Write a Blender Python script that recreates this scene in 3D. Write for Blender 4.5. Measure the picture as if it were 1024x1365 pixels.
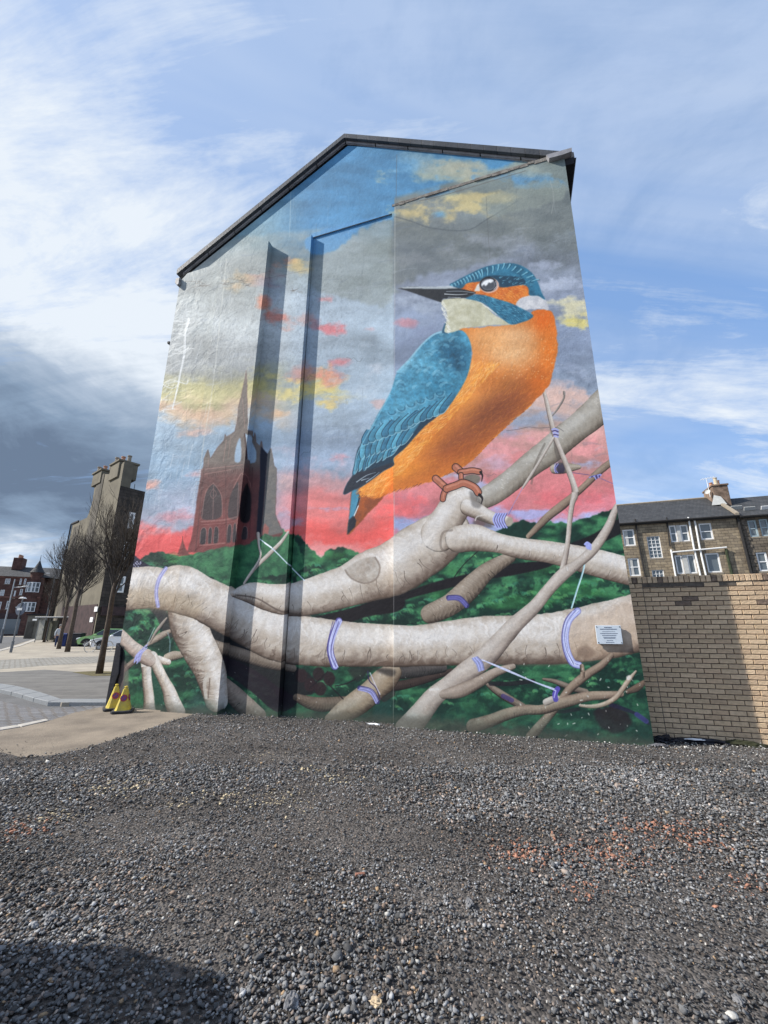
import bpy, bmesh, math, random
import numpy as np
from mathutils import Vector, Matrix, noise as mnoise

for o in list(bpy.data.objects): bpy.data.objects.remove(o)
scene = bpy.context.scene
COL = scene.collection
R = math.radians

# ---------------------------------------------------------------- camera
FPX = 552.0; PITCH = R(15.34); EYE = 1.7
cam_d = bpy.data.cameras.new('camera'); cam = bpy.data.objects.new('camera', cam_d); COL.objects.link(cam)
cam.location = (0, 0, EYE); cam.rotation_euler = (R(90)+PITCH, 0, 0)
cam_d.sensor_fit = 'VERTICAL'; cam_d.sensor_height = 24.0; cam_d.lens = FPX/1365*24.0
cam_d.clip_start = .05; cam_d.clip_end = 3000
scene.camera = cam

# ---------------------------------------------------------------- light
SUN_EL = R(40); SUN_AZ = R(183.5)        # azimuth counted from +X, anticlockwise
SUND = Vector((math.cos(SUN_EL)*math.cos(SUN_AZ), math.cos(SUN_EL)*math.sin(SUN_AZ), math.sin(SUN_EL)))
sl_ = bpy.data.lights.new('sun', 'SUN'); sun = bpy.data.objects.new('sun', sl_); COL.objects.link(sun)
sl_.energy = 3.6; sl_.angle = R(.6); sl_.color = (1.0, .955, .89)
sun.rotation_euler = SUND.to_track_quat('Z', 'Y').to_euler()
sun.location = (-20, 0, 30)
scene.view_settings.view_transform = 'Standard'; scene.view_settings.look = 'None'
scene.view_settings.gamma = 1; scene.view_settings.use_curve_mapping = False
scene.view_settings.exposure = 1.0

def cray(x, y):     # direction of a picture point, used to lay clouds and read positions
    a = x-512; b = 682.5-y
    return Vector((a, FPX*math.cos(PITCH)-b*math.sin(PITCH), b*math.cos(PITCH)+FPX*math.sin(PITCH)))

# ---------------------------------------------------------------- sky
W = bpy.data.worlds.new('World'); scene.world = W; W.use_nodes = True
nt = W.node_tree; nt.nodes.clear()
def N(tree, kind, **kw):
    n = tree.nodes.new(kind)
    for k, v in kw.items():
        if k.startswith('i_'):
            key = k[2:]; key = int(key) if key.isdigit() else key.replace('_', ' ')
            n.inputs[key].default_value = v
        else: setattr(n, k, v)
    return n
def build_sky():
    L = nt.links.new
    sky = N(nt, 'ShaderNodeTexSky', sky_type='NISHITA', sun_disc=False, sun_elevation=SUN_EL, sun_rotation=R(90)-SUN_AZ+0, air_density=1.0, dust_density=.6, ozone_density=1.2)
    bg = N(nt, 'ShaderNodeBackground'); bg.inputs[1].default_value = .076
    tint = N(nt, 'ShaderNodeMix', data_type='RGBA', blend_type='MIX'); tint.inputs[0].default_value = .55
    tint.inputs[7].default_value = (2.1, 3.7, 6.9, 1)
    L(sky.outputs[0], tint.inputs[6]); L(tint.outputs[2], bg.inputs[0])
    tc = N(nt, 'ShaderNodeTexCoord'); sp = N(nt, 'ShaderNodeSeparateXYZ'); L(tc.outputs['Generated'], sp.inputs[0])
    def M(op, a, b=None, c=None, clamp=False):
        n = N(nt, 'ShaderNodeMath', operation=op, use_clamp=clamp)
        for i, v in enumerate((a, b, c)):
            if v is None: continue
            if isinstance(v, (int, float)): n.inputs[i].default_value = v
            else: L(v, n.inputs[i])
        return n.outputs[0]
    zc = M('ADD', M('MAXIMUM', sp.outputs[2], 0.0), .22)
    cx = M('DIVIDE', sp.outputs[0], zc); cy = M('DIVIDE', sp.outputs[1], zc)
    cb = N(nt, 'ShaderNodeCombineXYZ'); L(cx, cb.inputs[0]); L(cy, cb.inputs[1])
    def noise(scale, det, rough, dist=0., rot=0., sc=(1, 1, 1), off=(0, 0, 0), src=None):
        mp = N(nt, 'ShaderNodeMapping'); mp.inputs[1].default_value = off; mp.inputs[2].default_value = (0, 0, rot); mp.inputs[3].default_value = sc
        L(src or cb.outputs[0], mp.inputs[0])
        n = N(nt, 'ShaderNodeTexNoise', i_Scale=scale, i_Detail=det, i_Roughness=rough, i_Distortion=dist); L(mp.outputs[0], n.inputs['Vector'])
        return n.outputs[0]
    def blob(px, py, power):   # soft region of the sky round a direction
        d = cray(px, py).normalized()
        n = N(nt, 'ShaderNodeVectorMath', operation='DOT_PRODUCT'); n.inputs[1].default_value = d
        nm = N(nt, 'ShaderNodeVectorMath', operation='NORMALIZE'); L(tc.outputs['Generated'], nm.inputs[0]); L(nm.outputs[0], n.inputs[0])
        return M('POWER', M('MAXIMUM', n.outputs['Value'], 0.), power)
    big = noise(1.5, 8, .60, .25, off=(3.1, 1.7, 0)); mid = noise(3.0, 7, .62, .6, off=(1, 5, 0)); streak = noise(1.3, 8, .68, .8, rot=.55, sc=(.5, 2.4, 1), off=(2, 0, 0))
    veil = noise(.8, 5, .6, 1.2, rot=-.5, sc=(.5, 1.8, 1), off=(8, 3, 0))
    # cover: heavy to the left, thin wisps to the right
    leftw = blob(-250, 420, 2.2); rightw = blob(1300, 500, 3.)
    c1 = M('ADD', M('MULTIPLY', big, .9), M('MULTIPLY', M('SUBTRACT', streak, .27), 2.3))
    c1 = M('ADD', c1, M('MULTIPLY', mid, .35))
    c1 = M('ADD', c1, M('MULTIPLY', leftw, .62)); c1 = M('SUBTRACT', c1, 1.05)
    c1 = M('ADD', c1, M('MULTIPLY', blob(900, 560, 22), .04))
    c1 = M('SUBTRACT', c1, M('MULTIPLY', blob(640, 90, 7), .26))
    c1 = M('SUBTRACT', c1, M('MULTIPLY', blob(880, 590, 260), .35))
    cover = M('MULTIPLY', c1, 1.9, clamp=True)
    cover = M('MAXIMUM', cover, M('MULTIPLY', M('MULTIPLY', M('SUBTRACT', veil, .36), 2.6, clamp=True), .5))
    # dark base of the big cloud bank low on the left
    dk = M('MULTIPLY', blob(40, 640, 20), 1.25)
    dk = M('ADD', dk, M('MULTIPLY', M('SUBTRACT', .52, big), 1.0)); dk = M('ADD', dk, M('MULTIPLY', M('SUBTRACT', .5, mid), 1.1))
    dk = M('SUBTRACT', dk, M('MULTIPLY', blob(60, 300, 26), .9)); dk = M('SUBTRACT', dk, M('MULTIPLY', blob(20, 745, 260), 1.0))
    dk = M('ADD', dk, M('MULTIPLY', M('SUBTRACT', .5, streak), .7), clamp=True)
    cr = N(nt, 'ShaderNodeValToRGB'); L(dk, cr.inputs[0]); e = cr.color_ramp.elements
    e[0].position = 0; e[0].color = (.60, .65, .71, 1); e[1].position = 1; e[1].color = (.115, .16, .235, 1)
    a = e.new(.30); a.color = (.33, .40, .50, 1); b = e.new(.65); b.color = (.19, .26, .36, 1)
    bg2 = N(nt, 'ShaderNodeBackground'); bg2.inputs[1].default_value = .69; L(cr.outputs[0], bg2.inputs[0])
    mx = N(nt, 'ShaderNodeMixShader'); L(cover, mx.inputs[0]); L(bg.outputs[0], mx.inputs[1]); L(bg2.outputs[0], mx.inputs[2])
    out = N(nt, 'ShaderNodeOutputWorld'); L(mx.outputs[0], out.inputs[0])
build_sky()

# ---------------------------------------------------------------- helpers
def link(o, parent=None):
    COL.objects.link(o)
    if parent is not None: o.parent = parent
    return o
def tag(o, label=None, cat=None, group=None, kind=None):
    if label: o['label'] = label
    if cat: o['category'] = cat
    if group: o['group'] = group
    if kind: o['kind'] = kind
    return o
def empty(name, loc=(0, 0, 0), rz=0, parent=None):
    o = bpy.data.objects.new(name, None); o.empty_display_size = .2; o.location = loc; o.rotation_euler = (0, 0, rz); return link(o, parent)
class MB:
    def __init__(s): s.v = []; s.f = []; s.m = []; s.uv = None
    def add(s, vs, fs, mi=0):
        b = len(s.v); s.v += [tuple(v) for v in vs]; s.f += [tuple(b+i for i in f) for f in fs]; s.m += [mi]*len(fs); return s
    def box(s, x0, x1, y0, y1, z0, z1, mi=0):
        return s.add([(x0, y0, z0), (x1, y0, z0), (x1, y1, z0), (x0, y1, z0), (x0, y0, z1), (x1, y0, z1), (x1, y1, z1), (x0, y1, z1)],
                     [(0, 3, 2, 1), (4, 5, 6, 7), (0, 1, 5, 4), (1, 2, 6, 5), (2, 3, 7, 6), (3, 0, 4, 7)], mi)
    def prism(s, pts, y0, y1, mi=0):     # polygon in x,z pulled along y
        n = len(pts); vs = [(x, y0, z) for x, z in pts]+[(x, y1, z) for x, z in pts]
        return s.add(vs, [tuple(range(n)), tuple(range(2*n-1, n-1, -1))]+[(i, i+n, (i+1) % n+n, (i+1) % n) for i in range(n)], mi)
    def slab(s, pts, z0, z1, mi=0):      # polygon in x,y pulled along z
        n = len(pts); vs = [(x, y, z0) for x, y in pts]+[(x, y, z1) for x, y in pts]
        return s.add(vs, [tuple(range(n-1, -1, -1)), tuple(range(n, 2*n))]+[(i, (i+1) % n, (i+1) % n+n, i+n) for i in range(n)], mi)
    def tube(s, pts, rad, n=8, mi=0, cap=True):
        P = [Vector(p) for p in pts]; rs = rad if hasattr(rad, '__len__') else [rad]*len(P); b = len(s.v); prev = None
        for i, p in enumerate(P):
            d = (P[min(i+1, len(P)-1)]-P[max(i-1, 0)]).normalized()
            if prev is None: u = d.orthogonal().normalized()
            else: u = (prev-d*prev.dot(d)).normalized()
            prev = u; w = d.cross(u)
            for k in range(n):
                a = 2*math.pi*k/n; s.v.append(tuple(p+(u*math.cos(a)+w*math.sin(a))*rs[i]))
        for i in range(len(P)-1):
            for k in range(n):
                s.f.append((b+i*n+k, b+i*n+(k+1) % n, b+(i+1)*n+(k+1) % n, b+(i+1)*n+k)); s.m.append(mi)
        if cap:
            s.f.append(tuple(b+k for k in range(n-1, -1, -1))); s.m.append(mi)
            s.f.append(tuple(b+(len(P)-1)*n+k for k in range(n))); s.m.append(mi)
        return s
    def lathe(s, prof, n=16, c=(0, 0, 0), mi=0):
        b = len(s.v)
        for r, z in prof:
            for k in range(n):
                a = 2*math.pi*k/n; s.v.append((c[0]+r*math.cos(a), c[1]+r*math.sin(a), c[2]+z))
        for i in range(len(prof)-1):
            for k in range(n):
                s.f.append((b+i*n+k, b+i*n+(k+1) % n, b+(i+1)*n+(k+1) % n, b+(i+1)*n+k)); s.m.append(mi)
        s.f.append(tuple(b+k for k in range(n-1, -1, -1))); s.m.append(mi)
        s.f.append(tuple(b+(len(prof)-1)*n+k for k in range(n))); s.m.append(mi)
        return s
    def build(s, name, mats, parent=None, bevel=0, smooth=False, segs=1):
        me = bpy.data.meshes.new(name); me.from_pydata(s.v, [], s.f)
        mats = mats if isinstance(mats, (list, tuple)) else [mats]
        for m in mats: me.materials.append(m)
        if len(mats) > 1: me.polygons.foreach_set('material_index', s.m)
        me.update()
        o = bpy.data.objects.new(name, me); link(o, parent)
        if bevel:
            mod = o.modifiers.new('b', 'BEVEL'); mod.width = bevel; mod.segments = segs; mod.limit_method = 'ANGLE'; mod.angle_limit = R(40)
        if smooth: me.polygons.foreach_set('use_smooth', [True]*len(me.polygons))
        return o

# ---------------------------------------------------------------- materials
def mat(name, base, rough=.8, metal=0, var=0, scale=6, col2=None, bump=0, bscale=20, spec=.3, detail=6, coat=0, stretch=(1, 1, 1)):
    m = bpy.data.materials.new(name); m.use_nodes = True; t = m.node_tree; b = t.nodes['Principled BSDF']
    b.inputs['Base Color'].default_value = (*base, 1); b.inputs['Roughness'].default_value = rough; b.inputs['Metallic'].default_value = metal
    b.inputs['Specular IOR Level'].default_value = spec; b.inputs['Coat Weight'].default_value = coat
    L = t.links.new; tc = N(t, 'ShaderNodeTexCoord'); mp = N(t, 'ShaderNodeMapping'); mp.inputs[3].default_value = stretch; L(tc.outputs['Object'], mp.inputs[0])
    if var or col2:
        n = N(t, 'ShaderNodeTexNoise', i_Scale=scale, i_Detail=detail, i_Roughness=.62); L(mp.outputs[0], n.inputs['Vector'])
        c2 = col2 or tuple(c*(1-var) for c in base); c1 = base if col2 else tuple(min(1, c*(1+var)) for c in base)
        r = N(t, 'ShaderNodeValToRGB'); r.color_ramp.elements[0].position = .34; r.color_ramp.elements[1].position = .66
        r.color_ramp.elements[0].color = (*c2, 1); r.color_ramp.elements[1].color = (*c1, 1); L(n.outputs[0], r.inputs[0]); L(r.outputs[0], b.inputs['Base Color'])
    if bump:
        n2 = N(t, 'ShaderNodeTexNoise', i_Scale=bscale, i_Detail=5, i_Roughness=.6); L(mp.outputs[0], n2.inputs['Vector'])
        bp = N(t, 'ShaderNodeBump'); bp.inputs['Strength'].default_value = bump; bp.inputs['Distance'].default_value = .02; L(n2.outputs[0], bp.inputs['Height']); L(bp.outputs[0], b.inputs['Normal'])
    return m
def glass(name, tint=(.05, .06, .07), rough=.06):
    m = bpy.data.materials.new(name); m.use_nodes = True; b = m.node_tree.nodes['Principled BSDF']
    b.inputs['Base Color'].default_value = (*tint, 1); b.inputs['Roughness'].default_value = rough; b.inputs['Specular IOR Level'].default_value = .9; return m
def masonry(name, c1, c2, mortar, bw, bh, mort=.012, rough=.9, bump=.5, space='Object', swap='XZ', noise_amt=.5, soot=None, offset=.5, distort=0., bdist=.02):
    """coursed stone, setts or slate: Brick Texture in metres on the X-Z (or X-Y) plane of the object"""
    m = bpy.data.materials.new(name); m.use_nodes = True; t = m.node_tree; b = t.nodes['Principled BSDF']; L = t.links.new
    b.inputs['Roughness'].default_value = rough; b.inputs['Specular IOR Level'].default_value = .25
    tc = N(t, 'ShaderNodeTexCoord'); sp = N(t, 'ShaderNodeSeparateXYZ'); L(tc.outputs[space], sp.inputs[0]); cb = N(t, 'ShaderNodeCombineXYZ')
    if swap == 'XZ': L(sp.outputs[0], cb.inputs[0]); L(sp.outputs[2], cb.inputs[1])
    elif swap == 'YZ': L(sp.outputs[1], cb.inputs[0]); L(sp.outputs[2], cb.inputs[1])
    else: L(sp.outputs[0], cb.inputs[0]); L(sp.outputs[1], cb.inputs[1])
    vec = cb.outputs[0]
    if distort:
        nd = N(t, 'ShaderNodeTexNoise', i_Scale=1.3, i_Detail=3); L(vec, nd.inputs['Vector'])
        vm = N(t, 'ShaderNodeVectorMath', operation='MULTIPLY_ADD'); vm.inputs[1].default_value = (distort, distort, 0); L(nd.outputs['Color'], vm.inputs[0]); L(vec, vm.inputs[2]); vec = vm.outputs[0]
    br = N(t, 'ShaderNodeTexBrick', i_Scale=1, i_Mortar_Size=mort, i_Mortar_Smooth=.3, i_Bias=0., i_Brick_Width=bw, i_Row_Height=bh, offset=offset)
    br.inputs['Color1'].default_value = (*c1, 1); br.inputs['Color2'].default_value = (*c2, 1); br.inputs['Mortar'].default_value = (*mortar, 1); L(vec, br.inputs['Vector'])
    n = N(t, 'ShaderNodeTexNoise', i_Scale=1.1, i_Detail=9, i_Roughness=.72); L(tc.outputs[space], n.inputs['Vector'])
    r = N(t, 'ShaderNodeValToRGB'); r.color_ramp.elements[0].position = .3; r.color_ramp.elements[1].position = .7
    lo = 1-noise_amt; s = soot or (lo, lo, lo); r.color_ramp.elements[0].color = (*s, 1); r.color_ramp.elements[1].color = (1.12, 1.12, 1.12, 1); L(n.outputs[0], r.inputs[0])
    mu = N(t, 'ShaderNodeMix', data_type='RGBA', blend_type='MULTIPLY'); mu.inputs[0].default_value = 1; L(br.outputs[0], mu.inputs[6]); L(r.outputs[0], mu.inputs[7]); L(mu.outputs[2], b.inputs['Base Color'])
    n3 = N(t, 'ShaderNodeTexNoise', i_Scale=14, i_Detail=6, i_Roughness=.7); L(tc.outputs[space], n3.inputs['Vector'])
    h = N(t, 'ShaderNodeMath', operation='MULTIPLY_ADD'); L(br.outputs[1], h.inputs[0]); h.inputs[1].default_value = -1.; L(n3.outputs[0], h.inputs[2])
    bp = N(t, 'ShaderNodeBump'); bp.inputs['Strength'].default_value = bump; bp.inputs['Distance'].default_value = bdist; L(h.outputs[0], bp.inputs['Height']); L(bp.outputs[0], b.inputs['Normal'])
    return m

def G(x, y, z=0.):          # a point on the ground seen at picture point x, y
    r = cray(x, y); t = (z-EYE)/r.z; return Vector((r.x*t, r.y*t, z))
def AT(x, y, Y):            # the point at forward distance Y
    r = cray(x, y); t = Y/r.y; return Vector((r.x*t, Y, EYE+r.z*t))
# ---------------------------------------------------------------- mural paint
# The mural is flat print on the gable: it is painted here with numpy brushes
# (polygons, shaded boughs, hair strokes) and laid on the wall in wall metres.
S_ = 2.0; OX, OY = 120.0, 165.0; CW, CH = int(780*S_), int(850*S_)
prng = np.random.default_rng(7)
CV = np.zeros((CH, CW, 3), np.float32)
YY, XX = np.mgrid[0:CH, 0:CW].astype(np.float32)
PXX = XX/S_ + OX; PYY = YY/S_ + OY

def vnoise(h, w, cell, rng=prng, ax=1.0, ay=1.0):
    cx, cy = max(1., cell*ax), max(1., cell*ay)
    gw, gh = int(w/cx)+3, int(h/cy)+3
    g = rng.random((gh, gw)).astype(np.float32)
    x = np.arange(w)/cx; y = np.arange(h)/cy
    x0 = x.astype(int); y0 = y.astype(int); fx = (x-x0); fy = (y-y0)
    fx = (fx*fx*(3-2*fx)).astype(np.float32); fy = (fy*fy*(3-2*fy)).astype(np.float32)[:, None]
    a = g[y0][:, x0]; b = g[y0][:, x0+1]; c = g[y0+1][:, x0]; d = g[y0+1][:, x0+1]
    return (a*(1-fx)+b*fx)*(1-fy) + (c*(1-fx)+d*fx)*fy
def fbm(cell, oct=4, ax=1.0, ay=1.0, h=CH, w=CW):
    o = np.zeros((h, w), np.float32); amp = 1; tot = 0
    for i in range(oct):
        o += amp*vnoise(h, w, cell/2**i, ax=ax, ay=ay); tot += amp; amp *= .55
    return o/tot
N1 = fbm(90, 5, 1.5, .8); N2 = fbm(40, 4, 1.6, .7); N3 = fbm(14, 3); N4 = fbm(5, 2); N5 = fbm(160, 3)
NR = fbm(34, 2); N7 = fbm(110, 5, 2.4, .55); N6 = fbm(60, 5, 1.3, .9); NS = fbm(10, 3, 3.0, .6)
def lerp(a, b, t): return a + (b-a)*t
def sstep(a, b, x):
    t = np.clip((x-a)/(b-a), 0, 1); return t*t*(3-2*t)
def col(*c): return np.array(c, np.float32)/255
def Z(o, s, pts):       # points read off an enlargement with origin o and scale s
    return [(o[0]+p[0]/s, o[1]+p[1]/s) + tuple(q/s for q in p[2:]) for p in pts]
ZB = lambda p: Z((440, 320), 3.012, p)
ZC = lambda p: Z((230, 480), 4.876, p)
ZL = lambda p: Z((140, 680), 2.56, p)
ZR = lambda p: Z((500, 660), 2.56, p)
ZQ = lambda p: Z((640, 780), 4.267, p)
ZH = lambda p: Z((520, 340), 4.267, p)
ZU = lambda p: Z((640, 500), 5.12, p)
ZF = lambda p: Z((570, 600), 7.877, p)
ZM = lambda p: Z((400, 700), 4.875, p)
ZW = lambda p: Z((450, 430), 4.705, p)
ZA = lambda p: Z((130, 780), 6.827, p)
def smooth(pts, closed=False, n=6):
    P = np.array(pts, float); m = len(P); out = []
    rng_ = range(m if closed else m-1)
    for i in rng_:
        if closed: a, b, c, d = P[i-1], P[i], P[(i+1) % m], P[(i+2) % m]
        else: a, b, c, d = P[max(i-1, 0)], P[i], P[i+1], P[min(i+2, m-1)]
        for k in range(n):
            t = k/n
            out.append(.5*((2*b)+(c-a)*t+(2*a-5*b+4*c-d)*t*t+(3*b-a-3*c+d)*t**3))
    if not closed: out.append(P[-1])
    return np.array(out)
def bblur(m, r):
    if r < 1: return m
    r = int(r)
    for ax in (0, 1):
        for _ in range(2):
            p = np.pad(m, [(r+1, r) if a == ax else (0, 0) for a in (0, 1)], mode='edge').cumsum(ax, dtype=np.float64)
            n = m.shape[ax]
            hi = np.take(p, np.arange(2*r+1, 2*r+1+n), ax); lo = np.take(p, np.arange(0, n), ax)
            m = ((hi-lo)/(2*r+1)).astype(np.float32)
    return m
def mask(pts, curve=True, soft=0.8, rough=0, rn=None):
    P = smooth(pts, True) if curve else np.array(pts, float)
    P = P[:, :2]
    pad = 4+soft*3+rough*2
    x0 = int(max(0, (P[:, 0].min()-OX-pad)*S_)); x1 = int(min(CW, (P[:, 0].max()-OX+pad)*S_))
    y0 = int(max(0, (P[:, 1].min()-OY-pad)*S_)); y1 = int(min(CH, (P[:, 1].max()-OY+pad)*S_))
    X = PXX[y0:y1, x0:x1]; Y = PYY[y0:y1, x0:x1]
    if rough:
        nn = (N3 if rn is None else rn)[y0:y1, x0:x1]; mm = N4[y0:y1, x0:x1]
        X = X+(nn-.5)*rough*2+(mm-.5)*rough; Y = Y+(np.roll(nn, 37, 1)-.5)*rough*2
    ins = np.zeros(X.shape, bool); Q = np.roll(P, -1, 0)
    for (ax, ay), (bx, by) in zip(P, Q):
        if ay == by: continue
        c = ((ay > Y) != (by > Y))
        if not rough:
            r = np.where(c.any(1))[0]
            if not len(r): continue
            sl = slice(r[0], r[-1]+1)
        else: sl = slice(None)
        ins[sl] ^= c[sl] & (X[sl] < (bx-ax)*(Y[sl]-ay)/(by-ay)+ax)
    m = bblur(ins.astype(np.float32), max(1, soft*S_*.6))
    return (slice(y0, y1), slice(x0, x1)), m
def put(sl, m, c, a=1.0):
    m = (m*a)[..., None]; CV[sl] = CV[sl]*(1-m)+c*m
def fill(pts, c, a=1.0, soft=.8, curve=True, rough=0, c2=None, n=None):
    sl, m = mask(pts, curve, soft, rough)
    if c2 is not None:
        t = (N2 if n is None else n)[sl][..., None]; t = np.clip((t-.5)*2.2+.5, 0, 1); c = c*(1-t)+c2*t
    put(sl, m, c, a); return sl, m
def cloud(x, y, rx, ry, c, a=.8, thr=.5, n=None):
    rx, ry = rx*1.22, ry*1.3
    x0 = int(max(0, (x-rx*1.6-OX)*S_)); x1 = int(min(CW, (x+rx*1.6-OX)*S_))
    y0 = int(max(0, (y-ry*1.6-OY)*S_)); y1 = int(min(CH, (y+ry*1.6-OY)*S_))
    sl = (slice(y0, y1), slice(x0, x1))
    d = np.sqrt(((PXX[sl]-x)/rx)**2+((PYY[sl]-y)/ry)**2)
    v = 1-d*.62+((N2 if n is None else n)[sl]-.5)*1.5+(N3[sl]-.5)*.4
    put(sl, sstep(thr-.16, thr+.45, v), c*(.94+.16*N3[sl][..., None]), a)
def line(pts, w, c, a=1.0, w2=None, cap=False, curve=True):
    P = smooth([p[:2] for p in pts], n=5) if curve and len(pts) > 2 else np.array([p[:2] for p in pts], float)
    n = len(P); ws = np.linspace(w, w if w2 is None else w2, n)
    x0 = int(max(0, (P[:, 0].min()-OX-w-3)*S_)); x1 = int(min(CW, (P[:, 0].max()-OX+w+3)*S_))
    y0 = int(max(0, (P[:, 1].min()-OY-w-3)*S_)); y1 = int(min(CH, (P[:, 1].max()-OY+w+3)*S_))
    if x1 <= x0 or y1 <= y0: return
    X = PXX[y0:y1, x0:x1]; Y = PYY[y0:y1, x0:x1]; best = np.full(X.shape, 1e3, np.float32)
    for i in range(n-1):
        a0, b0 = P[i], P[i+1]; d = b0-a0; L = (d**2).sum()+1e-9
        t = np.clip(((X-a0[0])*d[0]+(Y-a0[1])*d[1])/L, 0, 1)
        r = np.hypot(X-a0[0]-t*d[0], Y-a0[1]-t*d[1]) - (ws[i]+(ws[i+1]-ws[i])*t)/2
        best = np.minimum(best, r)
    put((slice(y0, y1), slice(x0, x1)), np.clip(.5-best*S_, 0, 1), c, a)
BARK_L, BARK_M, BARK_D = col(220, 216, 212), col(182, 170, 157), col(98, 82, 72)
def bough(pts, light=BARK_L, mid=BARK_M, dark=BARK_D, rings=1.0, outline=.5, spots=1.0, taper_end=False, seed=0, tint=1.0):
    P = smooth(pts, n=7); n = len(P); w = P[:, 2].max()
    rn = np.random.default_rng(seed+11)
    x0 = int(max(0, (P[:, 0].min()-OX-w-3)*S_)); x1 = int(min(CW, (P[:, 0].max()-OX+w+3)*S_))
    y0 = int(max(0, (P[:, 1].min()-OY-w-3)*S_)); y1 = int(min(CH, (P[:, 1].max()-OY+w+3)*S_))
    sl = (slice(y0, y1), slice(x0, x1)); X = PXX[sl]; Y = PYY[sl]
    bd = np.full(X.shape, 1e3, np.float32); bv = np.zeros_like(bd); bu = np.zeros_like(bd); br = np.ones_like(bd); U = 0
    for i in range(n-1):
        a0, b0 = P[i, :2], P[i+1, :2]; d = b0-a0; L = np.hypot(*d)+1e-6; d = d/L
        rr = max(P[i, 2], P[i+1, 2])+3
        xa = int(max(0, (min(a0[0], b0[0])-rr-OX)*S_-x0)); xb = int((max(a0[0], b0[0])+rr-OX)*S_-x0)
        ya = int(max(0, (min(a0[1], b0[1])-rr-OY)*S_-y0)); yb = int((max(a0[1], b0[1])+rr-OY)*S_-y0)
        q = (slice(ya, max(yb, ya)), slice(xa, max(xb, xa)))
        if X[q].size == 0: U += L; continue
        t = np.clip((X[q]-a0[0])*d[0]+(Y[q]-a0[1])*d[1], 0, L)
        ox = X[q]-a0[0]-t*d[0]; oy = Y[q]-a0[1]-t*d[1]
        r = P[i, 2]+(P[i+1, 2]-P[i, 2])*t/L
        dist = np.hypot(ox, oy)/r
        sg = (-d[1]*ox+d[0]*oy)*(1 if d[0] >= 0 else -1)/r
        k = dist < bd[q]
        bd[q] = np.where(k, dist, bd[q]); bv[q] = np.where(k, sg, bv[q]); bu[q] = np.where(k, U+t, bu[q]); br[q] = np.where(k, r, br[q])
        U += L
    wob = (N3[sl]-.5)*.10+(N2[sl]-.5)*.12
    m = np.clip((1-bd-wob*.5)*br*S_*.8+.5, 0, 1)
    v = np.clip(bv+wob, -1, 1)
    lit = .88-.36*sstep(-.35, .35, v)-.50*sstep(.35, 1.02, v)-.30*sstep(-.6, -1.05, v)
    lit += (N2[sl]-.5)*.40+(N3[sl]-.5)*.14+(N4[sl]-.5)*.03
    if rings:
        ph = bu/(w*.42)+(N2[sl]-.5)*2.2+v*v*.9
        f = ph-np.floor(ph)
        lit -= rings*.34*np.exp(-((f-.5)/.07)**2)*sstep(-.3, .9, v)*sstep(.42, .6, NR[sl])
        lit += rings*.34*np.exp(-((f-.68)/.13)**2)*(1-sstep(-.4, .5, v))*sstep(.35, .6, NR[sl])
        lit += rings*.08*np.sin(ph*6.28)
    lit = np.clip(lit, 0, 1)[..., None]
    c = np.where(lit > .5, mid+(light-mid)*(lit-.5)*2, dark+(mid-dark)*lit*2)
    if outline:
        e = (np.clip((bd-.90)/.08, 0, 1)*outline*(v > -.3)+np.clip((bd-.95)/.05, 0, 1)*outline*.4)[..., None]
        c = c*(1-np.clip(e, 0, 1)*.6)
    put(sl, m, c*tint)
    nb = int(rings*U*w/150)
    for _ in range(nb):       # creases on the shaded side, broad pale dabs on the lit side
        i = rn.integers(0, n-1); b = P[i]; dd = P[i+1, :2]-P[i, :2]; dd = dd/(np.hypot(*dd)+1e-6); nn = np.array([-dd[1], dd[0]])
        if dd[0] < 0: nn = -nn
        if rn.random() < .5:
            o0, o1 = rn.uniform(.1, .5), rn.uniform(.6, .93)
            q0 = b[:2]+nn*o0*b[2]; q1 = b[:2]+nn*o1*b[2]+dd*rn.normal(0, .08)*b[2]; qm = (q0+q1)/2+dd*rn.uniform(-.12, .12)*b[2]
            line([q0, qm, q1], rn.uniform(.5, 1.3)*min(1, b[2]/14+.3), dark*.65, rn.uniform(.35, .8), .3)
            line([q0+dd*.9, qm+dd*.9, q1+dd*.9], rn.uniform(.6, 1.2)*min(1, b[2]/14+.3), light, rn.uniform(.1, .3), .3)
        else:
            o0, o1 = rn.uniform(-.8, -.5), rn.uniform(-.3, .15)
            q0 = b[:2]+nn*o0*b[2]; q1 = b[:2]+nn*o1*b[2]+dd*rn.normal(0, .1)*b[2]; qm = (q0+q1)/2+dd*rn.uniform(-.15, .15)*b[2]
            line([q0, qm, q1], rn.uniform(1.5, 4.5)*min(1, b[2]/20+.15), np.minimum(1, light*1.05), rn.uniform(.2, .5), .8)
    for _ in range(int(spots*U*w/260)):
        i = rn.integers(0, n-1); b = P[i]; dd = P[i+1, :2]-P[i, :2]; dd = dd/(np.hypot(*dd)+1e-6); nn = np.array([-dd[1], dd[0]])
        if dd[0] < 0: nn = -nn
        o = rn.uniform(-.8, .1)*b[2]; q = b[:2]+nn*o; ln = rn.uniform(1, 5)*min(1, w/14)
        a_ = nn*ln*rn.uniform(-.6, 1)+dd*ln*.35
        line([q, q+a_], rn.uniform(.6, 1.7)*min(1, w/18+.3), col(228, 226, 224), rn.uniform(.2, .6))
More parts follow.
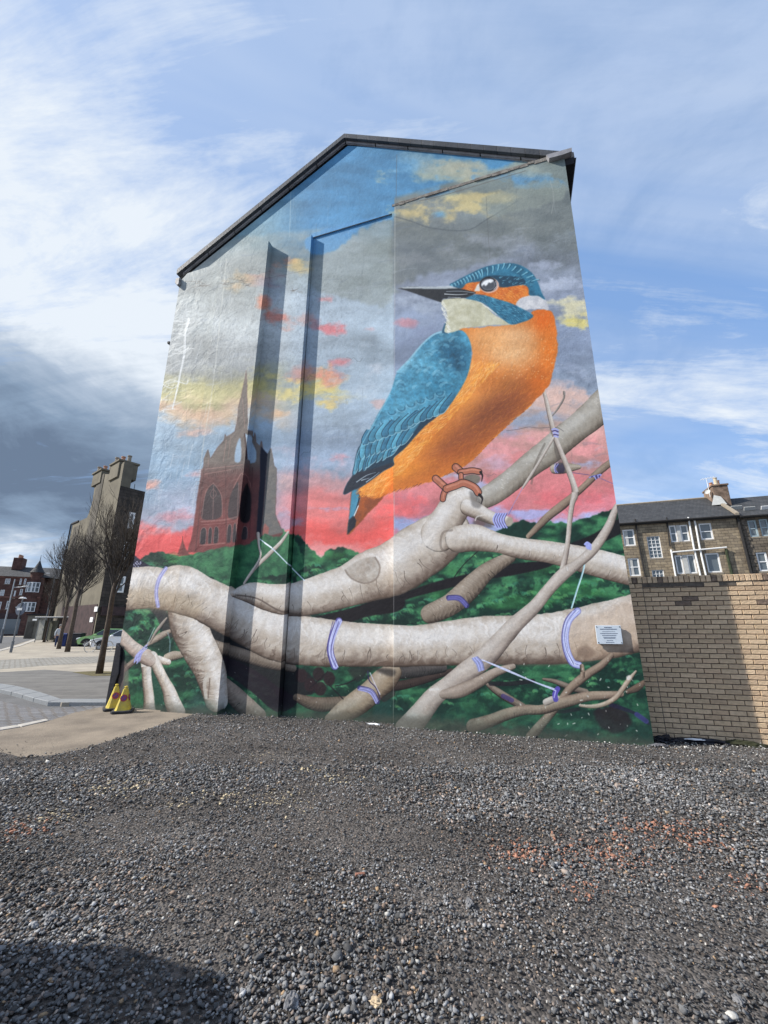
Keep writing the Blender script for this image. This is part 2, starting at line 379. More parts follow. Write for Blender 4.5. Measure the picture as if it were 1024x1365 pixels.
def rope(a, b, n=4, w=1.2, bulge=.25, c=col(178, 182, 232), d=col(52, 48, 110), spread=3.0, dirv=None, under=True):
    a = np.array(a, float); b = np.array(b, float); t = b-a; L = np.hypot(*t); nn = np.array([-t[1], t[0]])/L
    m = (a+b)/2+nn*L*bulge
    sp = np.array(dirv, float) if dirv is not None else nn
    if under: line([a-sp*spread*.15, m-sp*spread*.1+sp*spread*.0, b-sp*spread*.1], spread*.9+w, d, .85)
    for k in range(n):
        o = sp*spread*((k+.5)/n-.5)
        line([a+o, m+o*1.1, b+o], w, c*(.86+.2*(k % 2)), .95)
        line([a+o+sp*w*.45, m+o*1.1+sp*w*.45, b+o+sp*w*.45], w*.3, d, .6)
def hairs(sl, m, fn_dir, cols, n, ln, w=.8, a=.5, rng=prng):
    ys, xs = np.nonzero(m > .6)
    if len(ys) == 0: return
    k = rng.integers(0, len(ys), n); y = ys[k].astype(float); x = xs[k].astype(float)
    px = x/S_+OX+sl[1].start/S_; py = y/S_+OY+sl[0].start/S_
    dx, dy = fn_dir(px, py); j = rng.normal(0, .28, n)
    dx, dy = dx*np.cos(j)-dy*np.sin(j), dx*np.sin(j)+dy*np.cos(j)
    L = ln*S_*rng.uniform(.5, 1.4, n); ci = rng.integers(0, len(cols), n); CC = np.array(cols)[ci]
    sub = CV[sl]; H_, W_ = m.shape; A = a*rng.uniform(.4, 1, n)
    steps = int(ln*S_*1.5)+2; off = [0.] if w*S_ < 1.5 else np.arange(-(w*S_-1)/2, (w*S_-1)/2+.1, 1.)
    for q in range(steps):
        f = q/steps
        for o in off:
            xi = np.round(x+dx*L*f-dy*o).astype(int); yi = np.round(y+dy*L*f+dx*o).astype(int)
            ok = (xi >= 0) & (yi >= 0) & (xi < W_) & (yi < H_)
            ok[ok] &= m[yi[ok], xi[ok]] > .4
            aa = (A*(1-.5*abs(f-.5)*2))[ok][:, None]
            sub[yi[ok], xi[ok]] = sub[yi[ok], xi[ok]]*(1-aa)+CC[ok]*aa

def paint_mural():
    g = lambda *c: col(*c)
    X, Y = PXX, PYY
    # --- sky, from top to bottom, cloud edges bent by noise
    yw = Y+(N1-.5)*70+(N3-.5)*12
    left = (1-sstep(330, 420, X))[..., None]; right = sstep(524.5, 525.5, X)[..., None]
    def grad(stops, yy):
        o = np.zeros_like(CV); o[:] = stops[0][1]
        for (ya, ca), (yb, cb) in zip(stops, stops[1:]):
            t = sstep(ya, yb, yy)[..., None]; o = o*(1-t)+cb*t
        return o
    L = grad([(300, g(150, 172, 176)), (360, g(158, 164, 162)), (480, g(170, 175, 176)), (520, g(176, 170, 126)), (548, g(192, 168, 142)), (572, g(150, 172, 190)), (640, g(138, 164, 186)), (690, g(160, 165, 182)), (712, g(214, 112, 112)), (760, g(216, 108, 106))], yw)
    M = grad([(300, g(84, 142, 186)), (340, g(142, 156, 160)), (400, g(154, 168, 180)), (520, g(160, 176, 190)), (600, g(150, 168, 190)), (630, g(204, 160, 164)), (680, g(222, 128, 126)), (716, g(228, 102, 98)), (738, g(204, 176, 178))], yw)
    R = grad([(230, g(128, 140, 138)), (300, g(120, 128, 130)), (380, g(134, 143, 160)), (470, g(130, 143, 166)), (520, g(148, 162, 182)), (548, g(196, 168, 158)), (590, g(206, 156, 150)), (640, g(212, 130, 132)), (680, g(210, 128, 138)), (706, g(160, 172, 214))], yw+(N6-.5)*30)
    base = M*(1-left)+L*left; base = base*(1-right)+R*right
    # blue gable peak
    edge = np.where(X > 525.5, 268-(X-527)*.2825, 330-(X-240)*.12)
    topm = sstep(0, 8, edge+(N3-.5)*np.where(X > 525.5, 0, 8)-Y)[..., None]
    peak = g(82, 140, 182)*(1-left*.75)+g(146, 172, 176)*left*.75
    base = base*(1-topm)+peak*topm
    var = ((N1-.5)*.30+(N7-.5)*.42+(N2-.5)*.14+(N3-.5)*.08)[..., None]
    CV[:] = np.clip(base*(1+var), 0, 1)
    # ridge of the grey cloud in the middle panel
    fill([(414, 350), (440, 338), (462, 326), (482, 306), (500, 298), (524, 294), (524, 400), (470, 400), (414, 380)], g(128, 137, 136), .85, 3, rough=7, c2=g(150, 160, 162))
    fill([(416, 312), (524, 283), (524, 292), (495, 296), (478, 306), (455, 328), (416, 340)], g(88, 148, 196), .8, 2, rough=3)
    for x, y, rx, ry, c, a in [(590, 232, 50, 13, g(178, 172, 142), .7), (560, 214, 30, 12, g(120, 150, 165), .8), (625, 222, 40, 10, g(166, 162, 142), .65), (540, 225, 14, 12, g(96, 148, 184), .8), (582, 250, 26, 9, g(84, 142, 184), .7),
            (553, 285, 26, 12, g(188, 172, 126), .9), (630, 275, 40, 15, g(196, 180, 130), .85), (600, 290, 22, 10, g(196, 178, 128), .8), (586, 288, 12, 6, g(92, 146, 186), .8), (692, 240, 34, 10, g(92, 140, 176), .85), (660, 262, 30, 9, g(176, 164, 124), .7), (700, 225, 30, 8, g(150, 158, 148), .7)]:
        cloud(x, y, rx, ry, c, a)
    fill([(526, 290), (548, 296), (575, 306), (622, 309), (655, 290), (700, 266), (735, 262), (765, 258), (770, 300), (730, 318), (690, 330), (640, 352), (570, 366), (526, 374)], g(96, 104, 106), .75, 4, rough=8, c2=g(122, 128, 126))
    line([(526, 289), (548, 295), (575, 304), (622, 307), (650, 292), (690, 268)], 2, g(84, 92, 96), .5)
    fill([(648, 262), (735, 240), (752, 262), (700, 280), (652, 286)], g(142, 150, 142), .55, 2, rough=4)
    for x, y, rx, ry, c, a in [(735, 383, 26, 9, g(176, 184, 200), .9), (748, 398, 22, 14, g(140, 150, 170), .8), (720, 352, 26, 5, g(160, 168, 186), .7), (765, 418, 24, 15, g(206, 200, 168), .95), (768, 428, 20, 8, g(204, 192, 120), .9),
            (560, 405, 24, 10, g(168, 178, 192), .6), (543, 430, 14, 6, g(208, 128, 132), .6), (770, 500, 22, 20, g(150, 160, 180), .5), (580, 450, 40, 14, g(118, 126, 150), .5), (680, 330, 60, 14, g(150, 156, 172), .35), (560, 345, 40, 10, g(130, 134, 138), .4)]:
        cloud(x, y, rx, ry, c, a)
    # pink and yellow puffs left and middle
    for x, y, rx, ry, c, a in [(440, 440, 16, 8, g(206, 112, 118), .85), (456, 442, 12, 7, g(210, 120, 124), .8), (433, 400, 12, 5, g(206, 120, 120), .7), (457, 484, 12, 6, g(206, 122, 126), .8), (420, 432, 8, 12, g(190, 120, 126), .5), (410, 425, 14, 10, g(196, 140, 128), .5), (492, 440, 12, 5, g(196, 140, 140), .5),
            (430, 520, 34, 18, g(206, 190, 122), .95), (402, 500, 20, 10, g(200, 130, 120), .6), (445, 505, 14, 10, g(206, 120, 116), .6), (442, 535, 18, 8, g(204, 180, 120), .8), (457, 608, 14, 7, g(214, 150, 156), .85), (502, 492, 16, 12, g(186, 190, 198), .6), (480, 520, 26, 14, g(170, 182, 192), .6), (505, 538, 10, 5, g(206, 164, 156), .6),
            (345, 370, 30, 14, g(190, 142, 128), .6), (322, 372, 18, 14, g(184, 164, 124), .55), (350, 402, 8, 12, g(208, 136, 110), .9), (378, 347, 18, 8, g(204, 132, 104), .85), (395, 352, 16, 10, g(196, 170, 112), .75), (372, 425, 16, 8, g(206, 120, 104), .75), (385, 440, 14, 7, g(202, 140, 126), .7), (360, 380, 18, 16, g(130, 145, 170), .4),
            (228, 690, 34, 9, g(196, 132, 140), .7), (198, 648, 16, 8, g(214, 158, 142), .85), (262, 632, 16, 7, g(206, 160, 160), .7), (382, 640, 18, 12, g(210, 170, 166), .7), (352, 510, 24, 12, g(186, 176, 120), .8), (386, 525, 26, 14, g(206, 190, 124), .85), (372, 552, 16, 8, g(206, 168, 132), .8), (300, 525, 40, 16, g(182, 174, 124), .6), (262, 556, 40, 14, g(196, 162, 138), .6), (262, 575, 22, 8, g(214, 164, 140), .6),
            (430, 678, 30, 4, g(150, 162, 196), .7), (385, 690, 16, 14, g(150, 170, 196), .6), (505, 590, 20, 12, g(150, 168, 186), .5), (460, 570, 40, 14, g(158, 172, 184), .5)]:
        cloud(x, y, rx, ry, c, a)
    fill([(176, 745), (186, 720), (210, 712), (240, 710), (262, 702), (266, 745)], g(224, 90, 90), .8, 2.5, rough=4)
    fill([(384, 716), (420, 706), (470, 712), (526, 704), (526, 742), (470, 746), (430, 742), (400, 728)], g(230, 94, 90), .5, 4, rough=5)
    # right of the bird: cream, lilac and rose bands
    for x, y, rx, ry, c, a in [(770, 530, 30, 14, g(212, 176, 162), .8), (735, 510, 26, 8, g(190, 170, 168), .6), (700, 560, 40, 10, g(140, 154, 176), .8), (690, 545, 20, 6, g(186, 186, 196), .5), (720, 585, 30, 12, g(216, 160, 156), .8), (665, 575, 26, 8, g(140, 152, 178), .7), (655, 600, 40, 16, g(218, 150, 152), .8), (660, 618, 30, 7, g(190, 160, 178), .7),
            (780, 600, 26, 10, g(222, 150, 150), .8), (775, 618, 34, 6, g(158, 160, 184), .9), (745, 650, 60, 16, g(212, 124, 128), .75), (770, 668, 50, 14, g(214, 108, 114), .7), (700, 640, 40, 10, g(220, 140, 144), .7), (590, 628, 22, 10, g(158, 180, 208), .9), (570, 650, 34, 14, g(222, 140, 142), .8), (640, 650, 14, 8, g(160, 178, 212), .8), (545, 680, 30, 18, g(230, 104, 104), .7), (705, 690, 40, 9, g(160, 170, 216), .85), (665, 700, 30, 9, g(168, 180, 222), .8), (735, 704, 30, 6, g(156, 170, 210), .7)]:
        cloud(x, y, rx, ry, c, a)
    rs = np.random.default_rng(77)
    for k in range(260):
        x = rs.uniform(200, 800); y = rs.uniform(300, 640); l = rs.uniform(8, 34)
        s2 = 1 if rs.random() < .6 else 0
        line([(x, y), (x+l*.5, y-rs.uniform(0, 5)), (x+l, y-rs.uniform(-3, 7))], rs.uniform(1.5, 6), g(176, 184, 194) if s2 else g(104, 116, 134), rs.uniform(.06, .2), .6)
    # dry-brush grey speckle high on the left, pale streaks down the corner
    sp = sstep(.52, .72, N4)*(1-sstep(430, 520, X))*(1-sstep(480, 540, Y))*sstep(330, 370, Y)
    CV[:] = CV*(1-.09*sp[..., None])
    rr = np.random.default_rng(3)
    pale_streak = [(252, 425), (247, 445), (246, 470), (241, 495), (236, 520), (230, 545)]
    line(pale_streak, 3.4, g(226, 228, 228), .75, 2)
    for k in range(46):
        q = pale_streak[rr.integers(0, 6)]; x = q[0]+rr.normal(0, 5); y = q[1]+rr.uniform(-14, 20)
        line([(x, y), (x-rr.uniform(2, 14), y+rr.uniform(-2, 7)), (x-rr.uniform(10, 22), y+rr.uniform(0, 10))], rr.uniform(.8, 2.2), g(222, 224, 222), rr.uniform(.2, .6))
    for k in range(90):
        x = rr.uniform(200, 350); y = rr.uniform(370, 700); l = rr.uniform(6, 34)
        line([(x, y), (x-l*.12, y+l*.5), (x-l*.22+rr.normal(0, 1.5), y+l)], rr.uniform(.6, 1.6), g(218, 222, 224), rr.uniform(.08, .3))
    line([(302, 345), (292, 440), (283, 520), (270, 600), (262, 690)], 1.6, g(206, 206, 196), .35)
    for x, y in [(265, 377), (270, 380), (300, 378), (322, 374), (328, 380), (395, 388)]:
        for k in range(7): line([(x+rr.normal(0, 4), y+rr.normal(0, 1.5)), (x+rr.normal(0, 6), y+rr.normal(0, 2.5))], .7, g(90, 84, 80), .5)
    for p, w, cc, a in ([[(529, 206), (528, 267)], .9, g(90, 100, 110), .6], [[(388, 252), (387, 285), (386, 316)], .9, g(170, 190, 196), .5], [[(648, 262), (650, 300), (653, 345)], .7, g(90, 92, 92), .5], [[(733, 240), (738, 262), (735, 285)], .7, g(170, 172, 168), .5],
                        [[(300, 378), (330, 375), (352, 372), (410, 360)], .6, g(84, 84, 84), .4], [[(560, 268), (600, 258), (660, 240), (700, 228)], 1.2, g(96, 90, 84), .5], [[(245, 420), (250, 600)], .6, g(110, 114, 116), .25]):
        line(p, w, cc, a)
    rs = np.random.default_rng(91)
    for k in range(150):      # rain streaks and hairline crazing
        x = rs.uniform(230, 770); y = rs.uniform(240, 640); l = rs.uniform(8, 50)
        line([(x, y), (x+rs.normal(0, .8), y+l*.5), (x-(x-525)*-.0006*l, y+l)], rs.uniform(.5, 1.6), g(80, 86, 92) if rs.random() < .5 else g(196, 200, 204), rs.uniform(.05, .16), .4)
    for k in range(16):
        x, y = rs.uniform(260, 770), rs.uniform(260, 900); q = [(x, y)]
        for j in range(6): q.append((q[-1][0]+rs.uniform(1, 7), q[-1][1]+rs.normal(0, 3)))
        line(q, .55, g(60, 60, 62), .35, curve=False)
    # --- foliage
    G0, G1, G2, G3 = g(20, 50, 42), g(38, 86, 62), g(64, 124, 84), g(108, 162, 108)
    top = [(140, 752), (176, 750), (186, 746), (198, 738), (212, 734), (228, 738), (240, 741), (262, 737), (288, 729), (308, 724), (330, 722), (343, 715), (352, 708), (366, 712), (379, 706), (390, 712), (402, 717), (410, 728), (420, 736), (427, 744), (436, 736), (452, 729), (468, 733), (480, 739), (496, 742), (520, 745), (640, 722), (652, 708), (664, 708), (680, 700), (696, 694), (708, 697), (719, 699), (733, 696), (748, 696), (760, 698), (775, 691), (788, 688), (800, 684), (812, 680), (823, 674), (900, 660), (900, 1020), (120, 1020)]
    sl, m = mask(top, False, .7, rough=3.5)
    cl = fbm(34, 2, 1.5, .8)[sl]; cl2 = fbm(16, 2, 1.5, .7)[sl]
    t = np.clip((cl-.5)*2.8+(cl2-.5)*1.1+.36, 0, 1)
    ylow = sstep(850, 960, PYY[sl]); t = t*(1-.35*ylow)
    c = np.where((t < .5)[..., None], G0+(G1-G0)*(t*2)[..., None], G1+(G2-G1)*((t-.5)*2)[..., None])
    c = c*(1+((N4[sl]-.5)*.16+(N3[sl]-.5)*.2)[..., None])
    put(sl, m, np.clip(c, 0, 1))
    rr = np.random.default_rng(9)
    for k in range(620):       # curved leaf dabs
        x = rr.uniform(160, 860); y = rr.uniform(728, 860) if rr.random() < .8 else rr.uniform(860, 975)
        if 528 < x < 640 and y < 760 and rr.random() < .8: continue
        if y < np.interp(x, [176, 212, 300, 352, 400, 427, 455, 520, 640, 660, 700, 760, 823, 860], [756, 742, 732, 720, 730, 752, 740, 752, 735, 716, 706, 704, 686, 680]): continue
        l = rr.uniform(3, 11); an = rr.uniform(-.9, .5)
        cc = [G2, G3*.85, g(48, 112, 84), g(22, 60, 48), G0, g(66, 130, 104)][rr.integers(0, 6)]
        line([(x, y), (x+l*.5*math.cos(an), y+l*.5*math.sin(an)-1.5), (x+l*math.cos(an), y+l*math.sin(an))], rr.uniform(2, 6.5), cc, rr.uniform(.15, .45), .6)
    for k in range(300):
        x = rr.uniform(165, 850); y = rr.uniform(735, 850) if rr.random() < .75 else rr.uniform(850, 950)
        if y < np.interp(x, [176, 212, 300, 352, 400, 427, 455, 520, 640, 660, 700, 760, 823, 860], [756, 742, 734, 722, 732, 754, 742, 754, 737, 718, 708, 706, 688, 682])+4: continue
        r = rr.uniform(6, 15); a0 = rr.uniform(2.6, 3.6)
        cloud(x+1, y+r*.55, r*1.2, r*.7, g(15, 40, 36), .55, .4, N3)
        for j in range(7):
            aa = a0+rr.uniform(0, 2.6); q = (x+r*math.cos(aa), y+r*.6*math.sin(aa)); l = rr.uniform(3.5, 8)
            line([q, (q[0]+l*.6, q[1]-l*.1), (q[0]+l, q[1]+l*.35)], rr.uniform(2.2, 5.5), [g(80, 150, 98), g(58, 128, 90), g(110, 170, 108), g(66, 138, 110)][rr.integers(0, 4)], rr.uniform(.25, .55), 1.2)
    for x, y, rx, ry in [(425, 748, 14, 8), (455, 742, 22, 9), (735, 790, 40, 12), (690, 800, 34, 12), (790, 790, 20, 8), (720, 760, 22, 10), (575, 785, 26, 10), (232, 748, 20, 8), (350, 740, 16, 10), (600, 760, 16, 8)]:
        cloud(x, y, rx, ry, g(66, 138, 72), .4)
    # dark hill at far left with lights
    fill([(174, 742), (177, 738), (184, 744), (196, 752), (205, 757), (170, 765)], g(30, 30, 52), 1, .6, curve=False)
    for k in range(22): line([(x := rr.uniform(176, 192), y := rr.uniform(748, 757)), (x+.8, y+.6)], .9, g(190, 190, 215), .8)
    # --- cathedral (red stone crown steeple)
    body = ZC([(95, 1250), (118, 1180), (130, 1130), (150, 980), (165, 860), (178, 790), (186, 720), (202, 690), (205, 640), (230, 580), (245, 640), (300, 560), (335, 520), (340, 480), (350, 500), (405, 465), (418, 400), (430, 300), (452, 210), (470, 130), (480, 60), (484, 130), (486, 260), (488, 455), (505, 480), (530, 505), (535, 470), (545, 535), (570, 560), (577, 520), (590, 590), (615, 612), (628, 600), (640, 570), (662, 690), (676, 706), (675, 840), (668, 1000), (690, 1060), (720, 1120), (700, 1180), (560, 1190), (400, 1230), (180, 1250)])
    sl, m = fill(body, g(108, 66, 64), 1, .5, curve=False, rough=.6, c2=g(92, 58, 58), n=N3)
    up = m*(1-sstep(612, 642, PYY[sl])); put(sl, up, g(108, 98, 92)*(.85+.3*N3[sl][..., None]))
    red = m*sstep(655, 700, PYY[sl])*(1-sstep(335, 345, PXX[sl])); put(sl, red, g(132, 66, 66), .6)
    fill(ZC([(575, 560), (618, 612), (606, 760), (590, 960), (575, 1130), (545, 1145), (556, 960), (570, 760), (568, 640)]), g(28, 30, 46), 1, .5, curve=False)
    fill(ZC([(640, 570), (662, 690), (676, 706), (675, 840), (668, 1000), (690, 1060), (720, 1120), (640, 1140), (575, 1140), (592, 960), (606, 760), (618, 612)]), g(112, 108, 104), 1, .5, curve=False, c2=g(98, 98, 98), n=N3)
    fill(ZC([(580, 1110), (600, 1060), (628, 1090), (622, 1130), (585, 1140)]), g(150, 92, 86), .9, .5, curve=False)
    for p in ([(404, 657), (412, 570), (437, 505), (446, 560), (442, 655)], [(462, 480), (480, 520), (478, 640), (494, 668), (530, 668), (543, 650), (544, 595), (520, 540), (490, 488)]):
        fill(ZC(p), g(150, 172, 192), 1, .4)
    line(ZC([(468, 480), (476, 560), (480, 655)]), 2.2, g(70, 52, 52), 1)
    dk = g(46, 46, 52)
    for p in ([(192, 1032), (200, 930), (225, 850), (265, 806), (300, 850), (318, 900), (312, 1020)], [(362, 1020), (372, 900), (400, 830), (430, 800), (430, 1010)]):
        fill(ZC(p), dk, .75, .5)
    fill(ZC([(440, 1040), (446, 900), (470, 830), (490, 812), (512, 900), (498, 1045)]), g(20, 18, 24), .95, .5)
    for p in ([(178, 1190), (184, 1110), (205, 1088), (220, 1110), (214, 1190)], [(230, 1188), (234, 1110), (246, 1086), (258, 1108), (252, 1186)], [(266, 1186), (272, 1100), (285, 1082), (300, 1104), (296, 1180)], [(352, 1180), (358, 1090), (372, 1066), (384, 1090), (378, 1176)], [(388, 1176), (396, 1080), (412, 1064), (416, 1170)], [(446, 1160), (456, 1096), (470, 1080), (486, 1096), (484, 1160)]):
        fill(ZC(p), dk, .9, .4)
        line(ZC(p)[:5], .9, g(176, 140, 132), .5)
    for p, w in ([[(190, 1030), (215, 860), (265, 800)], 1.2], [[(265, 800), (318, 880), (322, 1020)], 1.2], [[(268, 815), (262, 1030)], 1.0], [[(265, 835), (285, 870), (262, 900), (245, 870), (265, 838)], .9], [[(188, 1050), (340, 1038), (415, 1020)], 2.2], [[(186, 1072), (340, 1058), (415, 1045)], .8], [[(178, 1205), (340, 1190)], 2], [[(188, 712), (380, 690), (455, 680)], 1.2], [[(205, 742), (380, 712)], 1.2],
            [[(395, 830), (440, 745), (455, 735)], 1.2], [[(455, 740), (500, 790), (515, 850)], 1], [[(232, 640), (232, 700)], .8], [[(350, 520), (330, 660)], 1.0], [[(380, 500), (360, 640)], .8], [[(455, 250), (470, 440)], .8], [[(430, 800), (415, 1180)], 1]):
        line(ZC(p), w, g(178, 136, 126), .42)
    for p in ([(345, 690), (350, 1190)], [(205, 700), (150, 1240)], [(520, 700), (500, 1160)]): line(ZC(p), 1.6, g(70, 44, 46), .45)
    for x in np.linspace(235, 455, 16): line(ZC([(x, 745-(x-235)*.18), (x, 757-(x-235)*.18)]), .8, g(70, 40, 42), .7)
    for yb in range(1000, 700, -26): line(ZC([(150, yb), (205, yb-4)]), .5, g(90, 50, 50), .4); line(ZC([(325, yb), (355, yb-4)]), .5, g(90, 50, 50), .4)
    fill([(236, 741), (240, 730), (243.5, 719), (247, 730), (253, 740)], g(116, 66, 64), 1, .5, curve=False); line([(243.6, 722), (243.6, 715)], .8, g(80, 50, 50))
    # bushes in front of the cathedral base
    fill([(240, 744), (262, 738), (288, 731), (308, 727), (330, 725), (345, 718), (352, 712), (366, 716), (378, 712), (392, 716), (400, 760), (300, 770), (240, 760)], G1, .92, .8, rough=4, c2=G2, n=N3)
    # --- black gaps between the boughs
    K = g(22, 20, 26)
    fill(ZL([(700, 372), (800, 345), (880, 322), (985, 290), (1020, 300), (1020, 330), (985, 350), (900, 362), (830, 385), (760, 392)]), K, 1, .8)
    fill(ZR([(-20, 360), (60, 345), (200, 298), (320, 268), (440, 238), (600, 225), (590, 246), (480, 272), (380, 288), (250, 318), (120, 352), (30, 388), (-20, 396)]), K, 1, .8)
    fill(ZR([(655, 172), (740, 135), (840, 78), (850, 120), (780, 160), (720, 180)]), K, .95, .8)
    line(ZR([(350, 192), (300, 240), (270, 280)]), 1.2, K, .9)
    fill(ZL([(300, 368), (360, 395), (420, 425), (500, 470), (600, 520), (700, 560), (720, 620), (600, 640), (560, 600), (470, 540), (400, 520), (360, 460)]), g(24, 24, 30), .92, 1.5, rough=2)
    fill(ZL([(395, 500), (500, 540), (600, 610), (660, 650), (590, 690), (500, 620), (430, 570), (395, 560)]), g(30, 22, 34), .9, 1.5)
    fill(ZA([(480, 205), (600, 200), (690, 370), (680, 480), (600, 420), (540, 300)]), g(48, 46, 50), .9, 1)
    # --- shaded background boughs
    SH = dict(light=col(140, 128, 116), mid=col(104, 92, 82), dark=col(40, 34, 34))
    bough(ZR([(190, 405, 34), (260, 372, 38), (320, 320, 38), (380, 262, 30), (460, 212, 20)]), light=col(165, 152, 138), mid=col(128, 114, 100), dark=col(62, 52, 46), seed=1)
    bough(ZL([(330, 440, 16), (390, 470, 22), (470, 495, 22), (560, 522, 20), (640, 540, 14)]), rings=.8, seed=2, **SH)
    bough(ZL([(400, 580, 16), (430, 620, 30), (470, 660, 34), (520, 700, 30)]), seed=3, light=col(150, 138, 128), mid=col(116, 104, 96), dark=col(52, 44, 42))
    bough(ZL([(655, 640, 14), (720, 662, 24), (800, 660, 24), (860, 650, 18)]), seed=4, light=col(120, 106, 94), mid=col(90, 78, 68), dark=col(36, 32, 32))
    bough(ZR([(0, 655, 10), (70, 652, 16), (160, 632, 14), (260, 600, 9)]), seed=5, light=col(70, 58, 54), mid=col(52, 42, 40), dark=col(26, 22, 24))
    bough(ZR([(60, 610, 20), (140, 600, 22), (230, 590, 16)]), seed=6, light=col(90, 84, 82), mid=col(60, 58, 58), dark=col(26, 26, 28), spots=0)
    bough(ZQ([(360, 535, 8), (430, 550, 14), (520, 585, 18), (600, 606, 16)]), seed=31, **SH)
    bough(ZQ([(40, 565, 10), (90, 600, 20), (160, 645, 22), (240, 690, 20)]), seed=32, **SH)
    line(ZQ([(60, 560), (180, 560), (300, 545)]), 6, g(30, 26, 34), .8); line(ZQ([(380, 700), (450, 720), (560, 705)]), 5, g(26, 24, 32), .7)
    fill(ZQ([(650, 720), (720, 690), (800, 700), (860, 760), (830, 820), (740, 840), (670, 790)]), g(36, 20, 28), .85, 3, rough=3)
    line(ZQ([(740, 680), (820, 705), (900, 740), (960, 790)]), 6, g(30, 24, 52), .8, 3); line(ZQ([(890, 735), (945, 775)]), 6.5, g(62, 56, 130), .8)
    line(ZQ([(130, 630), (180, 655)]), 6, g(60, 50, 110), .7)
    # stump below the big bough, clover
    bough(ZM([(600, 960, 60), (545, 1010, 82), (470, 1080, 78), (380, 1150, 80), (290, 1210, 70), (200, 1260, 40)]), seed=8, light=col(184, 172, 156), mid=col(150, 134, 114), dark=col(66, 54, 46), rings=.5)
    fill(ZM([(330, 930), (600, 935), (600, 985), (520, 960), (470, 940), (380, 1010), (340, 990)]), g(40, 38, 40), .75, 3)
    fill(ZM([(480, 1180), (600, 1120), (600, 1270), (470, 1270)]), g(28, 62, 58), .95, 3, curve=False)
    line(ZM([(545, 1130), (600, 1095)]), 8, g(44, 42, 44), .8)
    for dx, dy in ((-55, 20), (0, -50), (70, -20), (12, 45), (-110, -40)):
        fill(ZM([(120+dx+38*math.cos(t), 1018+dy+46*math.sin(t)) for t in np.linspace(0, 6, 9)]), g(40, 26, 32), .9, .8)
    for p in ([(230, 1045), (300, 1030), (360, 1000)], [(190, 1040), (240, 1090), (280, 1130)], [(60, 1060), (130, 1000), (180, 950)]): line(ZM(p), 1.6, g(24, 20, 28), .8)
    rope(ZM([(385, 1062)])[0], ZM([(500, 1150)])[0], 4, 1.3, -.2, spread=6)
    line(ZM([(440, 950), (450, 1010), (495, 1060), (520, 1130)]), 1.3, g(50, 40, 80)); line(ZM([(455, 960), (490, 1040), (520, 1100)]), 1.1, g(200, 200, 215))
    # --- main boughs
    bough(ZA([(200, 800, 24), (300, 720, 26), (400, 640, 24)]), seed=10, light=col(150, 134, 120), mid=col(104, 90, 82), dark=col(40, 36, 36))
    bough(ZA([(430, 560, 8), (520, 500, 26), (600, 450, 30), (660, 420, 18)]), seed=11, light=col(176, 164, 150), mid=col(140, 126, 114), dark=col(60, 54, 50))
    bough(ZA([(480, 520, 6), (530, 430, 14), (590, 350, 14), (630, 300, 8)]), seed=12, light=col(170, 160, 150), mid=col(126, 116, 108), dark=col(50, 46, 48))
    line(ZA([(455, 530), (500, 430), (520, 390)]), 1.2, g(170, 180, 190), .7); line(ZA([(640, 430), (660, 520), (655, 620)]), 1.6, g(130, 150, 160), .6)
    bough(ZA([(640, 660, 40), (700, 640, 42), (760, 635, 30)]), seed=13, light=col(176, 164, 150), mid=col(140, 126, 110), dark=col(56, 48, 46))
    bough(ZA([(560, 670, 30), (600, 690, 34), (640, 700, 30)]), seed=14)
    bough(ZA([(450, 640, 62), (445, 760, 46), (455, 900, 46), (470, 1020, 50), (475, 1130, 60)]), seed=15, rings=.35)
    bough(ZA([(500, 650, 50), (545, 750, 50), (600, 860, 50), (650, 960, 60), (680, 1060, 74), (720, 1150, 80)]), seed=16, rings=.35)
    fill(ZA([(492, 740), (510, 800), (560, 900), (590, 990), (600, 1080), (580, 1140), (530, 1130), (515, 1000), (498, 860)]), g(34, 74, 60), 1, 1)
    bough(ZA([(150, 380, 40), (220, 470, 58), (310, 560, 62), (400, 630, 70), (470, 680, 60)]), seed=17, rings=.25, light=col(196, 186, 178), mid=col(176, 158, 146), dark=col(104, 88, 80))
    rope(ZA([(430, 565)])[0], ZA([(360, 680)])[0], 6, 1.6, .12, spread=15, dirv=(-.6, .55), under=False)
    rope(ZA([(440, 580)])[0], ZA([(372, 700)])[0], 4, 1.3, .12, spread=9, dirv=(-.6, .55), under=False)
    # descending bough
    bough(ZL([(255, 330, 44), (285, 400, 62), (320, 470, 62), (350, 530, 56), (368, 590, 48), (380, 650, 40)]), seed=18, rings=1)
    line(ZL([(352, 560), (340, 590), (345, 640)]), 6, g(196, 190, 180), .8, 4); line(ZL([(358, 575), (352, 640)]), 1.6, g(110, 96, 86), .8)
    fill(ZA([(880, 980), (960, 1040), (1010, 1080), (1060, 1150), (860, 1170)]), g(70, 110, 104), .5, 8)
    # the big horizontal bough
    bough(ZL([(10, 285, 74), (70, 272, 72), (150, 264, 72), (210, 272, 72), (262, 272, 84), (330, 300, 76), (430, 350, 80), (500, 385, 84), (590, 428, 88), (700, 448, 84), (840, 458, 76), (985, 463, 72), (1080, 462, 70), (1200, 452, 78), (1300, 446, 84), (1420, 444, 84), (1560, 434, 90), (1700, 412, 98), (1860, 372, 100)]), seed=20, rings=.8)
    # tan underside wash near the left end and the right end
    sl, m = mask(ZL([(70, 270), (250, 285), (330, 330), (300, 372), (215, 345), (100, 338)]), soft=8); put(sl, m, g(176, 156, 128), .45)
    sl, m = mask(ZR([(650, 440), (760, 400), (890, 360), (905, 500), (780, 555), (650, 560)]), soft=8); put(sl, m, g(186, 160, 136), .55)
    fill(ZR([(690, 525), (720, 515), (750, 530), (730, 555), (695, 548)]), g(120, 100, 86), .6, 3, rough=2)
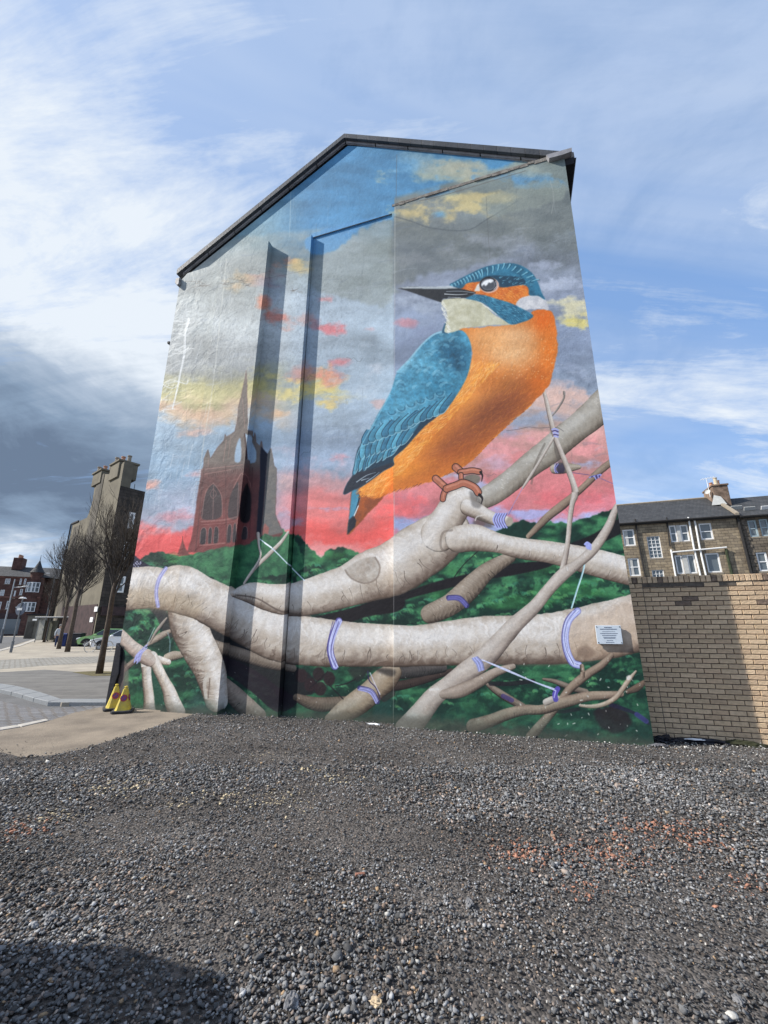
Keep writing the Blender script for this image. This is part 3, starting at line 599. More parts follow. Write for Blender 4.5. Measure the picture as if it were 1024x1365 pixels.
    fill(ZR([(420, 560), (640, 565), (640, 580), (430, 582)]), g(90, 76, 68), .5, 2)
    # upper bough to the perch
    bough(ZL([(440, 285, 12), (500, 283, 36), (570, 300, 48), (650, 305, 58), (740, 285, 66), (830, 258, 72), (910, 224, 86), (985, 200, 92), (1060, 150, 94), (1120, 110, 90), (1170, 70, 76)]), seed=21, rings=.5)
    line(ZL([(450, 290), (520, 302), (600, 345), (700, 362)]), 2.2, g(84, 72, 66), .7)
    fill(ZL([(820, 205), (870, 170), (920, 160), (938, 195), (925, 235), (885, 250), (840, 232)]), g(186, 180, 172), .9, 1, c2=g(160, 148, 136), n=N3)
    line(ZL([(820, 205), (840, 232), (885, 250), (925, 235), (938, 195), (922, 162)]), 2.4, g(112, 98, 88), .5)
    # thick bough behind, up to the right corner
    bough(ZU([(-20, 860, 66), (70, 820, 76), (160, 760, 78), (260, 680, 78), (360, 600, 84), (470, 520, 92), (560, 440, 92), (660, 360, 92), (760, 280, 98), (850, 190, 100), (920, 110, 90)]), seed=22, rings=.35, light=col(184, 180, 172), mid=col(148, 140, 128), dark=col(86, 76, 66))
    bough(ZU([(510, 640, 34), (560, 636, 38), (620, 632, 28), (675, 628, 14)]), seed=23, light=col(180, 170, 155), mid=col(140, 128, 112), dark=col(60, 50, 46))
    fill(ZU([(520, 610), (560, 600), (580, 640), (565, 668), (530, 662)]), g(40, 36, 60), .8, .8)
    for k in range(4): line(ZU([(545-k*11, 604), (515-k*5+k*2, 640), (535-k*7, 668)]), .9, g(170, 174, 226) if k % 2 else g(60, 54, 110))
    line(ZU([(510, 420), (520, 520), (545, 600)]), 5, g(90, 82, 76), .6)
    line(ZU([(440, 470), (380, 600), (350, 740)]), 3.0, g(96, 88, 80), .5)
    # perch
    bough(ZF([(120, 880, 190), (200, 740, 170), (290, 600, 160), (370, 520, 130), (420, 500, 100)]), seed=24, rings=.35)
    bough(ZF([(430, 600, 90), (520, 640, 84), (620, 690, 72), (720, 730, 66), (800, 740, 60)]), seed=25, rings=.3)
    fill(ZF([(440, 430), (520, 470), (570, 560), (540, 610), (470, 590), (450, 520)]), g(96, 92, 90), .6, 2)
    fill(ZF([(470, 780), (520, 700), (600, 730), (680, 790), (660, 820), (560, 800)]), g(78, 70, 64), .7, 2.5)
    line(ZF([(500, 740), (520, 700), (600, 680)]), 1.6, g(210, 205, 198), .8)
    for k in range(5):
        x = 705+k*26; line(ZF([(x+14, 668), (x-14, 735), (x+22, 812)]), 2.6, g(166, 172, 228), 1); line(ZF([(x+24, 668), (x-4, 735), (x+30, 812)]), .8, g(50, 46, 100), .9)
    fill(ZF([(820, 745), (850, 702), (888, 715), (895, 765), (865, 800), (830, 795)]), g(164, 156, 142), 1, .6)
    line(ZF([(890, 600), (850, 680)]), 1, g(90, 90, 150), .7)
    # right branch over the green
    bough(ZR([(285, 150, 46), (340, 146, 46), (420, 164, 34), (500, 182, 36), (600, 196, 38), (700, 218, 44), (790, 240, 48), (900, 270, 46)]), seed=26, rings=.5)
    line(ZR([(262, 120), (230, 130), (225, 180), (255, 196), (300, 190)]), 3, g(110, 98, 90), .5)
    # diagonal dark twig, rope, then the slim Y branch
    bough(ZU([(330, 1100, 18), (400, 1030, 24), (470, 960, 28), (560, 890, 30), (630, 830, 24), (720, 750, 22), (800, 670, 24), (880, 605, 24), (930, 570, 20)]), seed=27, light=col(160, 142, 124), mid=col(124, 106, 92), dark=col(52, 42, 38), rings=.4)
    for k in range(5): line(ZU([(745+k*14, 700-k*4), (775+k*12, 690-k*3), (790+k*8, 712-k*6)]), 1.4, g(150, 156, 222) if k % 2 == 0 else g(60, 54, 120))
    line(ZU([(620, 665), (745, 682)]), .8, g(90, 80, 120)); line(ZU([(810, 700), (925, 750)]), .7, g(110, 100, 150))
    line(ZU([(180, 380), (260, 370), (330, 355), (400, 362), (480, 356), (530, 360), (570, 385)]), .7, g(90, 86, 90), .8)
    T = dict(light=col(206, 198, 190), mid=col(172, 160, 150), dark=col(100, 88, 82), rings=.2, spots=.4)
    bough(ZU([(485, 285, 4), (530, 230, 6), (570, 160, 6), (572, 115, 7)]), seed=28, light=col(150, 146, 140), mid=col(120, 114, 108), dark=col(80, 72, 66), spots=0)
    bough(ZU([(432, 95, 10), (455, 190, 14), (478, 290, 16), (508, 410, 18), (545, 510, 17), (590, 620, 19), (635, 740, 20), (648, 810, 24), (628, 880, 18), (612, 990, 17), (600, 1120, 17), (585, 1220, 18), (560, 1330, 20)]), seed=29, **T)
    bough(ZU([(500, 430, 9), (440, 530, 9), (380, 630, 10), (330, 710, 10), (290, 770, 7)]), seed=30, **T)
    line(ZU([(290, 770), (240, 860), (190, 950)]), .8, g(150, 150, 200), .8)
    for k in range(5): line(ZU([(490+k*4, 372+k*12), (510, 366+k*13), (532, 376+k*12)]), 1.7, g(160, 166, 226) if k % 2 == 0 else g(70, 66, 130))
    line(ZR([(715, 200), (712, 250), (690, 320), (670, 385)]), 2.0, g(160, 205, 215)); line(ZR([(717, 200), (714, 250), (692, 320), (672, 385)]), .7, g(225, 240, 245))
    bough(ZR([(860, -10, 8), (822, 45, 11), (795, 110, 15), (745, 185, 17), (690, 235, 17), (640, 272, 22), (590, 325, 21), (545, 380, 23), (480, 440, 28), (430, 495, 32), (375, 555, 36), (310, 605, 36), (250, 650, 32), (200, 690, 34), (160, 740, 38), (110, 800, 44)]), seed=33, **T)
    bough(ZR([(235, 680, 16), (290, 668, 24), (350, 640, 20), (410, 605, 16), (470, 585, 10)]), seed=34, light=col(176, 162, 150), mid=col(138, 124, 112), dark=col(64, 54, 50), rings=.3)
    line(ZR([(188, 664), (215, 662)]), 3.4, g(214, 210, 205), .9)
    for k in range(3): line(ZR([(716+k*5, 168+k*7), (724, 162+k*8), (735, 170+k*7)]), 3, g(160, 168, 226))
    # ropes on the big bough
    for k, (cc, w) in enumerate([(g(90, 84, 150), 9), (g(178, 184, 232), 6), (g(214, 220, 246), 2), (g(120, 118, 180), 1)]):
        o = (k-1)*1.6; line(ZL([(800+o, 378), (778+o, 430), (770+o, 480), (786+o, 534)]), w, cc, .95)
    for k in range(4): line(ZL([(808-k*10, 380), (784-k*7, 440), (776-k*5, 490), (796-k*8, 536)]), .8, g(70, 64, 130) if k % 2 else g(226, 230, 250), .9)
    for k, (cc, w) in enumerate([(g(150, 150, 205), 5), (g(196, 200, 232), 2.6), (g(120, 116, 180), .8)]):
        o = k*1.5; line(ZL([(208+o, 198), (185+o, 235), (175+o, 280), (181+o, 328)]), w, cc, .8)
    for k, (cc, w) in enumerate([(g(96, 92, 150), 10), (g(172, 180, 228), 8), (g(204, 210, 244), 4), (g(120, 122, 180), 1)]):
        o = k*1.4; line(ZR([(690+o, 396), (660+o, 428), (648+o, 480), (654+o, 530), (672+o, 570), (694+o, 580)]), w, cc, .95)
    for k in range(3): line(ZR([(694-k*9, 394), (664-k*6, 430), (651-k*4, 480), (657-k*3, 530), (682-k*4, 578)]), .7, g(80, 80, 140) if k % 2 else g(232, 236, 252), .9)
    rope(ZR([(340, 555)])[0], ZR([(362, 598)])[0], 5, 2, -.1, spread=9, dirv=(.9, -.3), c=g(170, 178, 230), under=False)
    line(ZR([(365, 562), (450, 600), (540, 636), (620, 664)]), 1.5, g(196, 204, 232)); rope(ZR([(250, 352)])[0], ZR([(312, 378)])[0], 5, 1.6, -.2, spread=6, c=g(106, 104, 170))
    # lower right twigs
    W = dict(light=col(170, 152, 134), mid=col(128, 110, 96), dark=col(54, 44, 40))
    bough(ZQ([(470, 640, 22), (510, 590, 24), (560, 545, 26), (620, 500, 24), (690, 455, 22), (745, 400, 16)]), seed=40, rings=.4, **W)
    bough(ZQ([(580, 520, 14), (582, 490, 12), (578, 460, 12)]), seed=41, **W)
    bough(ZQ([(440, 690, 18), (390, 745, 24), (340, 800, 28), (290, 860, 30)]), seed=42, **W)
    bough(ZQ([(-40, 800, 40), (60, 770, 36), (150, 735, 34), (250, 710, 30), (350, 708, 28), (430, 680, 34), (520, 655, 32), (620, 632, 28), (720, 626, 24), (800, 620, 18)]), seed=43, rings=.5, **W)
    bough(ZQ([(840, 605, 14), (890, 585, 22), (930, 555, 16)]), seed=44, light=col(120, 100, 86), mid=col(90, 76, 66), dark=col(40, 34, 34))
    bough(ZQ([(570, 685, 8), (640, 690, 12), (710, 675, 14), (770, 640, 15), (810, 590, 15), (845, 540, 14), (885, 490, 6)]), seed=45, rings=.2, light=col(206, 190, 172), mid=col(160, 142, 124), dark=col(74, 62, 54))
    fill(ZQ([(832, 520), (850, 512), (858, 528), (845, 540), (832, 535)]), g(214, 208, 200), 1, .4)
    bough(ZQ([(375, 665, 20), (410, 650, 20), (440, 640, 12)]), seed=46, **T)
    line(ZQ([(440, 590), (425, 620), (430, 650)]), 7, g(90, 80, 170)); line(ZQ([(430, 600), (420, 640)]), 1.4, g(180, 180, 235))
    line(ZQ([(10, 425), (150, 480), (300, 548), (425, 598)]), 1.5, g(200, 206, 235))
    # twigs over the cathedral bush
    bough(ZL([(475, 250, 4), (510, 200, 6), (560, 150, 7), (600, 110, 6), (625, 75, 4)]), seed=47, **T)
    bough(ZL([(505, 205, 4), (530, 160, 4), (525, 120, 4), (522, 80, 6)]), seed=48, **T)
    line(ZL([(530, 100), (575, 135), (620, 180), (680, 240)]), 1.5, g(196, 212, 225)); line(ZL([(545, 112), (568, 128)]), 2, g(240, 245, 250))
    # moss and splash fade at the foot, bird lime
    line([(526.6, 272), (525.6, 600), (524.2, 962)], 1.0, g(206, 206, 200), .4)  # pale arris: sunlit narrow face of the worn edge painted in
    gr = sstep(925, 975, Y+(N2-.5)*30)*(X > 180)
    CV[:] = CV*(1-.35*gr[..., None])+(g(52, 80, 74)*(.7+.6*N3[..., None]))*.35*gr[..., None]
    rr = np.random.default_rng(5)
    for k in range(46):
        x, y = rr.uniform(690, 860), rr.uniform(880, 985)
        line([(x, y), (x+rr.normal(0, 1.4), y+rr.uniform(.3, 2.4))], rr.uniform(.5, 1.5), g(214, 214, 206), .8)
    for k in range(30):
        x, y = rr.uniform(190, 560), rr.uniform(860, 945); line([(x, y), (x+.6, y+.9)], rr.uniform(.4, 1.1), g(190, 196, 186), .6)
    yb = np.interp(X, [160, 524, 873], [948, 961, 995]); dirt = sstep(16, 1, (yb-Y)+(N3-.5)*14)*(.35+.5*N3)
    CV[:] = CV*(1-dirt[..., None])+g(84, 80, 72)*dirt[..., None]
    # unpainted black batter at the left foot and its dark wash
    fill([(158, 860), (150, 900), (138, 952), (158, 952), (166, 900), (166, 862)], g(16, 16, 22), 1, 1, curve=False)
    fill([(140, 915), (150, 905), (158, 930), (156, 952), (138, 952)], g(70, 78, 104), .6, 2)
    fill([(158, 900), (166, 880), (172, 900), (168, 946), (158, 950)], g(110, 96, 92), .7, 2)

def paint_bird():
    g = lambda *c: col(*c)
    O, OD, OL, OB = g(206, 116, 48), g(138, 76, 48), g(222, 176, 128), g(226, 138, 52)
    # tail
    fill(ZW([(150, 1020), (90, 1050), (75, 1200), (60, 1330), (120, 1280), (200, 1190), (290, 1090), (260, 1010)]), g(168, 88, 44), 1, .5, rough=.8, c2=g(132, 72, 46), n=N3)
    fill(ZW([(100, 1020), (150, 1020), (142, 1100), (120, 1180), (75, 1280), (60, 1330), (76, 1190), (86, 1080)]), g(70, 136, 164), 1, .5, curve=False)
    line(ZW([(140, 1050), (132, 1120), (98, 1230)]), 2.4, g(28, 40, 56), 1, 1); line(ZW([(130, 1150), (100, 1220), (84, 1260)]), 1.4, g(220, 230, 235), .9)
    fill(ZW([(60, 1332), (70, 1240), (100, 1210), (118, 1240), (110, 1282)]), g(34, 38, 50), 1, .4, curve=False)
    # body
    body = ZB([(500, 350), (560, 352), (700, 342), (790, 310), (815, 285), (865, 278), (893, 300), (906, 350), (912, 420), (902, 500), (872, 590), (800, 668), (712, 745), (640, 812), (585, 870), (545, 902), (500, 925), (420, 962), (330, 990), (255, 1008), (205, 1030), (165, 1035), (120, 1025), (120, 985), (180, 930), (255, 850), (400, 720), (500, 620), (560, 500), (565, 420)])
    sl, m = mask(body, True, .8, rough=1.6)
    X, Y = PXX[sl], PYY[sl]
    bx, by = (X-440)*3.012, (Y-320)*3.012
    c = np.zeros(X.shape+(3,), np.float32)+O
    def bl(x, y, rx, ry, cc, a, rot=0):
        nonlocal c
        dx, dy = bx-x, by-y; u = dx*math.cos(rot)+dy*math.sin(rot); v = -dx*math.sin(rot)+dy*math.cos(rot)
        t = np.exp(-((u/rx)**2+(v/ry)**2))*a; t = np.clip(t*(.8+.4*N2[sl]), 0, 1)[..., None]; c = c*(1-t)+cc*t
    bl(640, 640, 190, 60, g(186, 120, 66), .8, -.5)
    bl(700, 680, 230, 75, OD, .95, -.72); bl(520, 800, 190, 50, OD, .85, -.6); bl(450, 880, 150, 30, g(160, 80, 40), .7, -.5); bl(640, 690, 90, 40, g(120, 66, 44), .7, -.4)
    bl(720, 440, 130, 80, OL, 1, .1); bl(640, 400, 110, 55, g(222, 160, 100), .9); bl(760, 380, 90, 40, g(226, 178, 130), .8)
    bl(860, 320, 50, 60, g(220, 98, 26), .9); bl(880, 440, 40, 120, g(226, 120, 40), .9); bl(840, 570, 60, 70, g(206, 104, 36), .8)
    bl(560, 560, 60, 110, g(226, 150, 80), .8, .3); bl(500, 640, 60, 40, g(236, 150, 60), .8, -.6); bl(330, 850, 110, 36, OB, .9, -.6); bl(300, 930, 130, 36, OB, .9, -.3); bl(190, 990, 60, 30, OB, .9)
    c = c*(1+((N2[sl]-.5)*.16+(N4[sl]-.5)*.05)[..., None]); put(sl, m, np.clip(c, 0, 1))
    def fdir(px, py):
        x, y = (px-440)*3.012, (py-320)*3.012
        t = np.clip((y-380)/300, 0, 1); ax = lerp(-.25, -.80, t); ay = lerp(.97, .60, t); n = np.hypot(ax, ay); return ax/n, ay/n
    rg = np.random.default_rng(21)
    low = m*(Y > 320+480/3.012); hi = m*(Y <= 320+520/3.012)
    hairs(sl, m, fdir, [OD, g(170, 90, 40), O*.9], 1100, 10, .7, .16, rg)
    hairs(sl, low, fdir, [OB, g(244, 170, 80), g(232, 130, 40)], 1000, 11, .6, .2, rg)
    hairs(sl, low*((bx+by*.9) < 1130), fdir, [g(250, 180, 80), OB, g(250, 200, 130)], 1100, 12, 1.1, .34, rg)
    hairs(sl, hi, fdir, [OL, g(240, 200, 150), g(200, 120, 60)], 600, 4, .9, .2, rg)
    hairs(sl, m*(bx > 600)*(by < 560)*(by > 380), fdir, [g(240, 200, 156)], 130, 2.4, 1.8, .28, rg)
    for k in range(120):    # ragged belly edge
        q = body[rg.integers(12, 24)]; x = q[0]+rg.normal(0, 10); y = q[1]+rg.normal(0, 4)-2
    E = smooth(body, True)[66:150]
    for k in range(230):
        q = E[rg.integers(0, len(E))]; dx, dy = fdir(np.array(q[0]), np.array(q[1])); l = rg.uniform(2, 5)
        line([(q[0]-dx*3, q[1]-dy*3), (q[0]+dx*l, q[1]+dy*l+rg.normal(0, .6))], rg.uniform(.7, 1.3), [O, OD, OB][rg.integers(0, 3)], .8, .3)
    # wing
    wing = ZW([(675, 62), (730, 50), (780, 50), (815, 85), (838, 150), (836, 240), (815, 330), (770, 420), (700, 520), (640, 580), (560, 630), (470, 730), (400, 800), (352, 850), (350, 895), (290, 930), (230, 975), (150, 1030), (90, 1055), (38, 1076), (60, 1010), (100, 950), (110, 860), (150, 770), (200, 680), (250, 580), (330, 440), (375, 310), (450, 235), (530, 140), (600, 80)])
    sl, m = mask(wing, True, .6)
    X, Y = PXX[sl], PYY[sl]; wx, wy = (X-450)*4.705, (Y-430)*4.705
    c = np.zeros(X.shape+(3,), np.float32)+g(58, 124, 154)
    t = np.clip((N2[sl]-.5)*2+.5, 0, 1)[..., None]; c = c*(1-t)+g(84, 154, 182)*t
    def wl(x, y, rx, ry, cc, a, rot=0):
        nonlocal c
        dx, dy = wx-x, wy-y; u = dx*math.cos(rot)+dy*math.sin(rot); v = -dx*math.sin(rot)+dy*math.cos(rot)
        q = np.clip(np.exp(-((u/rx)**2+(v/ry)**2))*a, 0, 1)[..., None]; c = c*(1-q)+cc*q
    wl(690, 150, 110, 80, g(32, 84, 112), .8, .6); wl(760, 250, 70, 80, g(28, 76, 104), .8); wl(560, 200, 160, 26, g(104, 168, 194), .7, -.85); wl(430, 270, 120, 22, g(130, 186, 208), .8, -.85)
    wl(640, 400, 120, 60, g(40, 104, 132), .7, -.4); wl(300, 640, 100, 40, g(110, 170, 194), .6, -.4); wl(500, 330, 90, 40, g(74, 146, 174), .6, -.8); wl(700, 90, 50, 20, g(90, 150, 176), .6, -.5)
    c *= (1+((N3[sl]-.5)*.35+(N4[sl]-.5)*.2)[..., None]); put(sl, m, np.clip(c, 0, 1))
    # small covert scallops
    for k in range(46):
        x = rg.uniform(380, 810); y = rg.uniform(90, 520)
        if x < 790-(y-250)*.2 and y > 60+(760-x)*.62-40 and (y < 560-(x-360)*.35+60):
            r = rg.uniform(12, 30)
            ar = [(x+r*math.cos(a), y-r*.7*math.sin(a)) for a in np.linspace(.5+rg.normal(0, .2), 2.7, 6)]
            line(ZW(ar), rg.uniform(3, 7), g(120, 180, 204), rg.uniform(.12, .3), 1.5)
            line(ZW([(p[0]+2, p[1]+13) for p in ar]), rg.uniform(2, 4.5), g(24, 70, 96), rg.uniform(.15, .35), 1)
    for x, y, l in [(615, 185, 26), (620, 120, 26), (580, 290, 34), (625, 310, 26), (665, 240, 22), (735, 100, 30), (490, 400, 14), (580, 384, 16), (712, 268, 8), (672, 385, 26), (785, 215, 8), (520, 300, 20), (680, 60, 30), (390, 370, 22)]:
        line(ZW([(x-l, y+l*.5), (x-l*.3, y-l*.2), (x+l*.5, y-l*.4)]), 4.4, g(140, 192, 212), .38, 1.6)
    # rows of median feathers with pale tips
    for row, (x0, y0, x1, y1, n, ln, w) in enumerate([(340, 560, 640, 440, 6, 60, 30), (240, 640, 600, 520, 7, 60, 34)]):
        for k in range(n):
            f = k/(n-1); x = lerp(x0, x1, f); y = lerp(y0, y1, f)
            pts = [(x+w*math.cos(a), y+w*.8*math.sin(a)) for a in np.linspace(-.3, 3.0, 7)]
            line(ZW(pts), 3.2, g(126, 180, 202), .42, 1.4)
            line(ZW([(p[0]*.75+x*.25, p[1]*.75+y*.25) for p in pts]), 2.2, g(34, 86, 112), .5, 1)
    line(ZW([(205, 690), (250, 705), (330, 675), (400, 640), (430, 590), (520, 560), (600, 530), (700, 480), (740, 450)]), 2, g(150, 198, 214), .8, .8)
    def feather(a, b, w, cc, tip=None):
        a = np.array(a, float); b = np.array(b, float); d = (b-a)/np.hypot(*(b-a)); n = np.array([-d[1], d[0]])
        P = [a+n*w*.45, a*.5+b*.5+n*w*.62, b*.85+a*.15+n*w*.5, b, b*.85+a*.15-n*w*.5, a*.5+b*.5-n*w*.55, a-n*w*.4]
        s2, m2 = mask(ZW([tuple(p) for p in P]), True, .4); v = ((PXX[s2]-450)*4.705-a[0])*n[0]+((PYY[s2]-430)*4.705-a[1])*n[1]
        sh = (np.clip(v/w, -1, 1)*.5+(NS[s2]-.5)*.6)[..., None]
        put(s2, m2, np.clip(cc*(1+sh*.5), 0, 1))
        line(ZW([tuple(P[0]), tuple(P[1]), tuple(P[2]), tuple(b)]), .8, g(20, 48, 66), .9); line(ZW([tuple(b), tuple(P[4]), tuple(P[5])]), .9, tip if tip is not None else g(166, 204, 216), .75)
    Bf = [g(62, 124, 150), g(84, 150, 174), g(52, 108, 136)]
    # dark backing under the long feathers
    fill(ZW([(350, 895), (352, 850), (420, 790), (500, 700), (560, 640), (620, 590), (560, 590), (450, 640), (300, 700), (150, 760), (110, 860), (100, 950), (60, 1010), (38, 1076), (90, 1055), (150, 1020), (230, 960), (290, 925)]), g(26, 54, 74), 1, .6)
    for k in range(11):
        f = k/10; a = (lerp(170, 470, f), lerp(760, 660, f)); b = (lerp(96, 348, f), lerp(965, 830+40*(1-f), f)); feather(a, (b[0]+14*math.sin(k), b[1]-20*abs(math.sin(k*1.7))), 24, Bf[k % 3])
    for k in range(9):
        f = k/8; a = (lerp(170, 520, f), lerp(720, 600, f)); b = (lerp(150, 400, f), lerp(860, 770, f)); feather(a, b, 30, Bf[(k+1) % 3])
    for k in range(8):
        f = k/7; a = (lerp(200, 560, f), lerp(680, 545, f)); b = (lerp(165, 440, f), lerp(768, 660, f)); feather(a, b, 44, Bf[(k+2) % 3])
    for k in range(6):
        f = k/5; a = (lerp(500, 730, f), lerp(580, 450, f)); b = (lerp(440, 640, f), lerp(650, 575, f)); feather(a, b, 34, Bf[k % 3])
    sl, m = mask(ZW([(38, 1076), (60, 1012), (98, 958), (150, 935), (230, 915), (340, 880), (350, 897), (290, 930), (230, 975), (150, 1030), (90, 1055)]), True, .6); put(sl, m, g(34, 42, 56), .93)
    for p in ([(120, 1000), (180, 960), (240, 940)], [(180, 1000), (230, 965), (262, 938)], [(150, 990), (200, 975)]): line(ZW(p), 1.4, g(200, 216, 224), .7, .4)
    line(ZW([(108, 950), (118, 850), (150, 770), (205, 672), (260, 575), (330, 450)]), 1.6, g(120, 176, 196), .7)
    line(ZW([(375, 308), (450, 232), (530, 138), (600, 78), (660, 55)]), 2.4, g(140, 190, 208), .8)
    fill(ZW([(655, 62), (672, 10), (690, 0), (700, 30), (690, 66)]), g(40, 86, 112), 1, .8)
    # head
    fill(ZH([(292, 258), (340, 248), (400, 245), (500, 262), (550, 298), (600, 345), (690, 392), (600, 398), (500, 408), (420, 415), (385, 428), (350, 440), (308, 437), (322, 370), (318, 320), (296, 285)]), g(202, 200, 178), 1, .6, rough=.6, c2=g(178, 175, 148), n=N3)
    for k in range(60):
        f = rg.random(); q = (lerp(292, 330, f)+rg.normal(0, 5), lerp(258, 440, f)); line(ZH([q, (q[0]+rg.uniform(4, 20), q[1]+rg.uniform(4, 16))]), 1.0, g(222, 222, 212), .6)
    for k in range(40):
        f = rg.random(); q = (lerp(500, 680, f), lerp(262, 388, f)); line(ZH([q, (q[0]+rg.uniform(8, 22), q[1]+rg.uniform(0, 14))]), .9, g(214, 216, 206), .8)
    face = ZH([(405, 200), (420, 168), (470, 150), (530, 150), (640, 180), (760, 168), (800, 195), (800, 235), (760, 262), (730, 292), (660, 275), (560, 240), (490, 222)])
    s2, m2 = fill(face, g(220, 128, 52), 1, .5, c2=g(196, 98, 40), n=N3)
    hairs(s2, m2, lambda x, y: (x*0+.9, y*0+.35), [g(244, 180, 110), g(236, 150, 70), g(160, 80, 40)], 200, 5, .7, .5, rg)
    # white neck patch
    fill(ZH([(718, 292), (724, 262), (760, 238), (820, 228), (868, 240), (895, 275), (900, 312), (860, 306), (800, 308), (760, 316)]), g(206, 206, 208), 1, .7, rough=.7, c2=g(180, 182, 188), n=N3)
    # crown
    crown = ZH([(338, 172), (370, 150), (430, 118), (500, 84), (560, 62), (630, 50), (700, 48), (760, 68), (812, 108), (842, 160), (862, 215), (882, 255), (840, 232), (792, 228), (786, 190), (760, 170), (700, 176), (640, 182), (610, 150), (560, 128), (515, 150), (440, 160), (405, 190)])
    s2, m2 = fill(crown, g(52, 118, 148), 1, .5, c2=g(36, 88, 114), n=N3)
    fill(ZH([(510, 130), (570, 118), (640, 118), (740, 128), (770, 160), (700, 176), (625, 184), (612, 148), (560, 126)]), g(28, 58, 78), .85, .8)
    for k in range(21):     # banded crest
        f = k/20; x, y = [(lerp(350, 520, f*2), lerp(168, 82, f*2)) if f < .5 else (lerp(520, 842, (f-.5)*2), 82-46*math.sin((f-.5)*2*2.2)+max(0, (f-.72))*330)][0]
        nx, ny = (.35, .9) if f < .5 else (lerp(.1, -.8, (f-.5)*2), lerp(1, .25, (f-.5)*2))
        l = lerp(16, 48, min(1, f*1.8))
        line(ZH([(x, y+3), (x+nx*l*.5+3, y+ny*l*.5), (x+nx*l, y+ny*l)]), 2.3, g(132, 188, 206), .75, .8)
        line(ZH([(x+9, y+5), (x+9+nx*l*.7, y+ny*l*.7)]), 1.1, g(26, 70, 92), .7, .6)
    for k in range(26):
        x = rg.uniform(620, 800); y = rg.uniform(120, 175); line(ZH([(x, y), (x+rg.uniform(8, 26), y-rg.uniform(2, 12))]), 1.1, g(110, 176, 198), .55, .3)
    # cheek
    s2, m2 = fill(ZH([(430, 246), (470, 228), (530, 228), (600, 248), (680, 272), (740, 300), (812, 342), (790, 368), (740, 386), (690, 396), (640, 365), (590, 322), (548, 285), (500, 262)]), g(54, 122, 152), 1, .5, c2=g(40, 94, 122), n=N3)
    hairs(s2, m2, lambda x, y: (x*0+.85, y*0+.5), [g(120, 184, 206), g(28, 72, 96), g(90, 156, 182)], 240, 5, .8, .6, rg)
    # beak
    fill(ZH([(38, 187), (110, 181), (250, 182), (370, 184), (430, 198), (490, 212), (470, 228), (430, 244), (340, 246), (300, 250), (290, 270), (230, 250), (150, 222), (90, 202)]), g(36, 40, 46), 1, .5, curve=False)
    fill(ZH([(38, 186), (110, 180), (250, 180), (345, 176), (385, 190), (300, 193), (180, 192), (90, 192)]), g(196, 204, 208), .85, .6, curve=False)
    line(ZH([(310, 222), (380, 226), (440, 222)]), 1.2, g(206, 210, 212), .9, .5); line(ZH([(330, 240), (400, 243)]), .8, g(170, 176, 180), .8)
    line(ZH([(320, 208), (400, 206), (480, 216)]), .9, g(150, 158, 164), .8)
    # eye
    fill(ZH([(478, 206), (496, 168), (512, 158), (510, 205)]), g(216, 214, 208), 1, .4, curve=False)
    el = lambda cx, cy, rx, ry: ZH([(cx+rx*math.cos(t), cy+ry*math.sin(t)) for t in np.linspace(0, 5.7, 12)])
    fill(el(562, 172, 56, 44), g(214, 176, 160), 1, .4); fill(el(558, 167, 50, 42), g(24, 26, 32), 1, .3); fill(el(558, 168, 42, 34), g(104, 108, 116), 1, .3); fill(el(558, 172, 34, 24), g(66, 70, 78), .8, .8)
    fill(ZH([(520, 165), (540, 145), (575, 138), (588, 146), (575, 158), (560, 158), (552, 170), (540, 176), (535, 168), (522, 178)]), g(232, 234, 236), 1, .3)
    line(ZH([(600, 150), (606, 175), (590, 196)]), .9, g(200, 204, 210), .8)
    # feet
    Fo = g(172, 106, 84); K = g(28, 24, 28)
    fill(ZF([(385, 310), (400, 270), (470, 255), (540, 270), (552, 310), (520, 350), (440, 345)]), g(120, 112, 102), 1, .5)
    def toe(p, w):
        line(ZF(p), (w+14)/7.877, K); line(ZF(p), w/7.877, Fo); line(ZF([(a+3, b-w*.2) for a, b in p]), w*.3/7.877, g(206, 140, 116), .7)
    toe([(295, 180), (345, 225)], 70); toe([(345, 232), (400, 225), (470, 215), (540, 228)], 54); toe([(350, 260), (352, 300)], 44)
    line(ZF([(555, 232), (575, 270), (566, 330)]), 3.4, K, 1, .8)
    toe([(85, 300), (140, 350), (190, 395)], 66); toe([(185, 425), (168, 470), (160, 515)], 52); toe([(200, 405), (290, 375), (370, 345), (440, 365), (500, 400), (530, 445)], 70)
    line(ZF([(545, 470), (575, 510), (562, 565)]), 4.2, K, 1, .8)

paint_mural(); paint_bird()
# slight unsharp contrast and stucco grain
CV *= (1+((N4-.5)*.05+(prng.random((CH, CW)).astype(np.float32)-.5)*.05)[..., None])
np.clip(CV, 0.01, 1, out=CV)
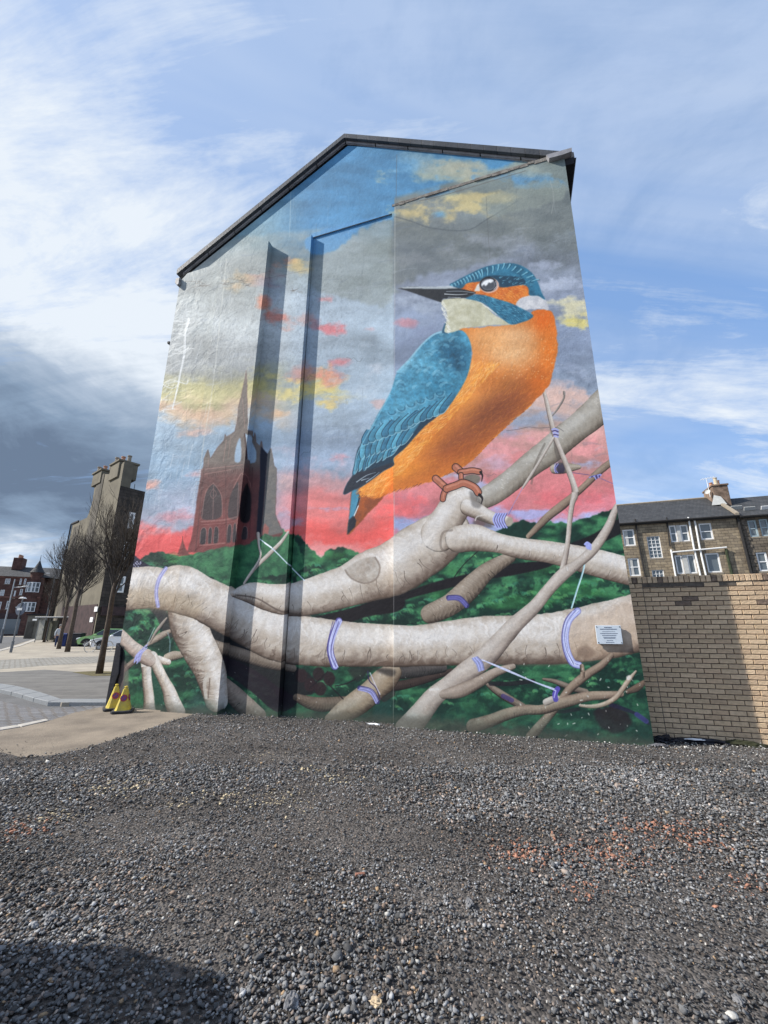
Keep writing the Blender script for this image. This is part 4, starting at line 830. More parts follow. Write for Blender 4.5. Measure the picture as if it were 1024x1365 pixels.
# ---------------------------------------------------------------- the painted gable
WA = R(17.5); WO = Vector((3.95, 6.73, 0)); WD = Vector((math.cos(WA), -math.sin(WA), 0)); WN = Vector((math.sin(WA), math.cos(WA), 0))
def onwall(x, y, off=0.):   # metres along and up a plane parallel to the gable
    r = cray(x, y); t = (WO.dot(WN)+off)/(r.x*WN.x+r.y*WN.y); q = Vector((r.x*t, r.y*t, 0))
    return (q-WO).dot(WD), r.z*t+EYE
PM = 150; S0, S1, Z0, Z1 = -10.9, .35, -.45, 15.3
TW, TH = int((S1-S0)*PM), int((Z1-Z0)*PM)
def wall_image():
    ss = S0+(np.arange(TW)+.5)/PM; zz = Z0+(np.arange(TH)+.5)/PM
    SX, SZ = np.meshgrid(ss, zz)
    px = WO.x+WD.x*SX; py = WO.y+WD.y*SX; pz = SZ-EYE
    fw = py*math.cos(PITCH)+pz*math.sin(PITCH); up = -py*math.sin(PITCH)+pz*math.cos(PITCH)
    u = (512+FPX*px/fw-OX)*S_; v = (682.5-FPX*up/fw-OY)*S_
    u = np.clip(u, 0, CW-1.001); v = np.clip(v, 0, CH-1.001); iu = u.astype(int); iv = v.astype(int); fu = (u-iu)[..., None]; fv = (v-iv)[..., None]
    c = (CV[iv, iu]*(1-fu)+CV[iv, iu+1]*fu)*(1-fv)+(CV[iv+1, iu]*(1-fu)+CV[iv+1, iu+1]*fu)*fv
    buf = np.ones((TH, TW, 4), np.float32); buf[..., :3] = c
    im = bpy.data.images.new('mural_paint', TW, TH); im.pixels.foreach_set(buf.ravel()); im.update(); im.pack(); return im
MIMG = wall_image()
def mural_material():
    m = bpy.data.materials.new('painted_render'); m.use_nodes = True; t = m.node_tree; L = t.links.new; b = t.nodes['Principled BSDF']
    b.inputs['Roughness'].default_value = .7; b.inputs['Specular IOR Level'].default_value = .28
    uv = N(t, 'ShaderNodeUVMap', uv_map='UVMap'); im = N(t, 'ShaderNodeTexImage', image=MIMG, extension='EXTEND'); L(uv.outputs[0], im.inputs[0])
    tc = N(t, 'ShaderNodeTexCoord'); sp = N(t, 'ShaderNodeSeparateXYZ'); L(tc.outputs['Object'], sp.inputs[0])
    # weathering: pale and grey mottling of the paint film
    n = N(t, 'ShaderNodeTexNoise', i_Scale=2.6, i_Detail=9, i_Roughness=.7); L(tc.outputs['Object'], n.inputs['Vector'])
    r = N(t, 'ShaderNodeValToRGB'); r.color_ramp.elements[0].position = .3; r.color_ramp.elements[1].position = .72
    r.color_ramp.elements[0].color = (.93, .93, .93, 1); r.color_ramp.elements[1].color = (1.06, 1.06, 1.05, 1); L(n.outputs[0], r.inputs[0])
    mu = N(t, 'ShaderNodeMix', data_type='RGBA', blend_type='MULTIPLY'); mu.inputs[0].default_value = 1; L(im.outputs[0], mu.inputs[6]); L(r.outputs[0], mu.inputs[7])
    n4 = N(t, 'ShaderNodeTexNoise', i_Scale=38, i_Detail=5, i_Roughness=.65); L(tc.outputs['Object'], n4.inputs['Vector'])
    r4 = N(t, 'ShaderNodeValToRGB'); r4.color_ramp.elements[0].position = .35; r4.color_ramp.elements[1].position = .7
    r4.color_ramp.elements[0].color = (.94, .94, .94, 1); r4.color_ramp.elements[1].color = (1.1, 1.1, 1.1, 1); L(n4.outputs[0], r4.inputs[0])
    mu2 = N(t, 'ShaderNodeMix', data_type='RGBA', blend_type='MULTIPLY'); mu2.inputs[0].default_value = 1; L(mu.outputs[2], mu2.inputs[6]); L(r4.outputs[0], mu2.inputs[7])
    L(mu2.outputs[2], b.inputs['Base Color'])
    # trowelled stucco relief, coarser towards the left corner
    n1 = N(t, 'ShaderNodeTexNoise', i_Scale=1.6, i_Detail=7, i_Roughness=.6, i_Distortion=.5); L(tc.outputs['Object'], n1.inputs['Vector'])
    n2 = N(t, 'ShaderNodeTexNoise', i_Scale=9, i_Detail=8, i_Roughness=.66, i_Distortion=.3); L(tc.outputs['Object'], n2.inputs['Vector'])
    mr = N(t, 'ShaderNodeMapRange'); L(sp.outputs[0], mr.inputs[0]); mr.inputs[1].default_value = -7.; mr.inputs[2].default_value = -10.3; mr.inputs[3].default_value = .35; mr.inputs[4].default_value = 1.5
    a = N(t, 'ShaderNodeMath', operation='MULTIPLY'); L(n1.outputs[0], a.inputs[0]); L(mr.outputs[0], a.inputs[1])
    b1 = N(t, 'ShaderNodeBump'); b1.inputs['Strength'].default_value = .7; b1.inputs['Distance'].default_value = .05; L(a.outputs[0], b1.inputs['Height'])
    b2 = N(t, 'ShaderNodeBump'); b2.inputs['Strength'].default_value = .5; b2.inputs['Distance'].default_value = .012; L(n2.outputs[0], b2.inputs['Height']); L(b1.outputs[0], b2.inputs['Normal'])
    b3 = N(t, 'ShaderNodeBump'); b3.inputs['Strength'].default_value = .4; b3.inputs['Distance'].default_value = .004; L(n4.outputs[0], b3.inputs['Height']); L(b2.outputs[0], b3.inputs['Normal'])
    L(b3.outputs[0], b.inputs['Normal']); return m
M_MURAL = mural_material()
M_SLATE = masonry('roof_slate', (.055, .06, .07), (.085, .09, .10), (.02, .02, .025), .3, .2, .008, .6, .6, swap='XY', noise_amt=.3)
M_CAP = mat('verge_metal', (.40, .40, .41), .55, .0, .2, 3, bump=.1)
M_BARGE = mat('barge_board_paint', (.28, .275, .29), .6, 0, .25, 4, bump=.15)
M_DARK = mat('near_black', (.02, .019, .022), .8, 0, .3, 5)  # even near-black tone for gutters, soffits, screws, shoes
M_RENDER = mat('plain_render', (.30, .27, .23), .9, 0, .2, 2, bump=.5, bscale=14)
M_STONEW = masonry('side_wall_stone', (.30, .25, .19), (.22, .18, .14), (.16, .14, .12), .55, .28, .015, .9, .6, swap='YZ')
gable = empty('gable_building', WO, -WA)
tag(gable, 'tall gable end painted with a kingfisher mural under a slate roof', 'building')
camL = Vector((-WO.dot(WD), -WO.dot(WN), EYE))      # where the painters' view of the wall is straight
def set_uv(o):
    me = o.data; uvl = me.uv_layers.new(name='UVMap'); co = np.zeros(len(me.vertices)*3, np.float32); me.vertices.foreach_get('co', co); co = co.reshape(-1, 3)
    li = np.zeros(len(me.loops), np.int32); me.loops.foreach_get('vertex_index', li)
    k = (0-camL.y)/(co[:, 1]-camL.y); s = camL.x+(co[:, 0]-camL.x)*k; z = camL.z+(co[:, 2]-camL.z)*k
    uv = np.stack([(s-S0)/(S1-S0), (z-Z0)/(Z1-Z0)], 1)[li]; uvl.data.foreach_set('uv', uv.astype(np.float32).ravel())
def panel(name, pts, y0, y1, label=None):
    # split in bands so that the wall is not one ideal flat sheet
    o = MB().prism(pts, y0, y1).build(name, M_MURAL, gable)
    set_uv(o)
    if label: o['label'] = label
    return o
def leanx(z, x0, x1): return x0+(x1-x0)*z/11.7
zt = 11.76
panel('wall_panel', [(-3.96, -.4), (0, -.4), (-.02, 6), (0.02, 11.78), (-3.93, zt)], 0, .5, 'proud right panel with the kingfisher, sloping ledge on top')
panel('wall_panel', [(-6.3, -.4), (-3.95, -.4), (-3.94, zt-.002), (-6.2, zt-.002)], .225, .6, 'recessed middle panel under a thin dark line')
MB().box(-6.2, -3.94, .195, .23, zt-.006, zt+.012).build('thin_dark_line', M_DARK, gable)  # dark strip laid along the top of the recessed panel
panel('wall_panel', [(-7.7, -.4), (-6.32, -.4), (-6.31, 4.1), (-6.2, zt), (-7.5, zt)], .10, .5, 'narrow panel between two vertical steps')
panel('wall_panel', [(-8.95, -.4), (-7.55, -.4), (-7.57, 2.3), (-7.49, 4.2), (-7.38, 11.74), (-8.86, 11.7)], -.10, .5, 'proud panel carrying the painted steeple')
panel('wall_panel', [(-10.56, -.4), (-8.9, -.4), (-8.86, 11.74), (-10.25, 11.72), (-10.48, 11.5)], .106, .5, 'rough left panel with pale streaks')
panel('gable_peak', [(-10.2, 11.745), (-.0, 11.745), (.0, 11.9), (-5.27, 14.72), (-10.3, 11.8)], .205, .7, 'blue painted peak of the gable')
# thin coping ledges and cracked render lip
M_LIP = mat('cracked_render_lip', (.33, .31, .27), .9, 0, .45, 7, col2=(.13, .11, .10), bump=.6, bscale=30)
lip = MB(); rl = random.Random(4)
x = -3.93
while x < -.02:
    w = rl.uniform(.12, .4); x2 = min(0, x+w); d = rl.uniform(.0, .018); zb = zt-.015-rl.uniform(.0, .05)
    lip.box(x, x2-.004, -.006-d, .2, zb, zt+.028+rl.uniform(0, .01)); x = x2
lip.build('render_lip', M_LIP, gable)
# raw rubble patch near the left foot
def rubble():
    n = 34; A_ = [onwall(*p, off=.10) for p in ((176, 766), (191, 767), (186, 800), (176, 832), (166, 842), (169, 800))]
    mb = MB(); rr = random.Random(8)
    from mathutils.geometry import intersect_point_tri_2d
    poly = A_
    def inside(x, z):
        c = False
        for (x1, z1), (x2, z2) in zip(poly, poly[1:]+poly[:1]):
            if (z1 > z) != (z2 > z) and x < (x2-x1)*(z-z1)/(z2-z1)+x1: c = not c
        return c
    xs = [p[0] for p in poly]; zs = [p[1] for p in poly]
    k = 0
    while k < 420:
        x = rr.uniform(min(xs), max(xs)); z = rr.uniform(min(zs), max(zs)); 
        if not inside(x, z): 
            continue
        k += 1
        w, h, d = rr.uniform(.015, .05), rr.uniform(.012, .035), rr.uniform(.004, .012)
        vs = [(x+w*math.cos(a)*rr.uniform(.6, 1.1), .118, z+h*math.sin(a)*rr.uniform(.6, 1.1)) for a in [i*math.pi/3 for i in range(6)]]
        vs.append((x+rr.uniform(-.3, .3)*w, -.0+.118-d, z+rr.uniform(-.2, .4)*h))
        mb.add(vs, [(i, (i+1) % 6, 6) for i in range(6)])
    o = mb.build('rubble_patch', M_MURAL, gable); set_uv(o); o['kind'] = 'stuff'; o['label'] = 'patch of bare knobbly stone where the render has gone'
rubble()
# body of the house behind
MB().prism([(-10.5, -.4), (-.01, -.4), (-.01, 11.5), (-5.27, 14.6), (-10.45, 11.5)], .7, 9.6).build('house_body', M_STONEW, gable)
# roof slopes, ridge, verge capping, barge boards
def at_off(p, off): return onwall(p[0], p[1], off)
YV = .125      # front of the verge: over the blue peak, but behind the proud right panel
TL, TA, TR = at_off((243, 356), YV), at_off((460, 180), YV), at_off((752, 204.5), YV)
for a, b in ((TL, TA), (TA, TR)):
    n = 6
    for k in range(n):
        f0, f1 = k/n+.0025, (k+1)/n-.0025
        p = (a[0]+(b[0]-a[0])*f0, a[1]+(b[1]-a[1])*f0); q = (a[0]+(b[0]-a[0])*f1, a[1]+(b[1]-a[1])*f1)
        MB().prism([(p[0], p[1]), (p[0], p[1]-.11), (q[0], q[1]-.11), (q[0], q[1])], YV+.004, YV+.06).build('verge_capping', M_CAP, gable, bevel=.008)
        MB().prism([(p[0], p[1]-.13), (p[0], p[1]-.24), (q[0], q[1]-.24), (q[0], q[1]-.13)], YV+.03, YV+.06).build('barge_board', M_BARGE, gable, bevel=.006)
        MB().prism([(p[0], p[1]-.225), (p[0], p[1]-.255), (q[0], q[1]-.255), (q[0], q[1]-.225)], YV+.061, .204).build('soffit_board', M_BARGE, gable)
    MB().prism([(a[0], a[1]-.02), (a[0], a[1]-.22), (b[0], b[1]-.22), (b[0], b[1]-.02)], YV+.061, .203).build('verge_core', M_DARK, gable)
# right verge meets the top of the proud panel; slopes of slate run back
ev = .32
zl, za, zr = TL[1]-.02, TA[1]-.02, TR[1]-.02
sl_m = MB(); sl_m.add([(TL[0]-.12, .07, zl-.07), (TA[0], .07, za), (TA[0], 9.9, za), (TL[0]-.12, 9.9, zl-.07), (TL[0]-.12, .07, zl-.25), (TA[0], .07, za-.16), (TA[0], 9.9, za-.16), (TL[0]-.12, 9.9, zl-.25)], [(0, 1, 2, 3), (7, 6, 5, 4), (0, 4, 5, 1), (3, 2, 6, 7), (0, 3, 7, 4)])
sl_m.build('roof_slope', M_SLATE, gable)
sr = MB(); xr = TR[0]+.18
sr.add([(TA[0], .07, za), (xr, .07, zr-.1), (xr, 9.9, zr-.1), (TA[0], 9.9, za), (TA[0], .07, za-.16), (xr, .07, zr-.28), (xr, 9.9, zr-.28), (TA[0], 9.9, za-.16)], [(0, 1, 2, 3), (7, 6, 5, 4), (0, 4, 5, 1), (3, 2, 6, 7), (1, 5, 6, 2)])
sr.build('roof_slope', M_SLATE, gable)
MB().tube([(TA[0], .14, za-.03), (TA[0], 9.9, za-.03)], .07, 8).build('ridge_tile', M_CAP, gable)
# eaves: boxed soffit and gutter running back on the right, gutter end and hopper on the left
MB().box(.0, .20, .02, 9.6, 11.42, 11.60).build('eaves_soffit', M_DARK, gable)
MB().prism([(-.35, 11.74), (.17, 11.72), (.16, 11.62), (-.02, 11.60), (-.3, 11.62)], -.10, .04).build('eaves_end', M_BARGE, gable)
gm = MB()
for y0 in (0,):
    pts = [(.20+.065*math.cos(a), 11.60+.065*math.sin(a)) for a in np.linspace(math.pi, 2*math.pi, 7)]
    gm.prism([(float(a), float(b)) for a, b in pts], .05, 9.6)
gm.build('gutter', M_DARK, gable)
hx, hz = at_off((241, 376), .1)
hp = MB(); hp.prism([(hx-.13, hz+.1), (hx-.13, hz-.06), (hx-.04, hz-.17), (hx+.02, hz-.14), (hx+.02, hz+.1)], .02, .22)
hp.build('gutter_hopper', mat('painted_hopper', (.34, .33, .33), .6, 0, .4, 9, col2=(.10, .10, .10)), gable, bevel=.01)
MB().tube([(-10.55, .3, hz-.1), (-10.56, .3, 0)], .045, 8).build('downpipe', M_DARK, gable)
MB().box(-10.59, -10.52, .1, .2, 9.38, 9.44).build('pipe_bracket', M_DARK, gable)
# black tarred batter at the left foot
bt = MB(); bt.prism([onwall(*q, .06) for q in ((138, 951), (147, 951), (150, 920), (158, 898), (161, 864), (155, 857))], .06, .4); bt.build('black_buttress', mat('black_bitumen', (.012, .012, .017), .5, 0, .4, 9, bump=.5, bscale=9), gable, bevel=.01)

# plaque
pq = empty('plaque', WO+WD*onwall(811, 846)[0]+Vector((0, 0, onwall(811, 846)[1]))-WN*.02, -WA)
tag(pq, 'small white information plaque screwed to the painted bough at head height', 'plaque')
pa, pb = onwall(791, 833), onwall(830, 858); pw, ph = (pb[0]-pa[0]-.02)/2, (pa[1]-pb[1])/2
MB().box(-pw, pw, -.035, -.008, -ph, ph).build('plate', mat('brushed_white_plate', (.62, .68, .74), .35, .2, .05, 20), pq, bevel=.004, segs=2)
MB().box(-pw*.9, pw*.9, -.008, .02, -ph*.9, ph*.9).build('backing_block', M_DARK, pq)
M_INK = mat('plaque_ink', (.08, .10, .16), .6)
tx = MB(); rt = random.Random(2)
for z, hw, th in [(.78, .30, .075), (.60, .66, .07), (.34, .52, .03), (.14, .68, .05), (-.06, .55, .05), (-.26, .48, .045), (-.38, .44, .04), (-.60, .24, .04), (-.80, .32, .045)]:
    x = -hw
    while x < hw:      # illegible lines of small print, word by word
        w = rt.uniform(.03, .11); tx.box(x*pw, min(x+w, hw)*pw, -.0375, -.0345, (z-th/2)*ph, (z+th/2)*ph); x += w+.022
tx.build('printed_text', M_INK, pq)['kind'] = 'stuff'
for sx in (-1, 1):
    for sz in (-1, 1):
        o = MB().lathe([(.008, 0), (.008, .004), (.004, .006)], 10).build('screw', M_DARK, pq); o.location = (sx*pw*.9, -.035, sz*ph*.84); o.rotation_euler = (R(90), 0, 0)

# ---------------------------------------------------------------- brick boundary wall
bw = empty('brick_wall', WO+WN*.6, -WA); tag(bw, 'yellow brick boundary wall with upright coping beside the mural', 'wall')
def brick_mats():
    out = []
    for i, c in enumerate([(.62, .455, .295), (.59, .43, .28), (.65, .48, .315), (.56, .40, .26), (.61, .445, .285)]):
        m = mat('buff_brick', c, .9, 0, .16, 14, bump=.7, bscale=60); t = m.node_tree; L = t.links.new; b = t.nodes['Principled BSDF']
        src = b.inputs['Base Color'].links[0].from_socket
        oi = N(t, 'ShaderNodeObjectInfo'); r = N(t, 'ShaderNodeMapRange'); r.inputs[3].default_value = .88; r.inputs[4].default_value = 1.1; L(oi.outputs['Random'], r.inputs[0])
        mu = N(t, 'ShaderNodeVectorMath', operation='SCALE'); L(src, mu.inputs[0]); L(r.outputs[0], mu.inputs['Scale']); L(mu.outputs[0], b.inputs['Base Color']); out.append(m)
    return out
BM = brick_mats()
M_SOOT = mat('sooty_brick', (.20, .145, .11), .9, 0, .35, 12, bump=.8, bscale=50)
M_MORT = mat('dark_mortar', (.12, .10, .082), .95, 0, .3, 15, bump=.4)
MB().box(.06, 7.0, .012, .20, -.3, 2.33).build('mortar_core', M_MORT, bw)
def bevel_box(w, h, d, c=.004):
    x, z = w/2, h/2
    vs = [(-x+c, 0, -z+c), (x-c, 0, -z+c), (x-c, 0, z-c), (-x+c, 0, z-c), (-x, c, -z), (x, c, -z), (x, c, z), (-x, c, z), (-x, d, -z), (x, d, -z), (x, d, z), (-x, d, z)]
    fs = [(0, 1, 2, 3), (4, 5, 1, 0), (5, 6, 2, 1), (6, 7, 3, 2), (7, 4, 0, 3), (4, 8, 9, 5), (5, 9, 10, 6), (6, 10, 11, 7), (7, 11, 8, 4)]
    return vs, fs
def brick_mesh(w, h, d, m):
    vs, fs = bevel_box(w, h, d); me = bpy.data.meshes.new('brick'); me.from_pydata(vs, [], fs); me.materials.append(m); return me
FULL = [brick_mesh(.213, .063, .1, m) for m in BM]+[brick_mesh(.213, .063, .1, M_SOOT)]
HALF = [brick_mesh(.101, .063, .1, m) for m in BM]+[brick_mesh(.101, .063, .1, M_SOOT)]
SOLD = [brick_mesh(.066, .105, .22, m) for m in BM[1:4]]+[brick_mesh(.066, .105, .22, M_SOOT)]
rest = MB(); nb = 0; rb = random.Random(12)
def one(x, y, z, meshes, w, h, d, near):
    global nb
    i = rb.randrange(5) if len(meshes) > 4 else rb.randrange(3)
    soot = max(0, (z-1.9)/.5)*.26*(mnoise.noise(Vector((x*1.6, 0, z*4)))+.62)
    if rb.random() < soot: i = len(meshes)-1
    y += rb.gauss(0, .002)
    if near and nb < 300:
        o = bpy.data.objects.new('brick', meshes[i]); o.location = (x, y, z); o.rotation_euler = (0, rb.gauss(0, .004), 0); link(o, bw); nb += 1
    else:
        vs, fs = bevel_box(w, h, d); rest.add([(vx+x, vy+y, vz+z) for vx, vy, vz in vs], fs, min(i, 4) if len(meshes) > 4 else min(i+1, 4))
queue = []
for r_ in range(33):
    z = -.075*1+r_*.075+.0315
    # pier at the gable side, a little proud
    if r_ % 2: queue += [(.10+.1065, -.035, z, 'F')]
    else: queue += [(.10+.05, -.035, z, 'H'), (.10+.1625, -.035, z, 'H')]
    x = .327+.1065+(0 if r_ % 2 == 0 else -.1125)
    if r_ % 2: queue.append((.327+.05, 0, z, 'H')); x = .327+.112+.1065
    while x < 6.8: queue.append((x, 0, z, 'F')); x += .225
copz = -.075+33*.075+.055
x = .14
while x < 6.9: queue.append((x, -.012, copz, 'S')); x += .0775
vis = lambda q: q[0] < 2.26
for q in sorted(queue, key=lambda q: (not vis(q), -q[2])):
    kind = q[3]; me, w, h, d = {'F': (FULL, .213, .063, .1), 'H': (HALF, .101, .063, .1), 'S': (SOLD, .066, .105, .22)}[kind]
    one(q[0], q[1], q[2], me, w, h, d, vis(q))
MB().box(.08, .325, -.025, .012, -.3, 2.36).build('pier_mortar', M_MORT, bw)
MB().box(.10, 6.9, .0, .2, 2.33, copz+.03).build('coping_bed', M_MORT, bw)
ro = rest.build('brick', BM, bw); ro['kind'] = 'stuff'
# ---------------------------------------------------------------- ground
def sheet(name, pts, z, m, kind='structure', thick=None):
    pts = [(p[0], p[1]) for p in pts]
    area = sum(a[0]*b[1]-b[0]*a[1] for a, b in zip(pts, pts[1:]+pts[:1]))
    if area < 0: pts = pts[::-1]
    mb = MB()
    if thick: mb.slab(pts, z-thick, z)
    else: mb.add([(x, y, z) for x, y in pts], [tuple(range(len(pts)))])
    o = mb.build(name, m); o['kind'] = kind; return o
gx = lambda *P: [G(*p)[:2] for p in P]
def gravel_soil():
    m = bpy.data.materials.new('gravel_bed'); m.use_nodes = True; t = m.node_tree; L = t.links.new; b = t.nodes['Principled BSDF']; b.inputs['Roughness'].default_value = .95; b.inputs['Specular IOR Level'].default_value = .2
    tc = N(t, 'ShaderNodeTexCoord'); n = N(t, 'ShaderNodeTexNoise', i_Scale=.9, i_Detail=8, i_Roughness=.6); L(tc.outputs['Object'], n.inputs['Vector'])
    r = N(t, 'ShaderNodeValToRGB'); e = r.color_ramp.elements; e[0].position = .35; e[0].color = (.05, .046, .044, 1); e[1].position = .68; e[1].color = (.10, .094, .09, 1); L(n.outputs[0], r.inputs[0])
    v = N(t, 'ShaderNodeTexVoronoi', i_Scale=55.); L(tc.outputs['Object'], v.inputs['Vector'])
    rv = N(t, 'ShaderNodeValToRGB'); rv.color_ramp.elements[0].color = (.5, .5, .5, 1); rv.color_ramp.elements[1].color = (1.7, 1.65, 1.6, 1); sx = N(t, 'ShaderNodeSeparateColor'); L(v.outputs['Color'], sx.inputs[0]); L(sx.outputs[0], rv.inputs[0])
    mu = N(t, 'ShaderNodeMix', data_type='RGBA', blend_type='MULTIPLY'); mu.inputs[0].default_value = 1; L(r.outputs[0], mu.inputs[6]); L(rv.outputs[0], mu.inputs[7]); L(mu.outputs[2], b.inputs['Base Color'])
    bp = N(t, 'ShaderNodeBump', invert=True); bp.inputs['Strength'].default_value = 1; bp.inputs['Distance'].default_value = .012; L(v.outputs[0], bp.inputs['Height']); L(bp.outputs[0], b.inputs['Normal'])
    return m
M_BED = gravel_soil()
M_TAR = mat('road_asphalt', (.11, .11, .112), .9, 0, .2, 1.2, bump=.5, bscale=60)
M_SAND = mat('sandy_concrete', (.25, .21, .165), .95, 0, .22, 1.3, col2=(.14, .118, .096), bump=.7, bscale=45, detail=9)
M_PAVE = masonry('buff_paving', (.36, .32, .26), (.30, .265, .22), (.18, .19, .16), .9, .6, .012, .9, .2, swap='XY', noise_amt=.25)
M_PAVE2 = masonry('grey_paving', (.135, .13, .125), (.165, .16, .15), (.10, .095, .09), 1.6, .30, .015, .9, .3, swap='XY', noise_amt=.3)
M_SETT = masonry('grey_setts', (.20, .205, .22), (.145, .15, .165), (.13, .11, .09), .24, .13, .02, .75, 1., swap='XY', noise_amt=.3, distort=.08)
M_SETT2 = masonry('buff_setts', (.31, .30, .27), (.24, .235, .22), (.18, .16, .13), .24, .14, .02, .8, 1., swap='XY', noise_amt=.25, distort=.08)
M_KERB = mat('granite_kerb', (.20, .21, .22), .7, 0, .15, 30, bump=.2, bscale=80)
M_KERB2 = mat('pale_kerb', (.36, .34, .31), .8, 0, .2, 12, bump=.2, bscale=60)
sheet('ground', [(-600, -200), (600, -200), (600, 900), (-600, 900)], -.03, M_TAR)
# gravel lot up to the wall, ragged edge against the concrete
edge = gx((-300, 960), (-60, 985), (0, 1002), (30, 1009), (70, 1006), (110, 998), (150, 986), (190, 974), (225, 962), (262, 951))
lot = [(-14, -10)]+[tuple(e) for e in edge]+[tuple((WO+WD*-7.2)[:2]), tuple((WO+WD*0+WN*.7)[:2]), tuple((WO+WD*7+WN*.7)[:2]), (14, 4), (14, -10)]
sheet('gravel_lot', lot, -.004, M_BED)
conc = gx((-500, 930), (-200, 960), (0, 973), (60, 962), (100, 949), (139, 941), (170, 944)); conc += [(WO+WD*-10.2)[:2], (WO+WD*-6.6)[:2]]+edge[::-1][0:]
sheet('concrete_apron', conc, -.012+.003, M_SAND)
# setts (carriage crossing), kerbs, grey paving, buff paving, far setts, road
sheet('sett_crossing', gx((-700, 925), (-300, 930), (0, 933), (30, 940), (60, 944), (95, 941), (140, 938), (172, 937), (160, 944), (100, 951), (60, 964), (0, 975), (-300, 985), (-700, 960)), -.016, M_SETT)
sheet('pavement', gx((-900, 862), (150, 851), (330, 851), (330, 930), (160, 938), (82, 940), (45, 932), (0, 919), (-60, 908), (-900, 895)), .05, M_PAVE, thick=.12)
sheet('grey_paving', gx((-400, 902), (0, 898), (60, 894.5), (100, 897.5), (330, 912), (330, 924), (142, 934), (82, 935), (50, 926), (0, 914), (-60, 905), (-400, 905)), .054, M_PAVE2)
sheet('sett_band', gx((-500, 886), (0, 881.5), (60, 878), (140, 876), (330, 873), (330, 880), (150, 884), (60, 889), (0, 894), (-500, 899)), .054, M_SETT2)
sheet('road', gx((-1500, 866), (-100, 866), (0, 866.5), (22, 860), (50, 850.5), (20, 848), (-200, 846), (-1500, 846)), .058, M_TAR)
sheet('far_pavement', gx((-700, 847.5), (0, 849.5), (48, 850), (60, 848.5), (0, 846), (-700, 843.5)), .066, M_PAVE)
# kerb stones laid one by one along the curve (dropped kerb of the crossing)
kerb = empty('kerb', (0, 0, 0)); tag(kerb, kind='structure')
def kerb_run(A_, B_, z0, z1, m, L_=.9):
    # A_, B_: inner and outer edge polylines of equal length
    def res(P, n):
        P = [Vector((p[0], p[1], 0)) for p in P]; d = [0]
        for a, b in zip(P, P[1:]): d.append(d[-1]+(b-a).length)
        out = []
        for i in range(n+1):
            t = d[-1]*i/n; k = max(j for j in range(len(d)) if d[j] <= t+1e-9); k = min(k, len(P)-2); f = (t-d[k])/(d[k+1]-d[k]); out.append(P[k].lerp(P[k+1], f))
        return out, d[-1]
    n = max(1, int(res(A_, 1)[1]/L_)); a, _ = res(A_, n); b, _ = res(B_, n)
    for i in range(n):
        g = .012; p = [a[i].lerp(a[i+1], g), a[i].lerp(a[i+1], 1-g), b[i].lerp(b[i+1], 1-g), b[i].lerp(b[i+1], g)]
        pts = [(q.x, q.y) for q in p]
        if sum(u[0]*v[1]-v[0]*u[1] for u, v in zip(pts, pts[1:]+pts[:1])) < 0: pts = pts[::-1]
        MB().slab(pts, z0, z1).build('kerb_stone', m, kerb, bevel=.008)
kerb_run(gx((-260, 893), (-120, 902), (0, 914), (28, 918.5), (50, 925), (68, 931), (82, 936)), gx((-260, 896), (-120, 908), (0, 922), (22, 927), (42, 933.5), (58, 938), (64, 939)), -.06, .065, M_KERB)
kerb_run(gx((80, 935.2), (110, 935.5), (150, 935)), gx((62, 939.6), (100, 941), (150, 940)), -.06, .062, M_KERB)
kerb_run(gx((-200, 977), (-60, 979), (0, 970), (30, 965), (62, 958)), gx((-200, 981), (-60, 983), (0, 973.5), (32, 968), (66, 960)), -.06, .004, M_KERB2, .5)
kerb_run(gx((-120, 868), (0, 867), (24, 861), (50, 851)), gx((-120, 870), (0, 869.2), (28, 862), (54, 851.5)), .0, .075, M_KERB2)

